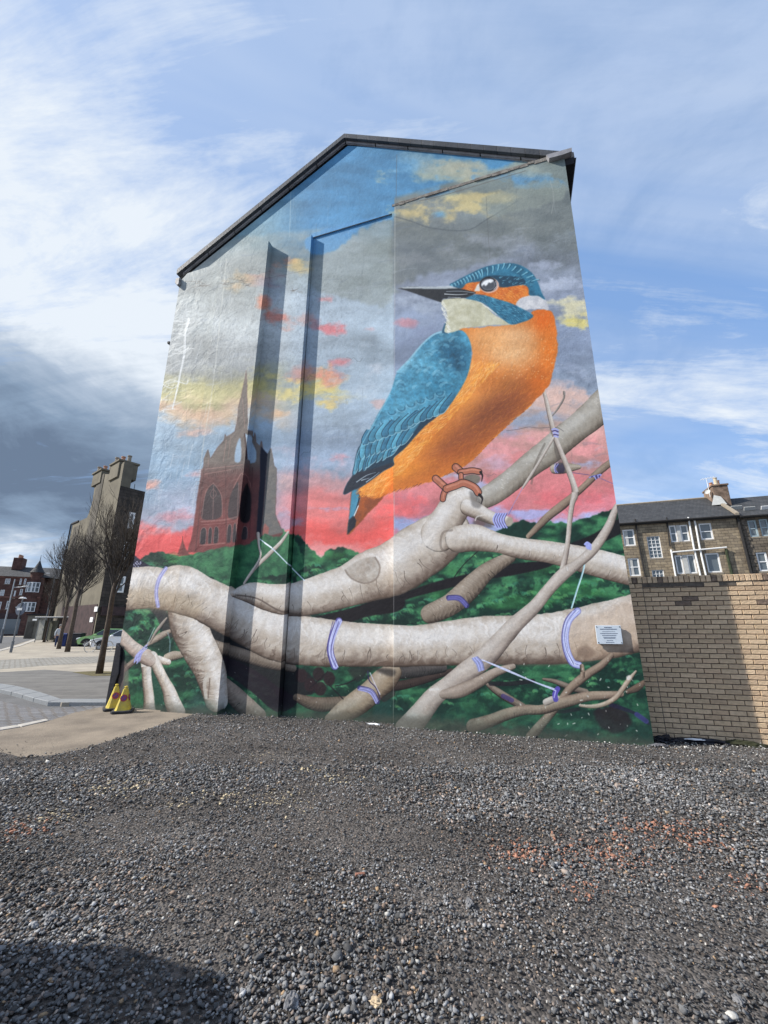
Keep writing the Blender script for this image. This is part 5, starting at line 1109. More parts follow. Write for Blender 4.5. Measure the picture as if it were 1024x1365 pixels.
# ---------------------------------------------------------------- gravel: loose stones, each real
def emit(P, size, V0, F0, rg, tagn):
    n = len(P)
    var = rg.normal(0, .16, (24, len(V0), 3)).astype(np.float32)
    T = V0[None]*(1+var.mean(2, keepdims=True)*2.2)+var*1.15; T = np.clip(T, -np.abs(rg.normal(.60, .12, (24, 1, 3))), np.abs(rg.normal(.60, .12, (24, 1, 3)))).astype(np.float32)
    k = rg.integers(0, 24, n); V = T[k]
    sc = np.stack([size*rg.uniform(.95, 1.5, n), size*rg.uniform(.7, 1.15, n), size*rg.uniform(.35, .75, n)], 1)[:, None, :]
    V = V*sc
    a, b, c = rg.uniform(0, 6.283, n), rg.normal(0, .35, n), rg.normal(0, .35, n)
    def rot(V, i, j, t):
        ct, s_ = np.cos(t)[:, None], np.sin(t)[:, None]; x, y = V[..., i]*ct-V[..., j]*s_, V[..., i]*s_+V[..., j]*ct; V = V.copy(); V[..., i], V[..., j] = x, y; return V
    V = rot(rot(rot(V, 0, 2, b), 1, 2, c), 0, 1, a)
    V[..., 0] += P[:, 0, None]; V[..., 1] += P[:, 1, None]; V[..., 2] += (rg.uniform(.0, .014, n)+size*.25)[:, None]
    F = (F0[None]+(np.arange(n)*len(V0))[:, None, None]).reshape(-1, 3)
    me = bpy.data.meshes.new('gravel'); me.vertices.add(n*len(V0)); me.vertices.foreach_set('co', V.astype(np.float32).ravel())
    me.loops.add(len(F)*3); me.loops.foreach_set('vertex_index', F.astype(np.int32).ravel()); me.polygons.add(len(F)); me.polygons.foreach_set('loop_start', np.arange(0, len(F)*3, 3, dtype=np.int32))
    me.update(); me.validate()
    # stone colours: slate greys, a few pale, buff, brick-red ones gathered in patches
    base = rg.lognormal(math.log(.128), .42, n).clip(.03, .36); C = np.stack([base*.99, base*1.0, base*1.02], 1)
    big_ = np.array([mnoise.noise(Vector((x*.9, y*1.6, 0))) for x, y in P[:, :2]]); C *= (1+.38*np.clip(big_*1.6, -1, 1))[:, None]
    warm = rg.random(n) < .16; C[warm] *= np.array([1.25, 1.02, .86])
    q = rg.random(n); pale = q < .02; C[pale] = rg.uniform(.24, .5, (pale.sum(), 1))*np.array([1, .97, .9])
    buff = (q > .03) & (q < .045); C[buff] = rg.uniform(.7, 1.1, (buff.sum(), 1))*np.array([.30, .21, .13])
    def patch(lst, colr, dens):
        w = np.zeros(n)
        for x, y, r in lst: g = G(x, y); w += np.exp(-((P[:, 0]-g.x)**2/(r*1.6)**2+(P[:, 1]-g.y)**2/r**2))
        hit = rg.random(n) < np.clip(w, 0, 1)*dens; C[hit] = rg.uniform(.55, 1.15, (hit.sum(), 1))*np.array(colr)
    patch([(350, 1008, .13), (375, 1068, .22), (300, 1062, .1), (160, 1050, .2), (80, 1090, .12), (410, 1027, .1), (450, 1040, .12), (240, 1072, .12)], (.50, .42, .28), .36)
    patch([(800, 1130, .16), (830, 1148, .14), (870, 1108, .2), (920, 1115, .18), (700, 1138, .2), (1010, 1185, .14), (20, 1110, .15), (780, 1190, .12)], (.34, .17, .115), .42)
    patch([(200, 1160, .4), (150, 1190, .3), (480, 1100, .4), (290, 1200, .3), (560, 1060, .4), (960, 1160, .3), (700, 1110, .5), (640, 1230, .4)], (.30, .22, .17), .10)
    s = (P[:, 0]-WO.x)*WD.x+(P[:, 1]-WO.y)*WD.y; off = (P[:, 0]-WO.x)*WN.x+(P[:, 1]-WO.y)*WN.y
    nearw = (off > -.75) & (s > -3.9) & (rg.random(n) < .13*np.exp((off+.1)*2.2)); C[nearw] = rg.uniform(.28, .6, (nearw.sum(), 1))*np.array([1, .98, .92])
    ca = me.color_attributes.new('stone_colour', 'FLOAT_COLOR', 'POINT'); CC = np.ones((n, len(V0), 4), np.float32); CC[..., :3] = C[:, None, :]; ca.data.foreach_set('color', CC.ravel())
    m = bpy.data.materials.new('gravel_stone'); m.use_nodes = True; t = m.node_tree; L = t.links.new; b_ = t.nodes['Principled BSDF']; b_.inputs['Roughness'].default_value = .8; b_.inputs['Specular IOR Level'].default_value = .25
    at = N(t, 'ShaderNodeAttribute', attribute_name='stone_colour'); tc = N(t, 'ShaderNodeTexCoord'); nn = N(t, 'ShaderNodeTexNoise', i_Scale=90., i_Detail=5, i_Roughness=.7); L(tc.outputs['Object'], nn.inputs['Vector'])
    r = N(t, 'ShaderNodeValToRGB'); r.color_ramp.elements[0].position = .3; r.color_ramp.elements[0].color = (.7, .7, .7, 1); r.color_ramp.elements[1].position = .72; r.color_ramp.elements[1].color = (1.3, 1.3, 1.3, 1); L(nn.outputs[0], r.inputs[0])
    mu = N(t, 'ShaderNodeMix', data_type='RGBA', blend_type='MULTIPLY'); mu.inputs[0].default_value = 1; L(at.outputs[0], mu.inputs[6]); L(r.outputs[0], mu.inputs[7]); L(mu.outputs[2], b_.inputs['Base Color'])
    bp = N(t, 'ShaderNodeBump'); bp.inputs['Strength'].default_value = .6; bp.inputs['Distance'].default_value = .003; L(nn.outputs[0], bp.inputs['Height']); L(bp.outputs[0], b_.inputs['Normal'])
    me.materials.append(m); o = bpy.data.objects.new('gravel', me); link(o); o['kind'] = 'stuff'

def gravel():
    rg = np.random.default_rng(31)
    ico = bmesh.new(); bmesh.ops.create_icosphere(ico, subdivisions=1, radius=1); V0 = np.array([v.co[:] for v in ico.verts], np.float32); F0 = np.array([[v.index for v in f.verts] for f in ico.faces], np.int32); ico.free()
    def pts(n, y0, y1):
        y = np.sqrt(rg.uniform(y0**2, y1**2, n)); x = rg.uniform(-1, 1, n)*(y*1.02+1.0); return np.stack([x, y], 1)
    lot_e = np.array([[e[0], e[1]] for e in edge])
    def keep(p, slack=.0):
        x, y = p[:, 0], p[:, 1]
        o = np.argsort(lot_e[:, 0]); yl = np.interp(x, lot_e[o, 0], lot_e[o, 1], left=lot_e[o[0], 1], right=99)
        k = (x > lot_e[:, 0].max()) | (y < yl+rg.normal(0, .05, len(x)))
        s = (x-WO.x)*WD.x+(y-WO.y)*WD.y; off = (x-WO.x)*WN.x+(y-WO.y)*WN.y
        lim = np.where(s > .05, .60, np.where(s > -3.95, 0, np.where(s > -6.3, .22, np.where(s > -7.55, .1, -.1))))
        return k & (off < lim-.005)
    P = np.concatenate([pts(58000, 1.2, 3.9), pts(42000, 3.9, 5.8), pts(63000, 5.8, 10.2)])
    # a few stray stones rolled on to the concrete
    P = P[keep(P)]
    st = pts(2600, 6.2, 10.5); so = np.argsort(lot_e[:, 0]); yl = np.interp(st[:, 0], lot_e[so, 0], lot_e[so, 1]); dd = st[:, 1]-yl
    st = st[(st[:, 0] < lot_e[:, 0].max()) & (dd > 0) & (dd < rg.exponential(.28, len(dd)))]
    n0 = len(P); P = np.concatenate([P, st]); n = len(P)
    d = np.hypot(P[:, 0], P[:, 1])
    # fine patches: where the ground is worn to dust stones are small
    def blobn(cx, cy, r): return np.exp(-((P[:, 0]-cx)**2+(P[:, 1]-cy)**2)/r**2)
    fine = np.zeros(n)
    for q in [(600, 1165, .5), (560, 1150, .4), (820, 1240, .45), (900, 1260, .4), (330, 1170, .5), (270, 1220, .45), (700, 1330, .3), (180, 1100, .6), (480, 1110, .6), (620, 1300, .25), (960, 1180, .5), (420, 1060, .7)]:
        g = G(q[0], q[1]); fine += blobn(g.x, g.y, q[2])
    fine = np.clip(fine, 0, 1)*rg.uniform(.5, 1, n)
    size = rg.lognormal(math.log(.0114), .30, n)*(1-.42*fine); size = np.clip(size, .005, .032)
    size *= (1+.38*np.clip((P[:, 1]-3.9)/3., 0, 1))
    size[rg.random(n) < .015] *= 1.5
    keepf = rg.random(n) > fine*.5
    P, size, fine, d = P[keepf], size[keepf], fine[keepf], d[keepf]; n = len(P)
    oct_ = np.array([(1, 0, 0), (0, 1, 0), (-1, 0, 0), (0, -1, 0), (0, 0, 1), (0, 0, -1)], np.float32); octf = np.array([(0, 1, 4), (1, 2, 4), (2, 3, 4), (3, 0, 4), (1, 0, 5), (2, 1, 5), (3, 2, 5), (0, 3, 5)], np.int32)
    allP, allS = P, size; mats_ = []
    nr = P[:, 1] < 6.0
    emit(allP[nr], allS[nr], V0, F0, rg, 'near'); emit(allP[~nr], allS[~nr], oct_, octf, rg, 'far')
gravel()
# ---------------------------------------------------------------- right tenement seen over the wall
M_RUB = masonry('sandstone_rubble', (.38, .31, .215), (.25, .205, .15), (.115, .10, .085), .52, .26, .014, .95, .8, noise_amt=.42, distort=.12, soot=(.50, .47, .44))
M_WHITE = mat('white_window_paint', (.78, .78, .77), .5, 0, .05, 8)
M_GLASS = glass('window_glass', (.10, .12, .13), .05)
M_CURT = mat('grey_panel', (.45, .45, .43), .8, 0, .12, 5)
M_SILL = mat('stone_sill', (.26, .22, .17), .9, 0, .2, 6)
M_SLATE2 = masonry('tenement_slate', (.045, .045, .048), (.065, .065, .068), (.025, .035, .04), .3, .22, .012, .75, .7, noise_amt=.35, distort=.02)
M_WP = mat('white_pipe', (.74, .74, .72), .5)
M_IRON = mat('black_pipe', (.025, .023, .022), .7, 0, .3, 8)
M_TERRA = mat('terracotta_pot', (.42, .22, .14), .85, 0, .3, 9)
RA = R(19.5); RO = AT(925, 770, 38.0); RO.z = 0
RD = Vector((math.cos(RA), -math.sin(RA), 0)); RN = Vector((math.sin(RA), math.cos(RA), 0))
def onR(p, off=0.):     # enlargement point -> metres on the tenement front
    x, y = 820+p[0]/5.02, 620+p[1]/5.02; r = cray(x, y); t = (RO.dot(RN)+off)/(r.x*RN.x+r.y*RN.y); q = Vector((r.x*t, r.y*t, 0)); return (q-RO).dot(RD), r.z*t+EYE
def window(parent, u0, u1, z0, z1, y=0., cols=1, rows=2, fr=.12, mid=.5, curtain=0, glassm=None, frame_m=None):
    f = MB(); w, h = u1-u0, z1-z0; fm = frame_m or M_WHITE
    f.box(u0, u0+fr, y-.04, y+.06, z0, z1); f.box(u1-fr, u1, y-.04, y+.06, z0, z1); f.box(u0+fr, u1-fr, y-.04, y+.06, z1-fr, z1); f.box(u0+fr, u1-fr, y-.04, y+.06, z0, z0+fr)
    f.box(u0+fr, u1-fr, y-.028, y+.05, z0+h*mid-.04, z0+h*mid+.04)
    b = .035
    for i in range(1, cols): x = u0+fr+(w-2*fr)*i/cols; f.box(x-b/2, x+b/2, y-.02, y+.04, z0+fr, z1-fr)
    if rows > 2:
        for i in range(1, rows):
            z = z0+fr+(h-2*fr)*i/rows
            if abs(z-(z0+h*mid)) > .1: f.box(u0+fr, u1-fr, y-.02, y+.04, z-b/2, z+b/2)
    wo = f.build('window', fm, parent)
    MB().box(u0+fr*.6, u1-fr*.6, y+.03, y+.045, z0+fr*.6, z1-fr*.6).build('pane', glassm or M_GLASS, wo)
    if curtain: MB().box(u0+fr+.02, u0+fr+(w-2*fr)*curtain, y-.015, y+.025, z0+fr, z1-fr).build('panel', M_CURT, wo)
    MB().box(u0-.08, u1+.08, y-.12, y+.06, z0-.14, z0-.003).build('sill', M_SILL, wo)
    return wo
ten = empty('sandstone_tenement', RO, -RA); tag(ten, 'rear of a brown sandstone tenement with white sash windows above the brick wall', 'building')
ua, _ = onR((-60, 400)); ub, _ = onR((815, 330)); ez = onR((300, 372))[1]; rz = onR((300, 248), 4.2)[1]
def wall_holes(parent, u0, u1, z0, z1, holes, m, depth=.5, name='stone_wall', y=0.):
    # a wall with real openings: cells of a grid left out where a window stands, reveals closed
    us = sorted({u0, u1}|{h[0] for h in holes}|{h[1] for h in holes}); zs = sorted({z0, z1}|{h[2] for h in holes}|{h[3] for h in holes}); mb = MB()
    for a, b in zip(us, us[1:]):
        for c, d in zip(zs, zs[1:]):
            if any(h[0] <= a+1e-6 and b <= h[1]+1e-6 and h[2] <= c+1e-6 and d <= h[3]+1e-6 for h in holes): continue
            mb.add([(a, y, c), (b, y, c), (b, y, d), (a, y, d)], [(0, 1, 2, 3)])
    for a, b, c, d in holes:
        mb.add([(a, y, c), (b, y, c), (b, y, d), (a, y, d), (a, y+.24, c), (b, y+.24, c), (b, y+.24, d), (a, y+.24, d)], [(0, 4, 5, 1), (1, 5, 6, 2), (2, 6, 7, 3), (3, 7, 4, 0)])
        mb.add([(a-.3, y+.26, c-.3), (b+.3, y+.26, c-.3), (b+.3, y+.26, d+.3), (a-.3, y+.26, d+.3)], [(0, 1, 2, 3)])
    return mb.build(name, m, parent)
WR = [((50, 430), (138, 540), dict(curtain=.42)), ((217, 475), (315, 622), dict(cols=3, rows=6, fr=.06)), ((362, 402), (420, 515), {}), ((434, 398), (500, 510), {}), ((562, 388), (658, 498), {}),
      ((86, 622), (172, 742), dict(curtain=.42)), ((250, 700), (340, 830), dict(cols=3, rows=5, fr=.06)), ((402, 602), (462, 728), dict(mid=.02)), ((484, 597), (548, 725), dict(mid=.02)), ((606, 588), (712, 718), dict(mid=.02))]
def rect(a, b): # average the sheared picture box into an upright one
    u0 = onR((a[0]+5, (a[1]+b[1])/2))[0]; u1 = onR((b[0]-5, (a[1]+b[1])/2))[0]; c = ((a[0]+b[0])/2, a[1]); d = ((a[0]+b[0])/2, b[1]); return u0, u1, onR(d)[1], onR(c)[1]
holes = []; args = []
for a, b, kw in WR:
    u0, u1, z0, z1 = rect(a, b); holes.append((u0, u1, z0, z1)); args.append((u0, u1, z0, z1, kw))
# storey below, hidden by the garden wall from here but there from the side
for u in [v for v in (ua+2, ua+5, ua+8) if v+1.6 < ub]: holes.append((u, u+1.1, 1.0, 2.7)); args.append((u, u+1.1, 1.0, 2.7, {}))
wall_holes(ten, ua, ub, -.2, ez, holes, M_RUB)
for u0, u1, z0, z1, kw in args: window(ten, u0, u1, z0, z1, .10, **kw)
for pr in ((2, 3), (7, 8)):
    h1, h2 = holes[pr[0]], holes[pr[1]]; MB().box(h1[1]+.01, h2[0]-.01, -.02, .0-.003, min(h1[2], h2[2]), min(h1[3], h2[3])).build('pale_mullion', M_CURT, ten)
MB().box(ua, ub, .3, 9.5, -.2, ez-.05).build('inner_block', M_RUB, ten)
rf = MB(); rf.add([(ua-.2, -.3, ez-.05), (ub, -.3, ez-.05), (ub, 4.2, rz), (ua-.2, 4.2, rz), (ua-.2, 9.6, ez-.05), (ub, 9.6, ez-.05), (ua-.2, -.3, ez-.25), (ub, -.3, ez-.25), (ub, 9.6, ez-.25), (ua-.2, 9.6, ez-.25)], [(0, 1, 2, 3), (3, 2, 5, 4), (0, 6, 7, 1), (7, 8, 5, 2, 1), (0, 3, 4, 9, 6), (6, 9, 8, 7)])
rfo = rf.build('roof', M_SLATE2, ten)
MB().tube([(ua-.2, 4.2, rz+.03), (ub, 4.2, rz+.03)], .12, 6).build('roof_ridge', M_SILL, ten)
MB().tube([(ua-.2, -.38, ez-.12), (ub+.1, -.38, ez-.12)], .09, 6).build('gutter', M_IRON, ten)
def pipeR(pts, r, m, name='pipe', off=-.12, par=None):
    q = [onR(p, off) for p in pts]; return MB().tube([(a, off, b) for a, b in q], r, 6).build(name, m, par or ten)
pipeR([(490, 348), (498, 395), (528, 555), (575, 755)], .075, M_WP); pipeR([(530, 365), (545, 430), (568, 560), (612, 752)], .075, M_WP); pipeR([(374, 565), (384, 620), (410, 765)], .07, M_WP)
q0, q1 = onR((385, 583), -.22), onR((747, 550), -.22); MB().tube([(q0[0], -.22, q0[1]), (q1[0], -.22, q1[1])], .07, 6).build('pipe', M_WP, ten)
pipeR([(135, 360), (150, 480), (205, 765)], .07, M_IRON); pipeR([(345, 350), (352, 420), (368, 545)], .06, M_IRON); pipeR([(742, 560), (760, 640), (786, 748)], .11, mat('mossy_pipe', (.035, .045, .025), .9, 0, .4, 4)); 
# second tenement, darker, to the right
te2 = empty('dark_sandstone_tenement', RO+RD*(ub+.02), -RA); tag(te2, 'soot-darkened tenement with dark-framed attic windows at the right edge', 'building')
uc = onR((1300, 330))[0]-ub; e2 = onR((915, 340))[1]; M_RUB2 = masonry('sooty_rubble', (.25, .205, .15), (.15, .125, .10), (.06, .055, .05), .5, .25, .016, .95, .9, noise_amt=.5, distort=.12)
M_GFR = mat('grey_green_frame', (.34, .42, .45), .6)
h2 = []; a2 = []
for a, b, kw in [((888, 368), (958, 480), dict(frame_m=M_GFR)), ((965, 360), (1035, 475), dict(frame_m=M_GFR)), ((948, 582), (1030, 710), {}), ((1120, 570), (1200, 700), {}), ((1110, 350), (1190, 470), {})]:
    u0, u1, z0, z1 = rect(a, b); h2.append((u0-ub, u1-ub, z0, z1)); a2.append((u0-ub, u1-ub, z0, z1, kw))
wall_holes(te2, 0, uc, -.2, e2, h2, M_RUB2)
for u0, u1, z0, z1, kw in a2: window(te2, u0, u1, z0, z1, .10, **kw)
MB().box(0, uc, .3, 9.5, -.2, e2-.05).build('inner_block', M_RUB2, te2)
r2 = onR((900, 214), 4.2)[1]
rb2 = MB(); rb2.add([(0, -.35, e2-.02), (uc, -.35, e2-.02), (uc, 4.2, r2), (0, 4.2, r2), (0, 9.6, e2-.02), (uc, 9.6, e2-.02), (0, -.35, e2-.2), (uc, -.35, e2-.2)], [(0, 1, 2, 3), (3, 2, 5, 4), (0, 6, 7, 1), (0, 3, 4)]); ro2 = rb2.build('roof', M_SLATE2, te2)
for px in ((820, 290), (893, 305), (1005, 300)):
    u, z = onR(px, 1.0); f = (z-e2)/(r2-e2)
    o = MB().box(-.42, .42, -.03, .04, -.28, .28).build('skylight', M_CURT if px[0] != 1005 else M_WHITE, te2); o.location = (u-ub, -.35+4.55*max(.1, min(.8, f)), e2+(r2-e2)*max(.1, min(.8, f))+.05); o.rotation_euler = (math.atan2(r2-e2, 4.55), 0, 0)
MB().tube([(0, -.42, e2-.08), (uc, -.42, e2-.08)], .09, 6).build('gutter', M_IRON, te2)
qa = [onR(p, -.12) for p in ((815, 345), (850, 480), (918, 755))]; MB().tube([(a-ub, -.12, b) for a, b in qa], .12, 6).build('downpipe', M_IRON, te2)
qn = mat('quoin_stone', (.12, .10, .08), .9, 0, .5, 5, bump=.5)
for k in range(14):
    z = e2-.35-k*.34; o = MB().box(.18, .18+(.40 if k % 2 else .26), -.05, .0-.003, z-.13, z+.13).build('quoin', qn, te2)
# skew and chimney between the two
cb0, cz0 = onR((655, 215), 3.6); cb1, _ = onR((735, 200), 3.6); top = onR((690, 150), 3.0)[1]
ch = MB(); cw = 1.15
cu = (onR((640, 190), 3.2)[0]+onR((735, 190), 3.2)[0])/2
ch.box(cu-cw*.55, cu+cw*.55, 2.4, 4.8, ez, top); ch.box(cu-cw*.55-.08, cu+cw*.55+.08, 2.32, 4.88, top, top+.18)
cho = ch.build('chimney', mat('chimney_stone', (.17, .12, .09), .95, 0, .5, 2.5, bump=.7, bscale=6), ten, bevel=.03)
for k, (dy, hh) in enumerate(((2.65, .75), (3.2, .6), (3.8, .6), (4.4, .6))):
    MB().lathe([(.20, 0), (.17, .1), (.15, hh-.1), (.19, hh-.05), (.18, hh)], 10, (cu+(.18 if k % 2 else -.18), dy, top+.18)).build('chimney_pot', M_TERRA if k else mat('buff_pot', (.50, .42, .30), .8, 0, .2, 8), cho)
sk = MB(); sk.add([(ub-.25, -.35, ez-.02), (ub+.05, -.35, ez-.02), (ub+.05, -.35, ez+.18), (ub-.25, -.35, ez+.18), (ub-.25, 4.2, rz-.02), (ub+.05, 4.2, rz-.02), (ub+.05, 4.2, rz+.2), (ub-.25, 4.2, rz+.2)], [(0, 1, 2, 3), (7, 6, 5, 4), (3, 2, 6, 7), (0, 3, 7, 4), (1, 5, 6, 2)])
sk.build('skew_coping', M_SILL, ten)
fl = MB(); fl.add([(cu-cw*.55-.02, 2.4, top-.9), (cu-cw*.55-.5, 2.0, top-2.0), (cu+.1, 2.0, top-2.0), (cu-cw*.1, 2.38, top-1.1)], [(0, 1, 2, 3)])
fl.build('chimney_flashing', M_CURT, ten)
ae = MB(); ax, ay = cu-.75, 3.0; ae.tube([(ax, ay, rz-.2), (ax, ay, top+1.1)], .03, 5)
ae.tube([(ax-.5, ay, top+1.0), (ax+.7, ay, top+1.15)], .02, 4)
for k in range(5): ae.tube([(ax-.4+k*.24, ay-.3, top+1.01+k*.03), (ax-.4+k*.24, ay+.3, top+1.01+k*.03)], .015, 4)
ae.build('television_aerial', M_WP, ten)
dsh = MB().lathe([(.02, 0), (.14, .03), (.24, .09), (.25, .10), (.24, .11), (.14, .05)], 16).build('satellite_dish', M_CURT, ten); dsh.location = (cu-1.0, 2.6, rz+.2); dsh.rotation_euler = (R(70), 0, R(-40))

# ---------------------------------------------------------------- tall left tenement gable
LG = empty('rendered_tenement'); 
LC = AT(150, 800, 37.0); LC.z = 0; LG.location = LC; LA = R(38); LG.rotation_euler = (0, 0, -LA+R(0))
# local x runs left->right along the gable towards us, local y runs back along the street
LD = Vector((math.cos(-LA), math.sin(-LA), 0)); LNn = Vector((math.sin(LA), math.cos(LA), 0))
def onG(x, y, off=0.):
    r = cray(x, y); t = (LC.dot(LNn)+off)/(r.x*LNn.x+r.y*LNn.y); q = Vector((r.x*t, r.y*t, 0)); return (q-LC).dot(LD), r.z*t+EYE
tag(LG, 'tall brown tenement with a blank rendered gable and two chimney stacks behind the bare trees', 'building')
M_ROUGH = mat('old_render', (.18, .16, .12), .95, 0, .25, .5, col2=(.11, .098, .075), bump=.5, bscale=5)
M_ROUGHD = mat('stained_render', (.095, .085, .07), .95, 0, .3, .8, bump=.5, bscale=5)
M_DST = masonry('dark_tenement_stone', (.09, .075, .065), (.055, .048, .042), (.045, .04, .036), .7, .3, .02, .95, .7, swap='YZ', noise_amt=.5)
# left part of the gable, low, then the stack rising
out = [onG(*p) for p in ((96.5, 699), (116, 690), (119, 683), (123.5, 668), (127.5, 640), (130, 634), (137, 631), (142, 632), (147, 632), (150, 628), (158, 620), (160, 650))]
xl = min(p[0] for p in out); xr_ = out[-1][0]
gp = [(xl, -.2)]+out[:-1]+[(xr_, out[-2][1]), (xr_, -.2)]
MB().prism(gp, 0, .9).build('gable_wall', M_ROUGH, LG)
LB = onG(160, 650)[1]
hipz = [onG(*p)[1] for p in ((96.5, 699), (116, 690))]
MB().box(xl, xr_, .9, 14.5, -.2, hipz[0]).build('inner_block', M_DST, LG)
rr_ = MB(); rr_.add([(xl-.1, .9, hipz[0]), (xr_, .9, LB-.3), (xr_, 14.5, LB-.3), (xl-.1, 14.5, hipz[0])], [(0, 1, 2, 3)]); rr_.build('roof', M_SLATE2, LG)
# recessed dark strips and raised flues
for pa_, pb_, m, d in (((101, 701, 104, 698), (82, 800), M_ROUGHD, .0), ((133, 634, 137, 632), (112, 800), M_ROUGHD, .0)):
    a = onG(pa_[0], pa_[1]); b = onG(pa_[2]+4, pa_[3]); 
    MB().box(a[0]-.3, b[0]-.2, -.05, -.003, -.1, a[1]-.15).build('stained_flue', m, LG)
for (x0, x1, yt, yb) in ((126.5, 137, 634, 648), (150, 161, 622, 640)):
    a = onG(x0, yt); b = onG(x1, yt); c = onG(x0, yb)
    o = MB(); o.box(a[0], b[0], -.16, 1.6, c[1], a[1]); o.box(a[0]-.12, b[0]+.12, -.28, 1.72, a[1], a[1]+.22); o = o.build('chimney_stack', M_ROUGH, LG, bevel=.03)
    npot = 3
    for k in range(npot):
        MB().lathe([(.24, 0), (.19, .12), (.17, .6), (.22, .66), (.21, .75)], 10, (a[0]+(b[0]-a[0])*(k+.5)/npot, .2+.3*k, a[1]+.22)).build('chimney_pot', M_TERRA if k % 2 else M_SILL, o)
lp = onG(100, 697); MB().box(xl-.12, lp[0]+1.4, -.1, 0-.003, hipz[0]-.02, hipz[0]+.14).build('coping', M_DARK, LG)
MB().tube([(xl-.02, -.1, hipz[0]), (xl-.02, -.1, 0)], .08, 6).build('downpipe', M_IRON, LG)
MB().box(onG(128, 720)[0], onG(158, 716)[0], -.09, -.055, onG(140, 722)[1]-.06, onG(140, 722)[1]+.06).build('string_course', M_ROUGHD, LG)
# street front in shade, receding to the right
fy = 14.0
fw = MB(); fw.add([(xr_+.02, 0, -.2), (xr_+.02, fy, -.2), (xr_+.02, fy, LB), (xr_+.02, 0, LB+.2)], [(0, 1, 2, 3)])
hs = []
def frontpt(x, y):  # on the plane local x = xr_
    r = cray(x, y); P0 = LC+LD*(xr_+.02); t = P0.dot(LD)/(r.x*LD.x+r.y*LD.y); q = Vector((r.x*t, r.y*t, 0)); return (q-P0).dot(LNn), r.z*t+EYE
Fr = empty('street_front', (0, 0, 0)); bpy.data.objects.remove(Fr)
for (x0, y0, x1, y1) in ((171, 683, 179, 705), (164, 722, 172.5, 746), (156, 768, 166, 790)):
    a = frontpt(x0, (y0+y1)/2); b = frontpt(x1, (y0+y1)/2); t = frontpt((x0+x1)/2, y0); c = frontpt((x0+x1)/2, y1); u0, u1, z0, z1 = a[0], b[0], c[1], t[1]
    wx = xr_+.02; w = MB(); f = .16
    w.box(wx, wx+.07, u0, u0+f, z0, z1); w.box(wx, wx+.07, u1-f, u1, z0, z1); w.box(wx, wx+.07, u0+f, u1-f, z1-f, z1); w.box(wx, wx+.07, u0+f, u1-f, z0, z0+f); w.box(wx, wx+.05, u0+f, u1-f, (z0+z1)/2-.06, (z0+z1)/2+.06)
    wo = w.build('window', M_WHITE, LG); MB().box(wx, wx+.03, u0+f, u1-f, z0+f, z1-f).build('pane', M_GLASS, wo)
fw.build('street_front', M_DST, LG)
# ground floor shop: dark fascia and two small white notices
M_SHOP = mat('dark_shopfront', (.05, .03, .03), .6, 0, .4, 2)
MB().box(xr_+.03, xr_+.25, .2, fy, 2.6, 3.4).build('shop_fascia', M_SHOP, LG)
for px in ((122, 826), (128, 812)):
    a = onG(*px, off=-.1); MB().box(a[0]-.35, a[0]+.35, -.12, -.06, a[1]-.22, a[1]+.22).build('notice', M_WHITE, LG)
MB().box(xl+2.6, xr_-.3, -.055, -.004, -.1, 3.6).build('ground_floor_panel', M_SHOP, LG)
aer = MB()
for px in ((168, 645), (180, 648)):
    a = frontpt(px[0], px[1]+4); aer.tube([(xr_-.2, a[0], LB), (xr_-.2, a[0], a[1]+.6)], .03, 4)
aer.build('roof_spikes', M_IRON, LG)['kind'] = 'stuff'

# ---------------------------------------------------------------- red sandstone corner block with a turret
TB = empty('red_tenement'); D0 = 74.0; p0 = AT(54, 800, D0); p0.z = 0; TB.location = p0; TA_ = R(24); TB.rotation_euler = (0, 0, TA_)
tag(TB, 'red sandstone corner tenement with a conical slate turret across the road', 'building')
TD = Vector((math.cos(TA_), math.sin(TA_), 0)); TNn = Vector((-math.sin(TA_), math.cos(TA_), 0))
def onT(x, y, off=0.):
    r = cray(x, y); t = (p0.dot(TNn)+off)/(r.x*TNn.x+r.y*TNn.y); q = Vector((r.x*t, r.y*t, 0)); return (q-p0).dot(TD), r.z*t+EYE
M_RED = masonry('red_sandstone', (.16, .085, .068), (.11, .062, .052), (.09, .05, .04), .8, .35, .02, .95, .5, noise_amt=.45, soot=(.5, .45, .45))
M_RED2 = mat('red_stone_band', (.20, .10, .08), .9, 0, .3, 2)
te = onT(30, 769)[1]; 
rw = []
for (cx, y0, y1, w) in [(5, 771, 778, 4), (8.5, 771, 778, 3.2), (24, 771, 779, 3), (30, 771, 779, 3), (1.5, 786, 794, 3), (4.5, 786, 794, 3), (20, 787, 797, 2.5), (28, 785, 793, 4), (-8, 771, 779, 4), (-16, 771, 779, 4), (-26, 771, 779, 4), (-8, 786, 795, 4), (-18, 786, 795, 4), (14, 801, 812, 4), (4, 802, 812, 3.4), (-8, 801, 812, 4), (-18, 801, 812, 4)]:
    u0, u1 = onT(cx-w/2, 790)[0], onT(cx+w/2, 790)[0]; rw.append((u0, u1, onT(cx, y1)[1], onT(cx, y0)[1]))
TL_ = -34.0
wall_holes(TB, TL_, 0, -.2, te, rw, M_RED)
for h in rw: window(TB, *h, .10, fr=.12)
MB().box(TL_, 0, .3, 12, -.2, te-.1).build('inner_block', M_RED, TB)
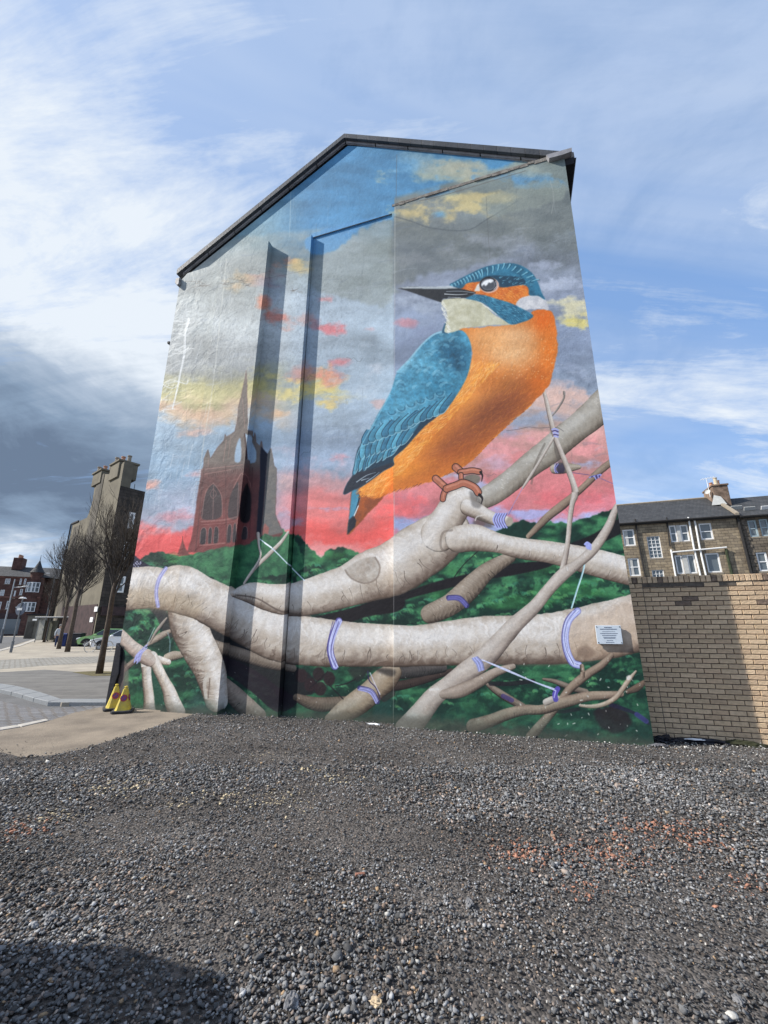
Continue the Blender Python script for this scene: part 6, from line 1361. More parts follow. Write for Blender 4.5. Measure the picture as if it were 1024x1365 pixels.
# second face running away to the right of the turret
MB().prism([(0, -.2), (13, -.2), (13, te-1.0), (0, te)], 1.2, 11).build('side_wing', M_RED, TB)
tr = onT(30, 757, 4)[1]
rt_ = MB(); rt_.add([(TL_, -.4, te), (0.5, -.4, te), (0, 5, tr+.3), (TL_, 5, tr), (TL_, 11, te), (.5, 11, te), (14, 1, te-1.2), (14, 11, te-1.2), (10, 5.5, te+.3)], [(0, 1, 2, 3), (3, 2, 5, 4), (1, 6, 8, 2), (2, 8, 7, 5), (6, 7, 8)]); rt_.build('roof', M_SLATE2, TB)
for z_ in (te-3.6, te-7.0, te-.25): MB().box(TL_, -.1, -.12, -.004, z_, z_+.25).build('string_course', M_RED2, TB)
tz = onT(48, 763)[1]; tapx = onT(54, 747)[1]
tu = (onT(39, 770)[0]+onT(57, 770)[0])/2; trd = (onT(58, 770)[0]-onT(39, 770)[0])/2*.86
tur = MB().lathe([(trd, -.2), (trd, tz-.4), (trd*1.1, tz-.3), (trd*1.1, tz)], 24, (tu, .2, 0)).build('turret', M_RED, TB)
MB().lathe([(trd*1.28, tz-.05), (trd*.72, tz+(tapx-tz)*.33), (trd*.32, tz+(tapx-tz)*.72), (.05, tapx), (.03, tapx+.9), (.01, tapx+1)], 24, (tu, .2, 0)).build('turret_spire', M_SLATE2, tur)
for zc, hh in ((te-1.75, 1.7), (te-5.1, 1.6)):
    for k, an in enumerate((-125, -95, -62)):
        w = MB(); w.box(-.55, .55, -.09, .1, -hh/2, hh/2); w = w.build('window', M_WHITE, TB); w.location = (tu+math.cos(R(an))*trd, .2+math.sin(R(an))*trd, zc); w.rotation_euler = (0, 0, R(an+90))
        MB().box(-.43, .43, -.105, -.06, .06, hh/2-.1).build('pane', M_GLASS, w); MB().box(-.43, .43, -.105, -.06, -hh/2+.1, -.04).build('pane', M_GLASS, w)
shp = MB().box(TL_, 2, -.3, -.01, 2.9, 3.7).build('shop_fascia', M_SHOP, TB)
for k in range(6): MB().box(TL_+2+k*5.2, TL_+6.4+k*5.2, -.16, -.01, .3, 2.8).build('shop_window', M_GLASS, TB)
for k in range(3):
    o = MB().box(-6-9*k, -4.6-9*k, 3, 5, tr-.5, tr+1.7).build('chimney', M_RED, TB, bevel=.03)
    for j in range(3): MB().lathe([(.2, 0), (.17, .5), (.2, .6)], 8, (-5.3-9*k, 3.4+j*.6, tr+1.7)).build('chimney_pot', M_TERRA, o)
# low grey and brown blocks between (shelter side walls of the street)
lb = AT(44, 850, 56); lb.z = 0
lw = empty('low_block', lb, R(10)); tag(lw, 'low grey-brown single-storey block behind the bus shelter', 'building')
MB().box(-1.1, 3.2, 0, 3, -.2, 3.0).build('block_wall', mat('drab_harling', (.17, .155, .125), .95, 0, .3, .8, bump=.3), lw)
MB().box(-1.25, 3.35, -.15, 3.1, 3.0, 3.15).build('flat_roof', M_DARK, lw)
MB().box(-.95, -.2, -.06, -.004, .1, 2.2).build('door', M_ROUGHD, lw)
# ---------------------------------------------------------------- bare street trees
M_BARK = mat('tree_bark', (.085, .065, .05), .95, 0, .35, 9, bump=.6, bscale=30)
M_TWIG = mat('twig_bark', (.068, .058, .05), .9, 0, .3, 6)
M_SOIL = mat('tree_pit_soil', (.10, .085, .04), 1, 0, .4, 8, bump=.6, bscale=40)
def tube_np(V, F, p0, p1, r0, r1, n):
    d = p1-p0; L = d.length
    if L < 1e-5: return
    d = d/L; u = d.orthogonal().normalized(); w = d.cross(u); b = len(V)
    for p, r in ((p0, r0), (p1, r1)):
        for k in range(n):
            a = 2*math.pi*k/n; V.append(p+(u*math.cos(a)+w*math.sin(a))*r)
    for k in range(n): F.append((b+k, b+(k+1) % n, b+n+(k+1) % n, b+n+k))
def bare_tree(loc, h, spread, fork, seed, label, trunk_r=.085, dens=1.0):
    root = empty('bare_tree', loc); tag(root, label, 'tree', 'young bare trees along the pavement')
    rr = random.Random(seed); lean = rr.uniform(-.02, .02)
    tp = [(0, 0, -.1), (lean*.3, 0, fork*.3), (lean*.6+.01, .01, fork*.7), (lean, 0, fork), (lean*1.2, 0, fork+h*.10)]
    MB().tube(tp, [trunk_r*1.25, trunk_r*1.02, trunk_r*.9, trunk_r*.85, trunk_r*.6], 10).build('trunk', M_BARK, root, smooth=True)
    def grow(V, F, p, d, L, r, lev):
        segs = 4 if lev < 2 else 3; q = p.copy(); dd = d.copy()
        for i in range(segs):
            dd = (dd+Vector((rr.gauss(0, .10), rr.gauss(0, .10), .10+.05*lev))).normalized(); q2 = q+dd*L/segs; r2 = r*(1-.20*(i+1)/segs*1.4)
            tube_np(V, F, q, q2, r*(1-.28*i/segs), max(.0035, r*(1-.28*(i+1)/segs)), 5 if lev < 1 else (4 if lev < 2 else 3))
            if lev < 4 and i > 0 or (lev == 0):
                for _ in range(2 if rr.random() < .55*dens else 1):
                    if lev >= 4: break
                    ax = Vector((rr.gauss(0, 1), rr.gauss(0, 1), rr.gauss(0, .3))); ax = (ax-dd*ax.dot(dd)).normalized()
                    nd = (dd+ax*rr.uniform(.35, .75)).normalized(); grow(V, F, q2, nd, L*rr.uniform(.5, .78), max(.004, r*.55), lev+1)
            q = q2
    nl = 6
    for k in range(nl):
        V, F = [], []; a = 2*math.pi*k/nl+rr.uniform(-.3, .3); z = fork*(.86+.5*k/nl*.5)
        d = Vector((math.cos(a)*spread, math.sin(a)*spread, 1)).normalized()
        grow(V, F, Vector((lean, 0, fork+h*.10*k/nl-.05)), d, (h-fork)*rr.uniform(.36, .46), trunk_r*.42, 0)
        me = bpy.data.meshes.new('limb'); me.from_pydata([tuple(v) for v in V], [], F); me.materials.append(M_TWIG); me.update(); link(bpy.data.objects.new('limb', me), root)
    return root
pt = G(132, 900); hT = (AT(147, 682, pt.y).z)
bare_tree(pt, hT, .34, 2.75, 5, 'nearest bare street tree, standing in a mossy pit beside the painted wall', .10)
sheet('tree_pit', gx((96, 898), (128, 896.5), (160, 897.5), (156, 903), (122, 903.5)), .058, M_SOIL)
p2, p3 = G(89.5, 870), G(78, 866)
bare_tree(p2, AT(110, 712, p2.y).z, .36, 3.2, 11, 'bare street tree in front of the black bin, right of the farther pair', .13)
bare_tree(p3, AT(90, 722, p3.y).z, .36, 3.2, 17, 'bare street tree in front of the blue bin, left of the farther pair', .12)
p4 = G(58, 857)
bare_tree(p4, 7.2, .3, 2.6, 23, 'farthest bare street tree beside the bus shelter', .09, .7)

# ---------------------------------------------------------------- lamp posts, signs
M_GALV = mat('galvanised_steel', (.42, .44, .46), .45, .6, .12, 8)
M_GREYP = mat('grey_post_paint', (.16, .17, .18), .5, .1, .2, 6)
M_LED = mat('lamp_head', (.32, .33, .35), .4, .3)
p = G(0, 858.5); tpz = AT(18, 772, p.y).z
lp_ = empty('street_lamp', p); tag(lp_, 'tall galvanised street lamp with a side arm at the left edge', 'street lamp')
MB().tube([(0, 0, -.1), (0, 0, 1.4)], .11, 12).build('base_sleeve', M_GREYP, lp_); MB().tube([(0, 0, 1.4), (0, 0, tpz)], [.075, .05], 12).build('post', M_GALV, lp_)
azr = AT(20, 783, p.y).z
MB().tube([(0, 0, azr), (1.25, 0, azr+.06)], .035, 8).build('arm', M_GALV, lp_); MB().prism([(.9, azr), (1.6, azr+.04), (1.6, azr+.12), (1.2, azr+.16), (.9, azr+.1)], -.1, .1).build('lamp_head', M_LED, lp_, bevel=.02)
p = G(14, 871); s_ = empty('round_sign_post', p); tag(s_, 'grey post with a round road sign seen from the back and a small pale plate', 'road sign')
tz_ = AT(28, 798, p.y).z; cz_ = AT(27, 812, p.y).z
MB().tube([(0, 0, -.1), (0, 0, .75)], .075, 12).build('base_sleeve', M_GREYP, s_); MB().tube([(0, 0, .75), (0, 0, tz_)], .04, 12).build('post', M_GREYP, s_)
d = MB().lathe([(.36, 0), (.40, .01), (.40, .03), (.36, .04)], 28).build('sign_disc', mat('sign_back', (.09, .11, .15), .5, .3, .2, 5), s_); d.location = (0, .05, cz_); d.rotation_euler = (R(90), 0, R(-12))
MB().box(-.16, .16, -.07, -.05, cz_-.07, cz_+.07).build('pale_plate', M_WHITE, s_)
for sx in (-1, 1): MB().box(*sorted((sx*.06, sx*.34)), -.02, .02, cz_+.1, cz_+.15).build('bracket', M_GALV, s_)
o = MB().prism([(-.22, tz_), (-.08, tz_+.1), (.08, tz_+.1), (.22, tz_)], -.1, .1).build('top_light', M_WHITE, s_, bevel=.02)
p = G(56, 852.5); q = empty('thin_street_lamp', p); tag(q, 'thin distant lamp post rising behind the bus shelter', 'street lamp')
hz_ = AT(66, 766, p.y).z
MB().tube([(0, 0, 0), (0, 0, hz_)], [.09, .05], 10).build('post', M_GREYP, q); MB().tube([(0, 0, hz_), (-.8, 0, hz_+.15)], .03, 6).build('arm', M_GREYP, q); MB().box(-1.2, -.7, -.1, .1, hz_+.1, hz_+.2).build('lamp_head', M_LED, q, bevel=.02)

# ---------------------------------------------------------------- bus shelter
p = G(46, 857); bs = empty('bus_shelter', p, R(-8)); tag(bs, 'flat-roofed bus shelter with glass sides on the pavement', 'bus shelter')
M_SHG = glass('shelter_glass', (.25, .26, .22), .15); W_, Hh = 3.4, 2.45
MB().box(-.3, W_+.3, -.3, 1.4, Hh, Hh+.14).build('roof', M_GREYP, bs, bevel=.03)
for x in (0, 1.15, 2.3, W_):
    MB().tube([(x, 1.2, 0), (x, 1.2, Hh)], .04, 8).build('post', M_GREYP, bs)
for x in (0, W_): MB().tube([(x, 0, 0), (x, 0, Hh)], .04, 8).build('post', M_GREYP, bs)
for k in range(3): MB().box(.05+k*1.15, 1.1+k*1.15, 1.19, 1.21, .25, 2.2).build('glass_panel', M_SHG, bs)
for x in (0, W_): MB().box(x-.01, x+.01, .1, 1.1, .25, 2.2).build('glass_panel', M_SHG, bs)
MB().box(.0, .75, -.02, .02, .3, 2.3).build('advert_panel', mat('advert_panel', (.30, .29, .25), .6, 0, .3, 2), bs)
MB().box(.8, 2.6, .85, 1.15, .5, .56).build('bench', M_GREYP, bs, bevel=.01)
MB().box(-.5, .0, -.28, -.24, 2.2, 2.36).build('route_flag', M_WHITE, bs)

# ---------------------------------------------------------------- bins
def wheelie(loc, m, w, dpt, h, rz, label, name='wheeled_bin'):
    b = empty(name, loc, rz); tag(b, label, 'bin', 'wheeled bins by the road')
    t = MB(); a = .86
    t.add([(-w/2*a, -dpt/2*a, .06), (w/2*a, -dpt/2*a, .06), (w/2*a, dpt/2*a, .06), (-w/2*a, dpt/2*a, .06), (-w/2, -dpt/2, h*.9), (w/2, -dpt/2, h*.9), (w/2, dpt/2, h*.9), (-w/2, dpt/2, h*.9)], [(0, 3, 2, 1), (4, 5, 6, 7), (0, 1, 5, 4), (1, 2, 6, 5), (2, 3, 7, 6), (3, 0, 4, 7)])
    t.build('body', m, b, bevel=.03)
    MB().prism([(-dpt/2-.04, h*.905), (dpt/2+.04, h*.905), (dpt/2+.04, h*.94), (0, h), (-dpt/2-.04, h*.96)], -w/2-.03, w/2+.03).build('lid', m, b, bevel=.015).rotation_euler = (0, 0, R(90))
    for sx in (-1, 1):
        MB().tube([(sx*(w/2-.10), dpt/2-.02, .1), (sx*(w/2-.04), dpt/2-.02, .1)], .1, 12).build('wheel', M_DARK, b)
    MB().tube([(-w/2+.05, dpt/2+.06, h*.9), (w/2-.05, dpt/2+.06, h*.9)], .018, 6).build('handle', m, b)
    return b
M_BLUEB = mat('blue_bin_plastic', (.025, .045, .17), .5, 0, .1, 5); M_BLKB = mat('black_bin_plastic', (.022, .022, .03), .5, 0, .1, 5)
q = G(84.5, 862.3); wheelie(q, M_BLUEB, .62, .7, 1.08, R(8), 'blue wheeled bin between the two farther tree trunks')
q = G(99.5, 862.3); wheelie(q, M_BLKB, 1.05, .75, 1.12, R(8), 'wide black bin right of the blue one')

# ---------------------------------------------------------------- standing person
def person(loc, rz):
    root = empty('person', loc, rz); tag(root, 'person in a pale jacket and dark blue trousers standing beside the blue bin', 'person')
    def skinm(name, verts, edges, rad, m):
        bm = bmesh.new(); lay = bm.verts.layers.skin.verify(); vs = [bm.verts.new(v) for v in verts]
        for a, b in edges: bm.edges.new((vs[a], vs[b]))
        for v, r in zip(vs, rad): v[lay].radius = r if hasattr(r, '__len__') else (r, r)
        vs[0][lay].use_root = True
        me = bpy.data.meshes.new(name); bm.to_mesh(me); bm.free(); me.materials.append(m); o = bpy.data.objects.new(name, me); link(o, root)
        o.modifiers.new('s', 'SKIN').use_smooth_shade = True; s = o.modifiers.new('u', 'SUBSURF'); s.levels = s.render_levels = 2; return o
    SK = mat('skin', (.50, .32, .24), .6); JK = mat('pale_jacket', (.46, .48, .50), .85, 0, .15, 9); TR_ = mat('dark_trousers', (.03, .04, .09), .9, 0, .2, 9)
    V = [(0, 0, .92), (0, 0, 1.12), (0, 0, 1.34), (0, -.01, 1.47), (0, -.02, 1.56), (0, -.03, 1.68),
         (.16, 0, 1.41), (.24, .0, 1.14), (.24, -.06, .90), (.24, -.09, .80), (-.16, 0, 1.41), (-.25, 0, 1.14), (-.25, -.06, .90), (-.25, -.09, .80),
         (.09, 0, .86), (.10, -.01, .48), (.10, .02, .10), (.10, -.16, .04), (-.09, 0, .86), (-.11, -.03, .48), (-.12, -.02, .10), (-.13, -.19, .04)]
    E = [(0, 1), (1, 2), (2, 3), (3, 4), (4, 5), (2, 6), (6, 7), (7, 8), (8, 9), (2, 10), (10, 11), (11, 12), (12, 13), (0, 14), (14, 15), (15, 16), (16, 17), (0, 18), (18, 19), (19, 20), (20, 21)]
    Rr = [(.13, .10), (.13, .10), (.15, .11), .06, .07, .095, .06, .048, .036, .03, .06, .048, .036, .03, .085, .06, .042, .035, .085, .06, .042, .035]
    skinm('body', V, E, Rr, SK)
    skinm('jacket', [(0, 0, .86), (0, 0, 1.1), (0, 0, 1.34), (0, -.01, 1.45), (.17, 0, 1.41), (.25, .0, 1.14), (.25, -.06, .88), (-.17, 0, 1.41), (-.26, 0, 1.14), (-.26, -.06, .88)], [(0, 1), (1, 2), (2, 3), (2, 4), (4, 5), (5, 6), (2, 7), (7, 8), (8, 9)], [(.17, .13), (.16, .13), (.18, .14), .08, .08, .065, .05, .08, .065, .05], JK)
    skinm('trousers', [(0, 0, .90), (.09, 0, .82), (.10, -.01, .46), (.10, .02, .09), (-.09, 0, .82), (-.11, -.03, .46), (-.12, -.02, .09)], [(0, 1), (1, 2), (2, 3), (0, 4), (4, 5), (5, 6)], [(.14, .12), .105, .08, .065, .105, .08, .065], TR_)
    for sx, y in ((.10, -.06), (-.125, -.10)): MB().box(sx-.05, sx+.05, y-.15, y+.14, 0, .10).build('shoe', M_DARK, root, bevel=.035, segs=2)
    MB().lathe([(.0, -.10), (.085, -.06), (.11, .0), (.10, .06), (.055, .105), (.0, .12)], 14, (0, -.01, 1.70)).build('hair', mat('grey_hair', (.22, .21, .20), .9), root, smooth=True)
    for sx in (-.035, .035): MB().lathe([(.0, -.01), (.012, 0), (.0, .01)], 8, (sx, -.115, 1.69)).build('eye', M_DARK, root)
    MB().add([(-.015, -.115, 1.66), (.015, -.115, 1.66), (0, -.145, 1.655), (0, -.118, 1.70)], [(0, 1, 2), (0, 2, 3), (1, 3, 2)]).build('nose', SK, root)
    for s in (-1, 1):        # five fingers each
        for k in range(4): MB().tube([(s*.25+(k-1.5)*.0, -.075-.012*k*1.5+.02, .79), (s*.25, -.085-.012*k*1.5+.02, .745-(.01 if k in (1, 2) else 0)), (s*.245, -.085-.012*k*1.5+.03, .715)], [.009, .008, .006], 5).build('finger', SK, root)
        MB().tube([(s*.245, -.10, .80), (s*.225, -.13, .765), (s*.22, -.13, .74)], [.011, .009, .007], 5).build('thumb', SK, root)
person(G(75.5, 862.8), R(50))

# ---------------------------------------------------------------- parked cars
M_TYRE = mat('tyre', (.02, .02, .02), .9); M_RIM = mat('wheel_rim', (.45, .46, .47), .35, .7); M_CGL = glass('car_glass', (.03, .035, .04), .05)
M_LAMP = mat('headlight_glass', (.75, .78, .8), .15, .2); M_TRIM = mat('black_car_trim', (.02, .02, .022), .55); M_PLATE = mat('number_plate', (.8, .8, .76), .5)
M_RLIGHT = mat('tail_light', (.35, .02, .02), .2)
def car(loc, rz, paint, label, sc=1.0):
    root = empty('parked_car', loc, rz); root.scale = (sc,)*3; tag(root, label, 'car', 'cars parked across the square')
    # local -x is the nose; side profile lofted across the width with tumblehome
    prof = [(-2.0, .28), (-2.06, .50), (-2.0, .68), (-1.75, .80), (-1.05, .93), (-.95, .95), (-.30, 1.38), (.15, 1.46), (.95, 1.44), (1.45, 1.32), (1.85, .98), (2.0, .90), (2.04, .62), (1.98, .30)]
    def wdt(z): return .86 if z < .9 else .86-(z-.9)*.42
    bm = MB(); ys = [-1, -.93, -.6, 0, .6, .93, 1]; n = len(prof)
    for y in ys:
        k = 1-.045*(abs(y)**6)
        for x, z in prof:
            e = abs(y) == 1
            bm.v.append((x*k*(1-.05*y*y*(1 if abs(x) > 1.6 else 0)), y*wdt(z), z-(.03 if e and z > .9 else 0)))
    for j in range(len(ys)-1):
        for i in range(n-1):
            if prof[i][0] in (-.95, 1.45) and False: continue
            bm.f.append((j*n+i, j*n+i+1, (j+1)*n+i+1, (j+1)*n+i)); bm.m.append(0)
        bm.f.append((j*n+n-1, j*n, (j+1)*n, (j+1)*n+n-1)); bm.m.append(0)
    bm.f.append(tuple(range(n))); bm.m.append(0); bm.f.append(tuple(reversed([(len(ys)-1)*n+i for i in range(n)]))); bm.m.append(0)
    bm.build('body', paint, root, bevel=.03, segs=2)
    g = MB(); g.add([(-1.0, -.74, .965), (-1.0, .74, .965), (-.33, .60, 1.385), (-.33, -.60, 1.385)], [(0, 1, 2, 3)]); o = g.build('windscreen', M_CGL, root); o.location = (-.012, 0, .012)
    g = MB(); g.add([(1.50, -.60, 1.30), (1.50, .60, 1.30), (1.84, .70, 1.0), (1.84, -.70, 1.0)], [(0, 1, 2, 3)]); o = g.build('rear_window', M_CGL, root); o.location = (.012, 0, .012)
    for s in (-1, 1):
        for pts in ([(-.85, .96), (-.30, 1.33), (.10, 1.37), (.10, .95)], [(.16, .95), (.16, 1.37), (.9, 1.36), (1.0, .95)], [(1.06, .96), (.98, 1.34), (1.30, 1.26), (1.58, .99)]):
            MB().add([(x, s*(wdt(z)+.006), z) for x, z in pts], [(0, 1, 2, 3)]).build('side_window', M_CGL, root)
        for wx in (-1.28, 1.28):
            w = MB().tube([(0, -.10, 0), (0, .10, 0)], .315, 24).build('wheel', M_TYRE, root, bevel=.02); w.location = (wx, s*.76, .315)
            r_ = MB().tube([(0, s*.085, 0), (0, s*.108, 0)], .21, 20).build('rim', M_RIM, w)
            for q in range(5): a = q*1.2566; MB().tube([(0, s*.115, 0), (.19*math.cos(a), s*.112, .19*math.sin(a))], .022, 4).build('spoke', M_RIM, w)
            MB().prism([(wx+.40*math.cos(t), .30+.40*math.sin(t)) for t in np.linspace(0, math.pi, 12)], s*.845 if s > 0 else -.868, s*.868 if s > 0 else -.845).build('wheel_arch', M_TRIM, root)
        h = MB().prism([(-2.03, .60), (-1.98, .72), (-1.72, .79), (-1.80, .66)], *sorted((s*.50, s*.82))).build('headlight', M_LAMP, root, bevel=.02)
        MB().prism([(2.03, .70), (2.0, .92), (1.88, .98), (1.90, .72)], *sorted((s*.62, s*.83))).build('tail_light', M_RLIGHT, root, bevel=.01)
        m_ = MB().box(-.80, -.62, *sorted((s*.88, s*1.02)), .92, 1.04).build('wing_mirror', paint, root, bevel=.03)
        for x in (-.05, .75): MB().box(x, x+.16, *sorted((s*.868, s*.885)), .80, .83).build('door_handle', M_TRIM, root)
    MB().box(-2.09, -2.02, -.45, .45, .36, .50).build('grille', M_TRIM, root, bevel=.01)
    MB().box(-2.085, -2.04, -.35, .35, .58, .64).build('upper_grille', M_TRIM, root, bevel=.01)
    MB().box(-2.105, -2.09, -.26, .26, .40, .51).build('number_plate', M_PLATE, root)
    MB().box(2.04, 2.06, -.26, .26, .50, .61).build('number_plate', M_PLATE, root)
    for s in (-1, 1): MB().box(-2.08, -2.03, *sorted((s*.55, s*.75)), .34, .44).build('fog_light', M_TRIM, root, bevel=.01)
    return root
M_CG = mat('green_car_paint', (.30, .52, .22), .25, .1, coat=.6); M_CW = mat('white_car_paint', (.82, .83, .84), .25, .0, coat=.6); M_CD = mat('dark_car_paint', (.04, .05, .07), .3, .2, coat=.6); M_CS = mat('silver_car_paint', (.35, .38, .42), .3, .4, coat=.5)
q = G(153, 866); car(q+Vector((.3, .4, .0)), R(28), M_CW, 'white hatchback parked just left of the painted wall, behind the bicycle')
q = G(140, 864); car(q+Vector((-1.6, 2.6, 0)), R(22), M_CG, 'light green hatchback parked behind the white car')
q = G(10, 843.5); car(q, R(12), M_CD, 'dark car on the road at the far left beyond the lamp post')
q = G(-16, 846); car(q, R(8), M_CS, 'silver car waiting on the road at the left edge')

# ---------------------------------------------------------------- bicycle leaning by the cars
def bike(loc, rz):
    root = empty('bicycle', loc, rz); tag(root, 'bicycle with pale tyres standing in front of the white and green cars', 'bicycle')
    M_T = mat('pale_tyre', (.55, .53, .48), .8); M_F = mat('black_frame', (.03, .03, .035), .4, .2)
    for x in (-.53, .53):
        w = bpy.data.objects.new('wheel', None); 
        mb = MB(); n = 28; 
        pts = [(.34*math.cos(2*math.pi*i/n), 0, .34*math.sin(2*math.pi*i/n)) for i in range(n+1)]
        mb.tube(pts, .028, 6, cap=False); w = mb.build('wheel', M_T, root); w.location = (x, 0, .36)
        sp = MB(); 
        for i in range(14): a = 2*math.pi*i/14; sp.tube([(0, 0, 0), (.32*math.cos(a), 0, .32*math.sin(a))], .0025, 3, cap=False)
        so = sp.build('spokes', M_GALV, w); so['kind'] = 'stuff'; MB().tube([(0, -.04, 0), (0, .04, 0)], .025, 8).build('hub', M_GALV, w)
    f = MB(); f.tube([(-.42, 0, .82), (-.05, 0, .32)], .02, 6); f.tube([(-.05, 0, .32), (.22, 0, .84)], .018, 6); f.tube([(-.40, 0, .80), (.20, 0, .80)], .018, 6); f.tube([(-.05, 0, .32), (.53, 0, .36)], .012, 6); f.tube([(.20, 0, .80), (.53, 0, .36)], .012, 6)
    f.build('frame', M_F, root)
    MB().tube([(-.44, 0, .95), (-.42, 0, .82), (-.53, 0, .36)], .018, 6).build('fork', M_F, root); MB().tube([(-.34, -.28, .98), (-.45, 0, .97), (-.34, .28, .98)], .014, 6).build('handlebar', M_F, root)
    MB().prism([(.10, .88), (.34, .90), (.34, .95), (.12, .92)], -.06, .06).build('saddle', M_F, root, bevel=.015); MB().tube([(.22, 0, .84), (.24, 0, .9)], .014, 6).build('seat_post', M_GALV, root)
    ch_ = MB().tube([(-.05, -.03, .32), (-.05, -.06, .32)], .09, 14).build('chainset', M_GALV, root)
    for s in (-1, 1): MB().box(-.05+s*.12-.05, -.05+s*.12+.05, s*.10-.03, s*.10+.03, .31, .335).build('pedal', M_F, root)
bike((G(118.6, 870.5)+G(142.6, 869.3))/2, math.atan2((G(142.6, 869.3)-G(118.6, 870.5)).y, (G(142.6, 869.3)-G(118.6, 870.5)).x)*1.0)

# ---------------------------------------------------------------- no-waiting cones
M_YEL = mat('yellow_cone_plastic', (.66, .50, .05), .55, 0, .1, 7, col2=(.42, .33, .09)); M_CBASE = mat('cone_rubber_base', (.04, .04, .045), .9, 0, .3, 8)
M_RED = mat('cone_disc_red', (.38, .05, .07), .5); M_BLU = mat('cone_disc_blue', (.10, .07, .22), .5)
def cone(loc, rz, h, label, tilt=0):
    root = empty('traffic_cone', loc, rz); root.rotation_euler = (0, tilt, rz); tag(root, label, 'traffic cone', 'yellow no-waiting cones at the foot of the wall')
    MB().slab([(-.19, -.15), (-.15, -.19), (.15, -.19), (.19, -.15), (.19, .15), (.15, .19), (-.15, .19), (-.19, .15)], 0, .045).build('base', M_CBASE, root, bevel=.008)
    # square tapering body with a rounded neck
    sec = [(.14, .045), (.125, .09), (.085, h*.5), (.045, h*.86), (.04, h*.9)]; mb = MB()
    for s, z in sec:
        c = s*.35; mb.v += [(-s+c, -s, z), (s-c, -s, z), (s, -s+c, z), (s, s-c, z), (s-c, s, z), (-s+c, s, z), (-s, s-c, z), (-s, -s+c, z)]
    for i in range(len(sec)-1):
        for k in range(8): mb.f.append((i*8+k, i*8+(k+1) % 8, (i+1)*8+(k+1) % 8, (i+1)*8+k)); mb.m.append(0)
    mb.f.append(tuple(range((len(sec)-1)*8, len(sec)*8))); mb.m.append(0); mb.build('body', M_YEL, root)
    MB().lathe([(.028, h*.9), (.026, h*.95), (.035, h*.97), (.03, h), (.01, h+.005)], 14).build('neck', M_YEL, root)
    zc = h*.56; s = .078
    tl = math.atan2(.125-.045, h*.77)
    for f in (0, 90):
        d_ = MB().lathe([(.066, 0), (.066, .006)], 24).build('sign_disc', M_RED, root); d_.rotation_euler = (R(90)-tl, 0, R(f)); d_.location = (math.sin(R(f))*(s+.004), -math.cos(R(f))*(s+.004), zc)
        e_ = MB().lathe([(.046, 0), (.046, .004)], 24).build('sign_field', M_BLU, d_); e_.location = (0, 0, .006)
        b_ = MB().box(-.055, .055, -.009, .011, .0, .004).build('sign_bar', M_RED, d_); b_.location = (0, 0, .0102); b_.rotation_euler = (0, 0, R(45))
c1 = G(163.5, 949); cone(c1, R(20), AT(168, 914, c1.y).z*.98, 'right-hand yellow cone, nearer the camera, with a red and blue disc')
c2 = G(151, 945.5); cone(c2, R(35), AT(154, 912, c2.y).z, 'left-hand yellow cone tucked against the black foot of the wall')

# ---------------------------------------------------------------- litter along the brick wall
def along(s, off, z=0): return WO+WD*s+WN*off+Vector((0, 0, z))
M_BAG = mat('black_plastic', (.012, .013, .02), .3, 0, .3, 20, bump=.6, bscale=25); M_CARD = mat('white_packaging', (.72, .74, .78), .6, 0, .1, 20)
def crumple(name, loc, sx, sy, sz, m, label, cat, seed, group=None):
    bm = bmesh.new(); bmesh.ops.create_icosphere(bm, subdivisions=3, radius=1)
    for v in bm.verts:
        k = 1+.55*mnoise.noise(v.co*2.3+Vector((seed, 0, 0)))+.25*mnoise.noise(v.co*6+Vector((0, seed, 0))); v.co = Vector((v.co.x*sx*k, v.co.y*sy*k, max(v.co.z, -.25)*sz*k))
    me = bpy.data.meshes.new(name); bm.to_mesh(me); bm.free(); me.materials.append(m); o = bpy.data.objects.new(name, me); link(o); o.location = loc; o.rotation_euler = (0, 0, -WA); tag(o, label, cat, group); return o
crumple('crumpled_bag', along(.22, .33, .03), .16, .09, .06, M_BAG, 'crumpled black plastic bag at the corner between mural and brick wall', 'bag', 1)
crumple('crumpled_bag', along(.72, .42, .02), .36, .06, .045, M_BAG, 'long flattened black plastic sheet lying along the foot of the brick wall', 'bag', 5)
crumple('weed_heap', along(1.25, .46, .01), .3, .07, .05, mat('dead_moss', (.03, .032, .016), 1, 0, .4, 20, bump=.8), 'dark mound of dead moss against the brick wall right of the plastic sheet', 'moss', 9)
crumple('paper_scrap', along(.62, .33, .06), .12, .035, .014, M_CARD, 'white scrap of packaging lying on the black plastic', 'litter', 3)
crumple('slate_flake', along(.05, .02, .02), .11, .05, .02, mat('slate_flake', (.12, .12, .13), .6), 'flat grey slate flake at the right foot of the mural', 'stone', 12)
w_ = WO+WD*-4.05-WN*.08; crumple('paper_scrap', w_+Vector((-.25, 0, .06)), .10, .03, .012, M_CARD, 'white scrap lying on the gravel below the painted stump', 'litter', 4)
# larger single stones that stand out
M_BUFFS = mat('buff_pebble', (.42, .33, .22), .8, 0, .2, 20, bump=.3); M_GST = mat('grey_cobble', (.15, .15, .155), .8, 0, .2, 20, bump=.4)
for (x, y, s, m, lab) in [(502, 1343, .024, M_BUFFS, 'round buff pebble near the bottom edge of the gravel'), (388, 1342, .034, M_GST, 'long grey stone at the bottom of the picture'), (66, 1228, .03, M_GST, 'pale grey flat stone at the left edge near the shadow'), (985, 1340, .022, M_GST, 'grey stone in the bottom right corner'), (626, 1208, .027, M_GST, 'pale round stone on the dusty patch right of centre')]:
    o = crumple('loose_stone', G(x, y)+Vector((0, 0, .018)), s*1.3, s*.8, s*.7, m, lab, 'stone', x*.01, 'larger stones lying on the gravel'); o.rotation_euler = (0, 0, x*.7)
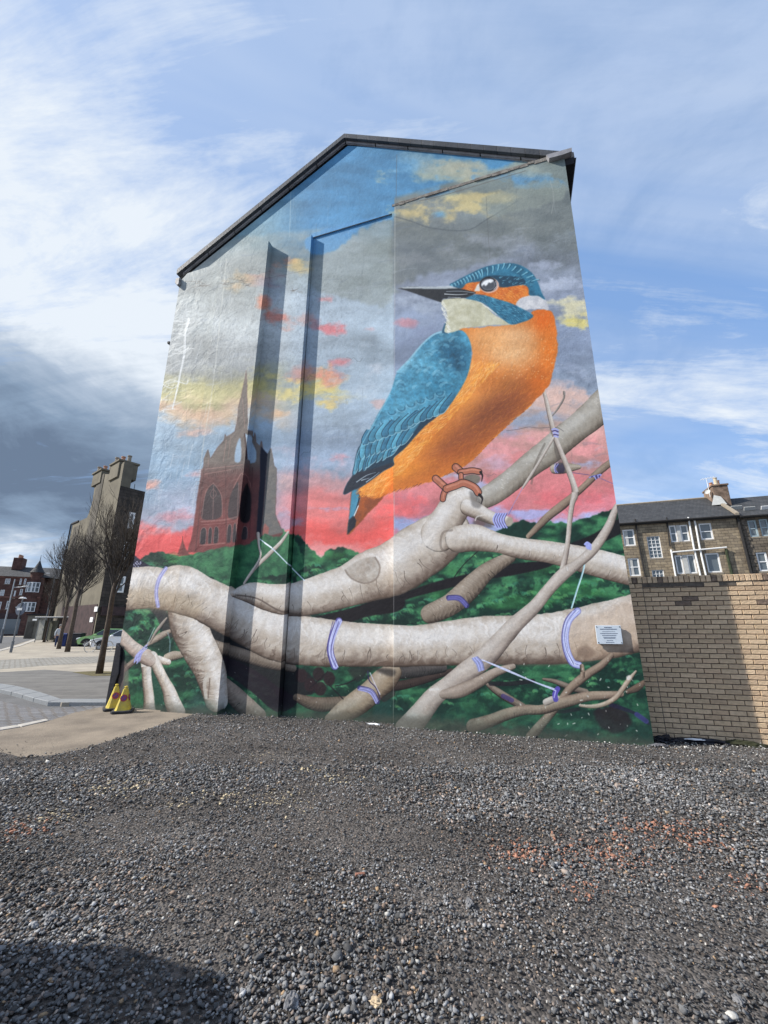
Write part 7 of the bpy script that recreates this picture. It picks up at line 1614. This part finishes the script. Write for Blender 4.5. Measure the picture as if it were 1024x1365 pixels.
# half brick
bk = MB().box(-.10, .10, -.05, .05, 0, .06).build('broken_brick', mat('red_brick', (.27, .13, .09), .9, 0, .35, 20, bump=.6), None, bevel=.008); bk.location = G(480, 1168)+Vector((0, 0, .005)); bk.rotation_euler = (.1, .05, .3); bk.scale = (.34, .22, .25); tag(bk, 'small piece of red brick lying in the gravel left of centre', 'brick')
bk = MB().box(-.10, .10, -.05, .05, 0, .06).build('broken_brick', bpy.data.materials['red_brick'], None, bevel=.01); bk.location = G(791, 983)+Vector((0, 0, .01)); bk.rotation_euler = (.2, .05, .7); bk.scale = (.6, .6, .6); tag(bk, 'orange brick end at the foot of the mural below the dark bush', 'brick')

# ---------------------------------------------------------------- unseen van, added and shaped to throw the shadow at lower left
vn = empty('shadow_van', (-5.1, -.2, 0), R(-90)); tag(vn, 'unseen grey high-roofed panel van added on the left to cast a shadow', 'van')
M_VAN = mat('grey_van_paint', (.28, .30, .32), .3, .2, coat=.5)
vb = MB(); prof = [(-2.9, .35), (-2.92, 1.6), (-2.85, 2.4), (-2.6, 2.95), (-2.2, 3.15), (1.05, 3.15), (1.45, 2.9), (1.78, 1.98), (2.25, 1.18), (2.85, 1.0), (3.0, .75), (3.0, .35)]
n = len(prof); ysv = [(-1, .0), (-.86, 1), (.86, 1), (1, .0)]
for y, e in ysv:
    for x, z in prof: vb.v.append((x*(1 if e else .985), y*(.98 if z < 1.2 else .98-(z-1.2)*.05), z-(.09 if not e and z > 1.5 else 0)))
for j in range(3):
    for i in range(n): vb.f.append((j*n+i, j*n+(i+1) % n, (j+1)*n+(i+1) % n, (j+1)*n+i)); vb.m.append(0)
vb.f.append(tuple(range(n))); vb.m.append(0); vb.f.append(tuple(reversed([3*n+i for i in range(n)]))); vb.m.append(0)
vb.build('body', M_VAN, vn, bevel=.05, segs=2)
for s in (-1, 1):
    for wx in (-1.8, 1.95):
        w = MB().tube([(0, -.12, 0), (0, .12, 0)], .34, 22).build('wheel', M_TYRE, vn, bevel=.03); w.location = (wx, s*.88, .34); MB().tube([(0, s*.1, 0), (0, s*.13, 0)], .2, 16).build('rim', M_RIM, w)
    MB().add([(x, s*(1.0-(z-1.2)*.05 if z > 1.2 else .985), z) for x, z in [(.75, 1.2), (.75, 1.8), (1.35, 1.78), (1.95, 1.25)]], [(0, 1, 2, 3)]).build('side_window', M_CGL, vn)
    MB().box(1.55, 1.75, *sorted((s*1.0, s*1.2)), 1.15, 1.42).build('wing_mirror', M_TRIM, vn, bevel=.03)
    MB().box(2.80, 3.01, *sorted((s*.6, s*.93)), .72, .92).build('headlight', M_LAMP, vn, bevel=.03)
g = MB(); g.add([(1.80, -.78, 1.90), (1.80, .78, 1.90), (2.24, .86, 1.20), (2.24, -.86, 1.20)], [(0, 1, 2, 3)]); o = g.build('windscreen', M_CGL, vn); o.location = (.02, 0, .03)
MB().box(2.98, 3.05, -.8, .8, .36, .62).build('bumper', M_TRIM, vn, bevel=.03)
MB().box(2.99, 3.03, -.5, .5, .72, .86).build('grille', M_TRIM, vn, bevel=.01)
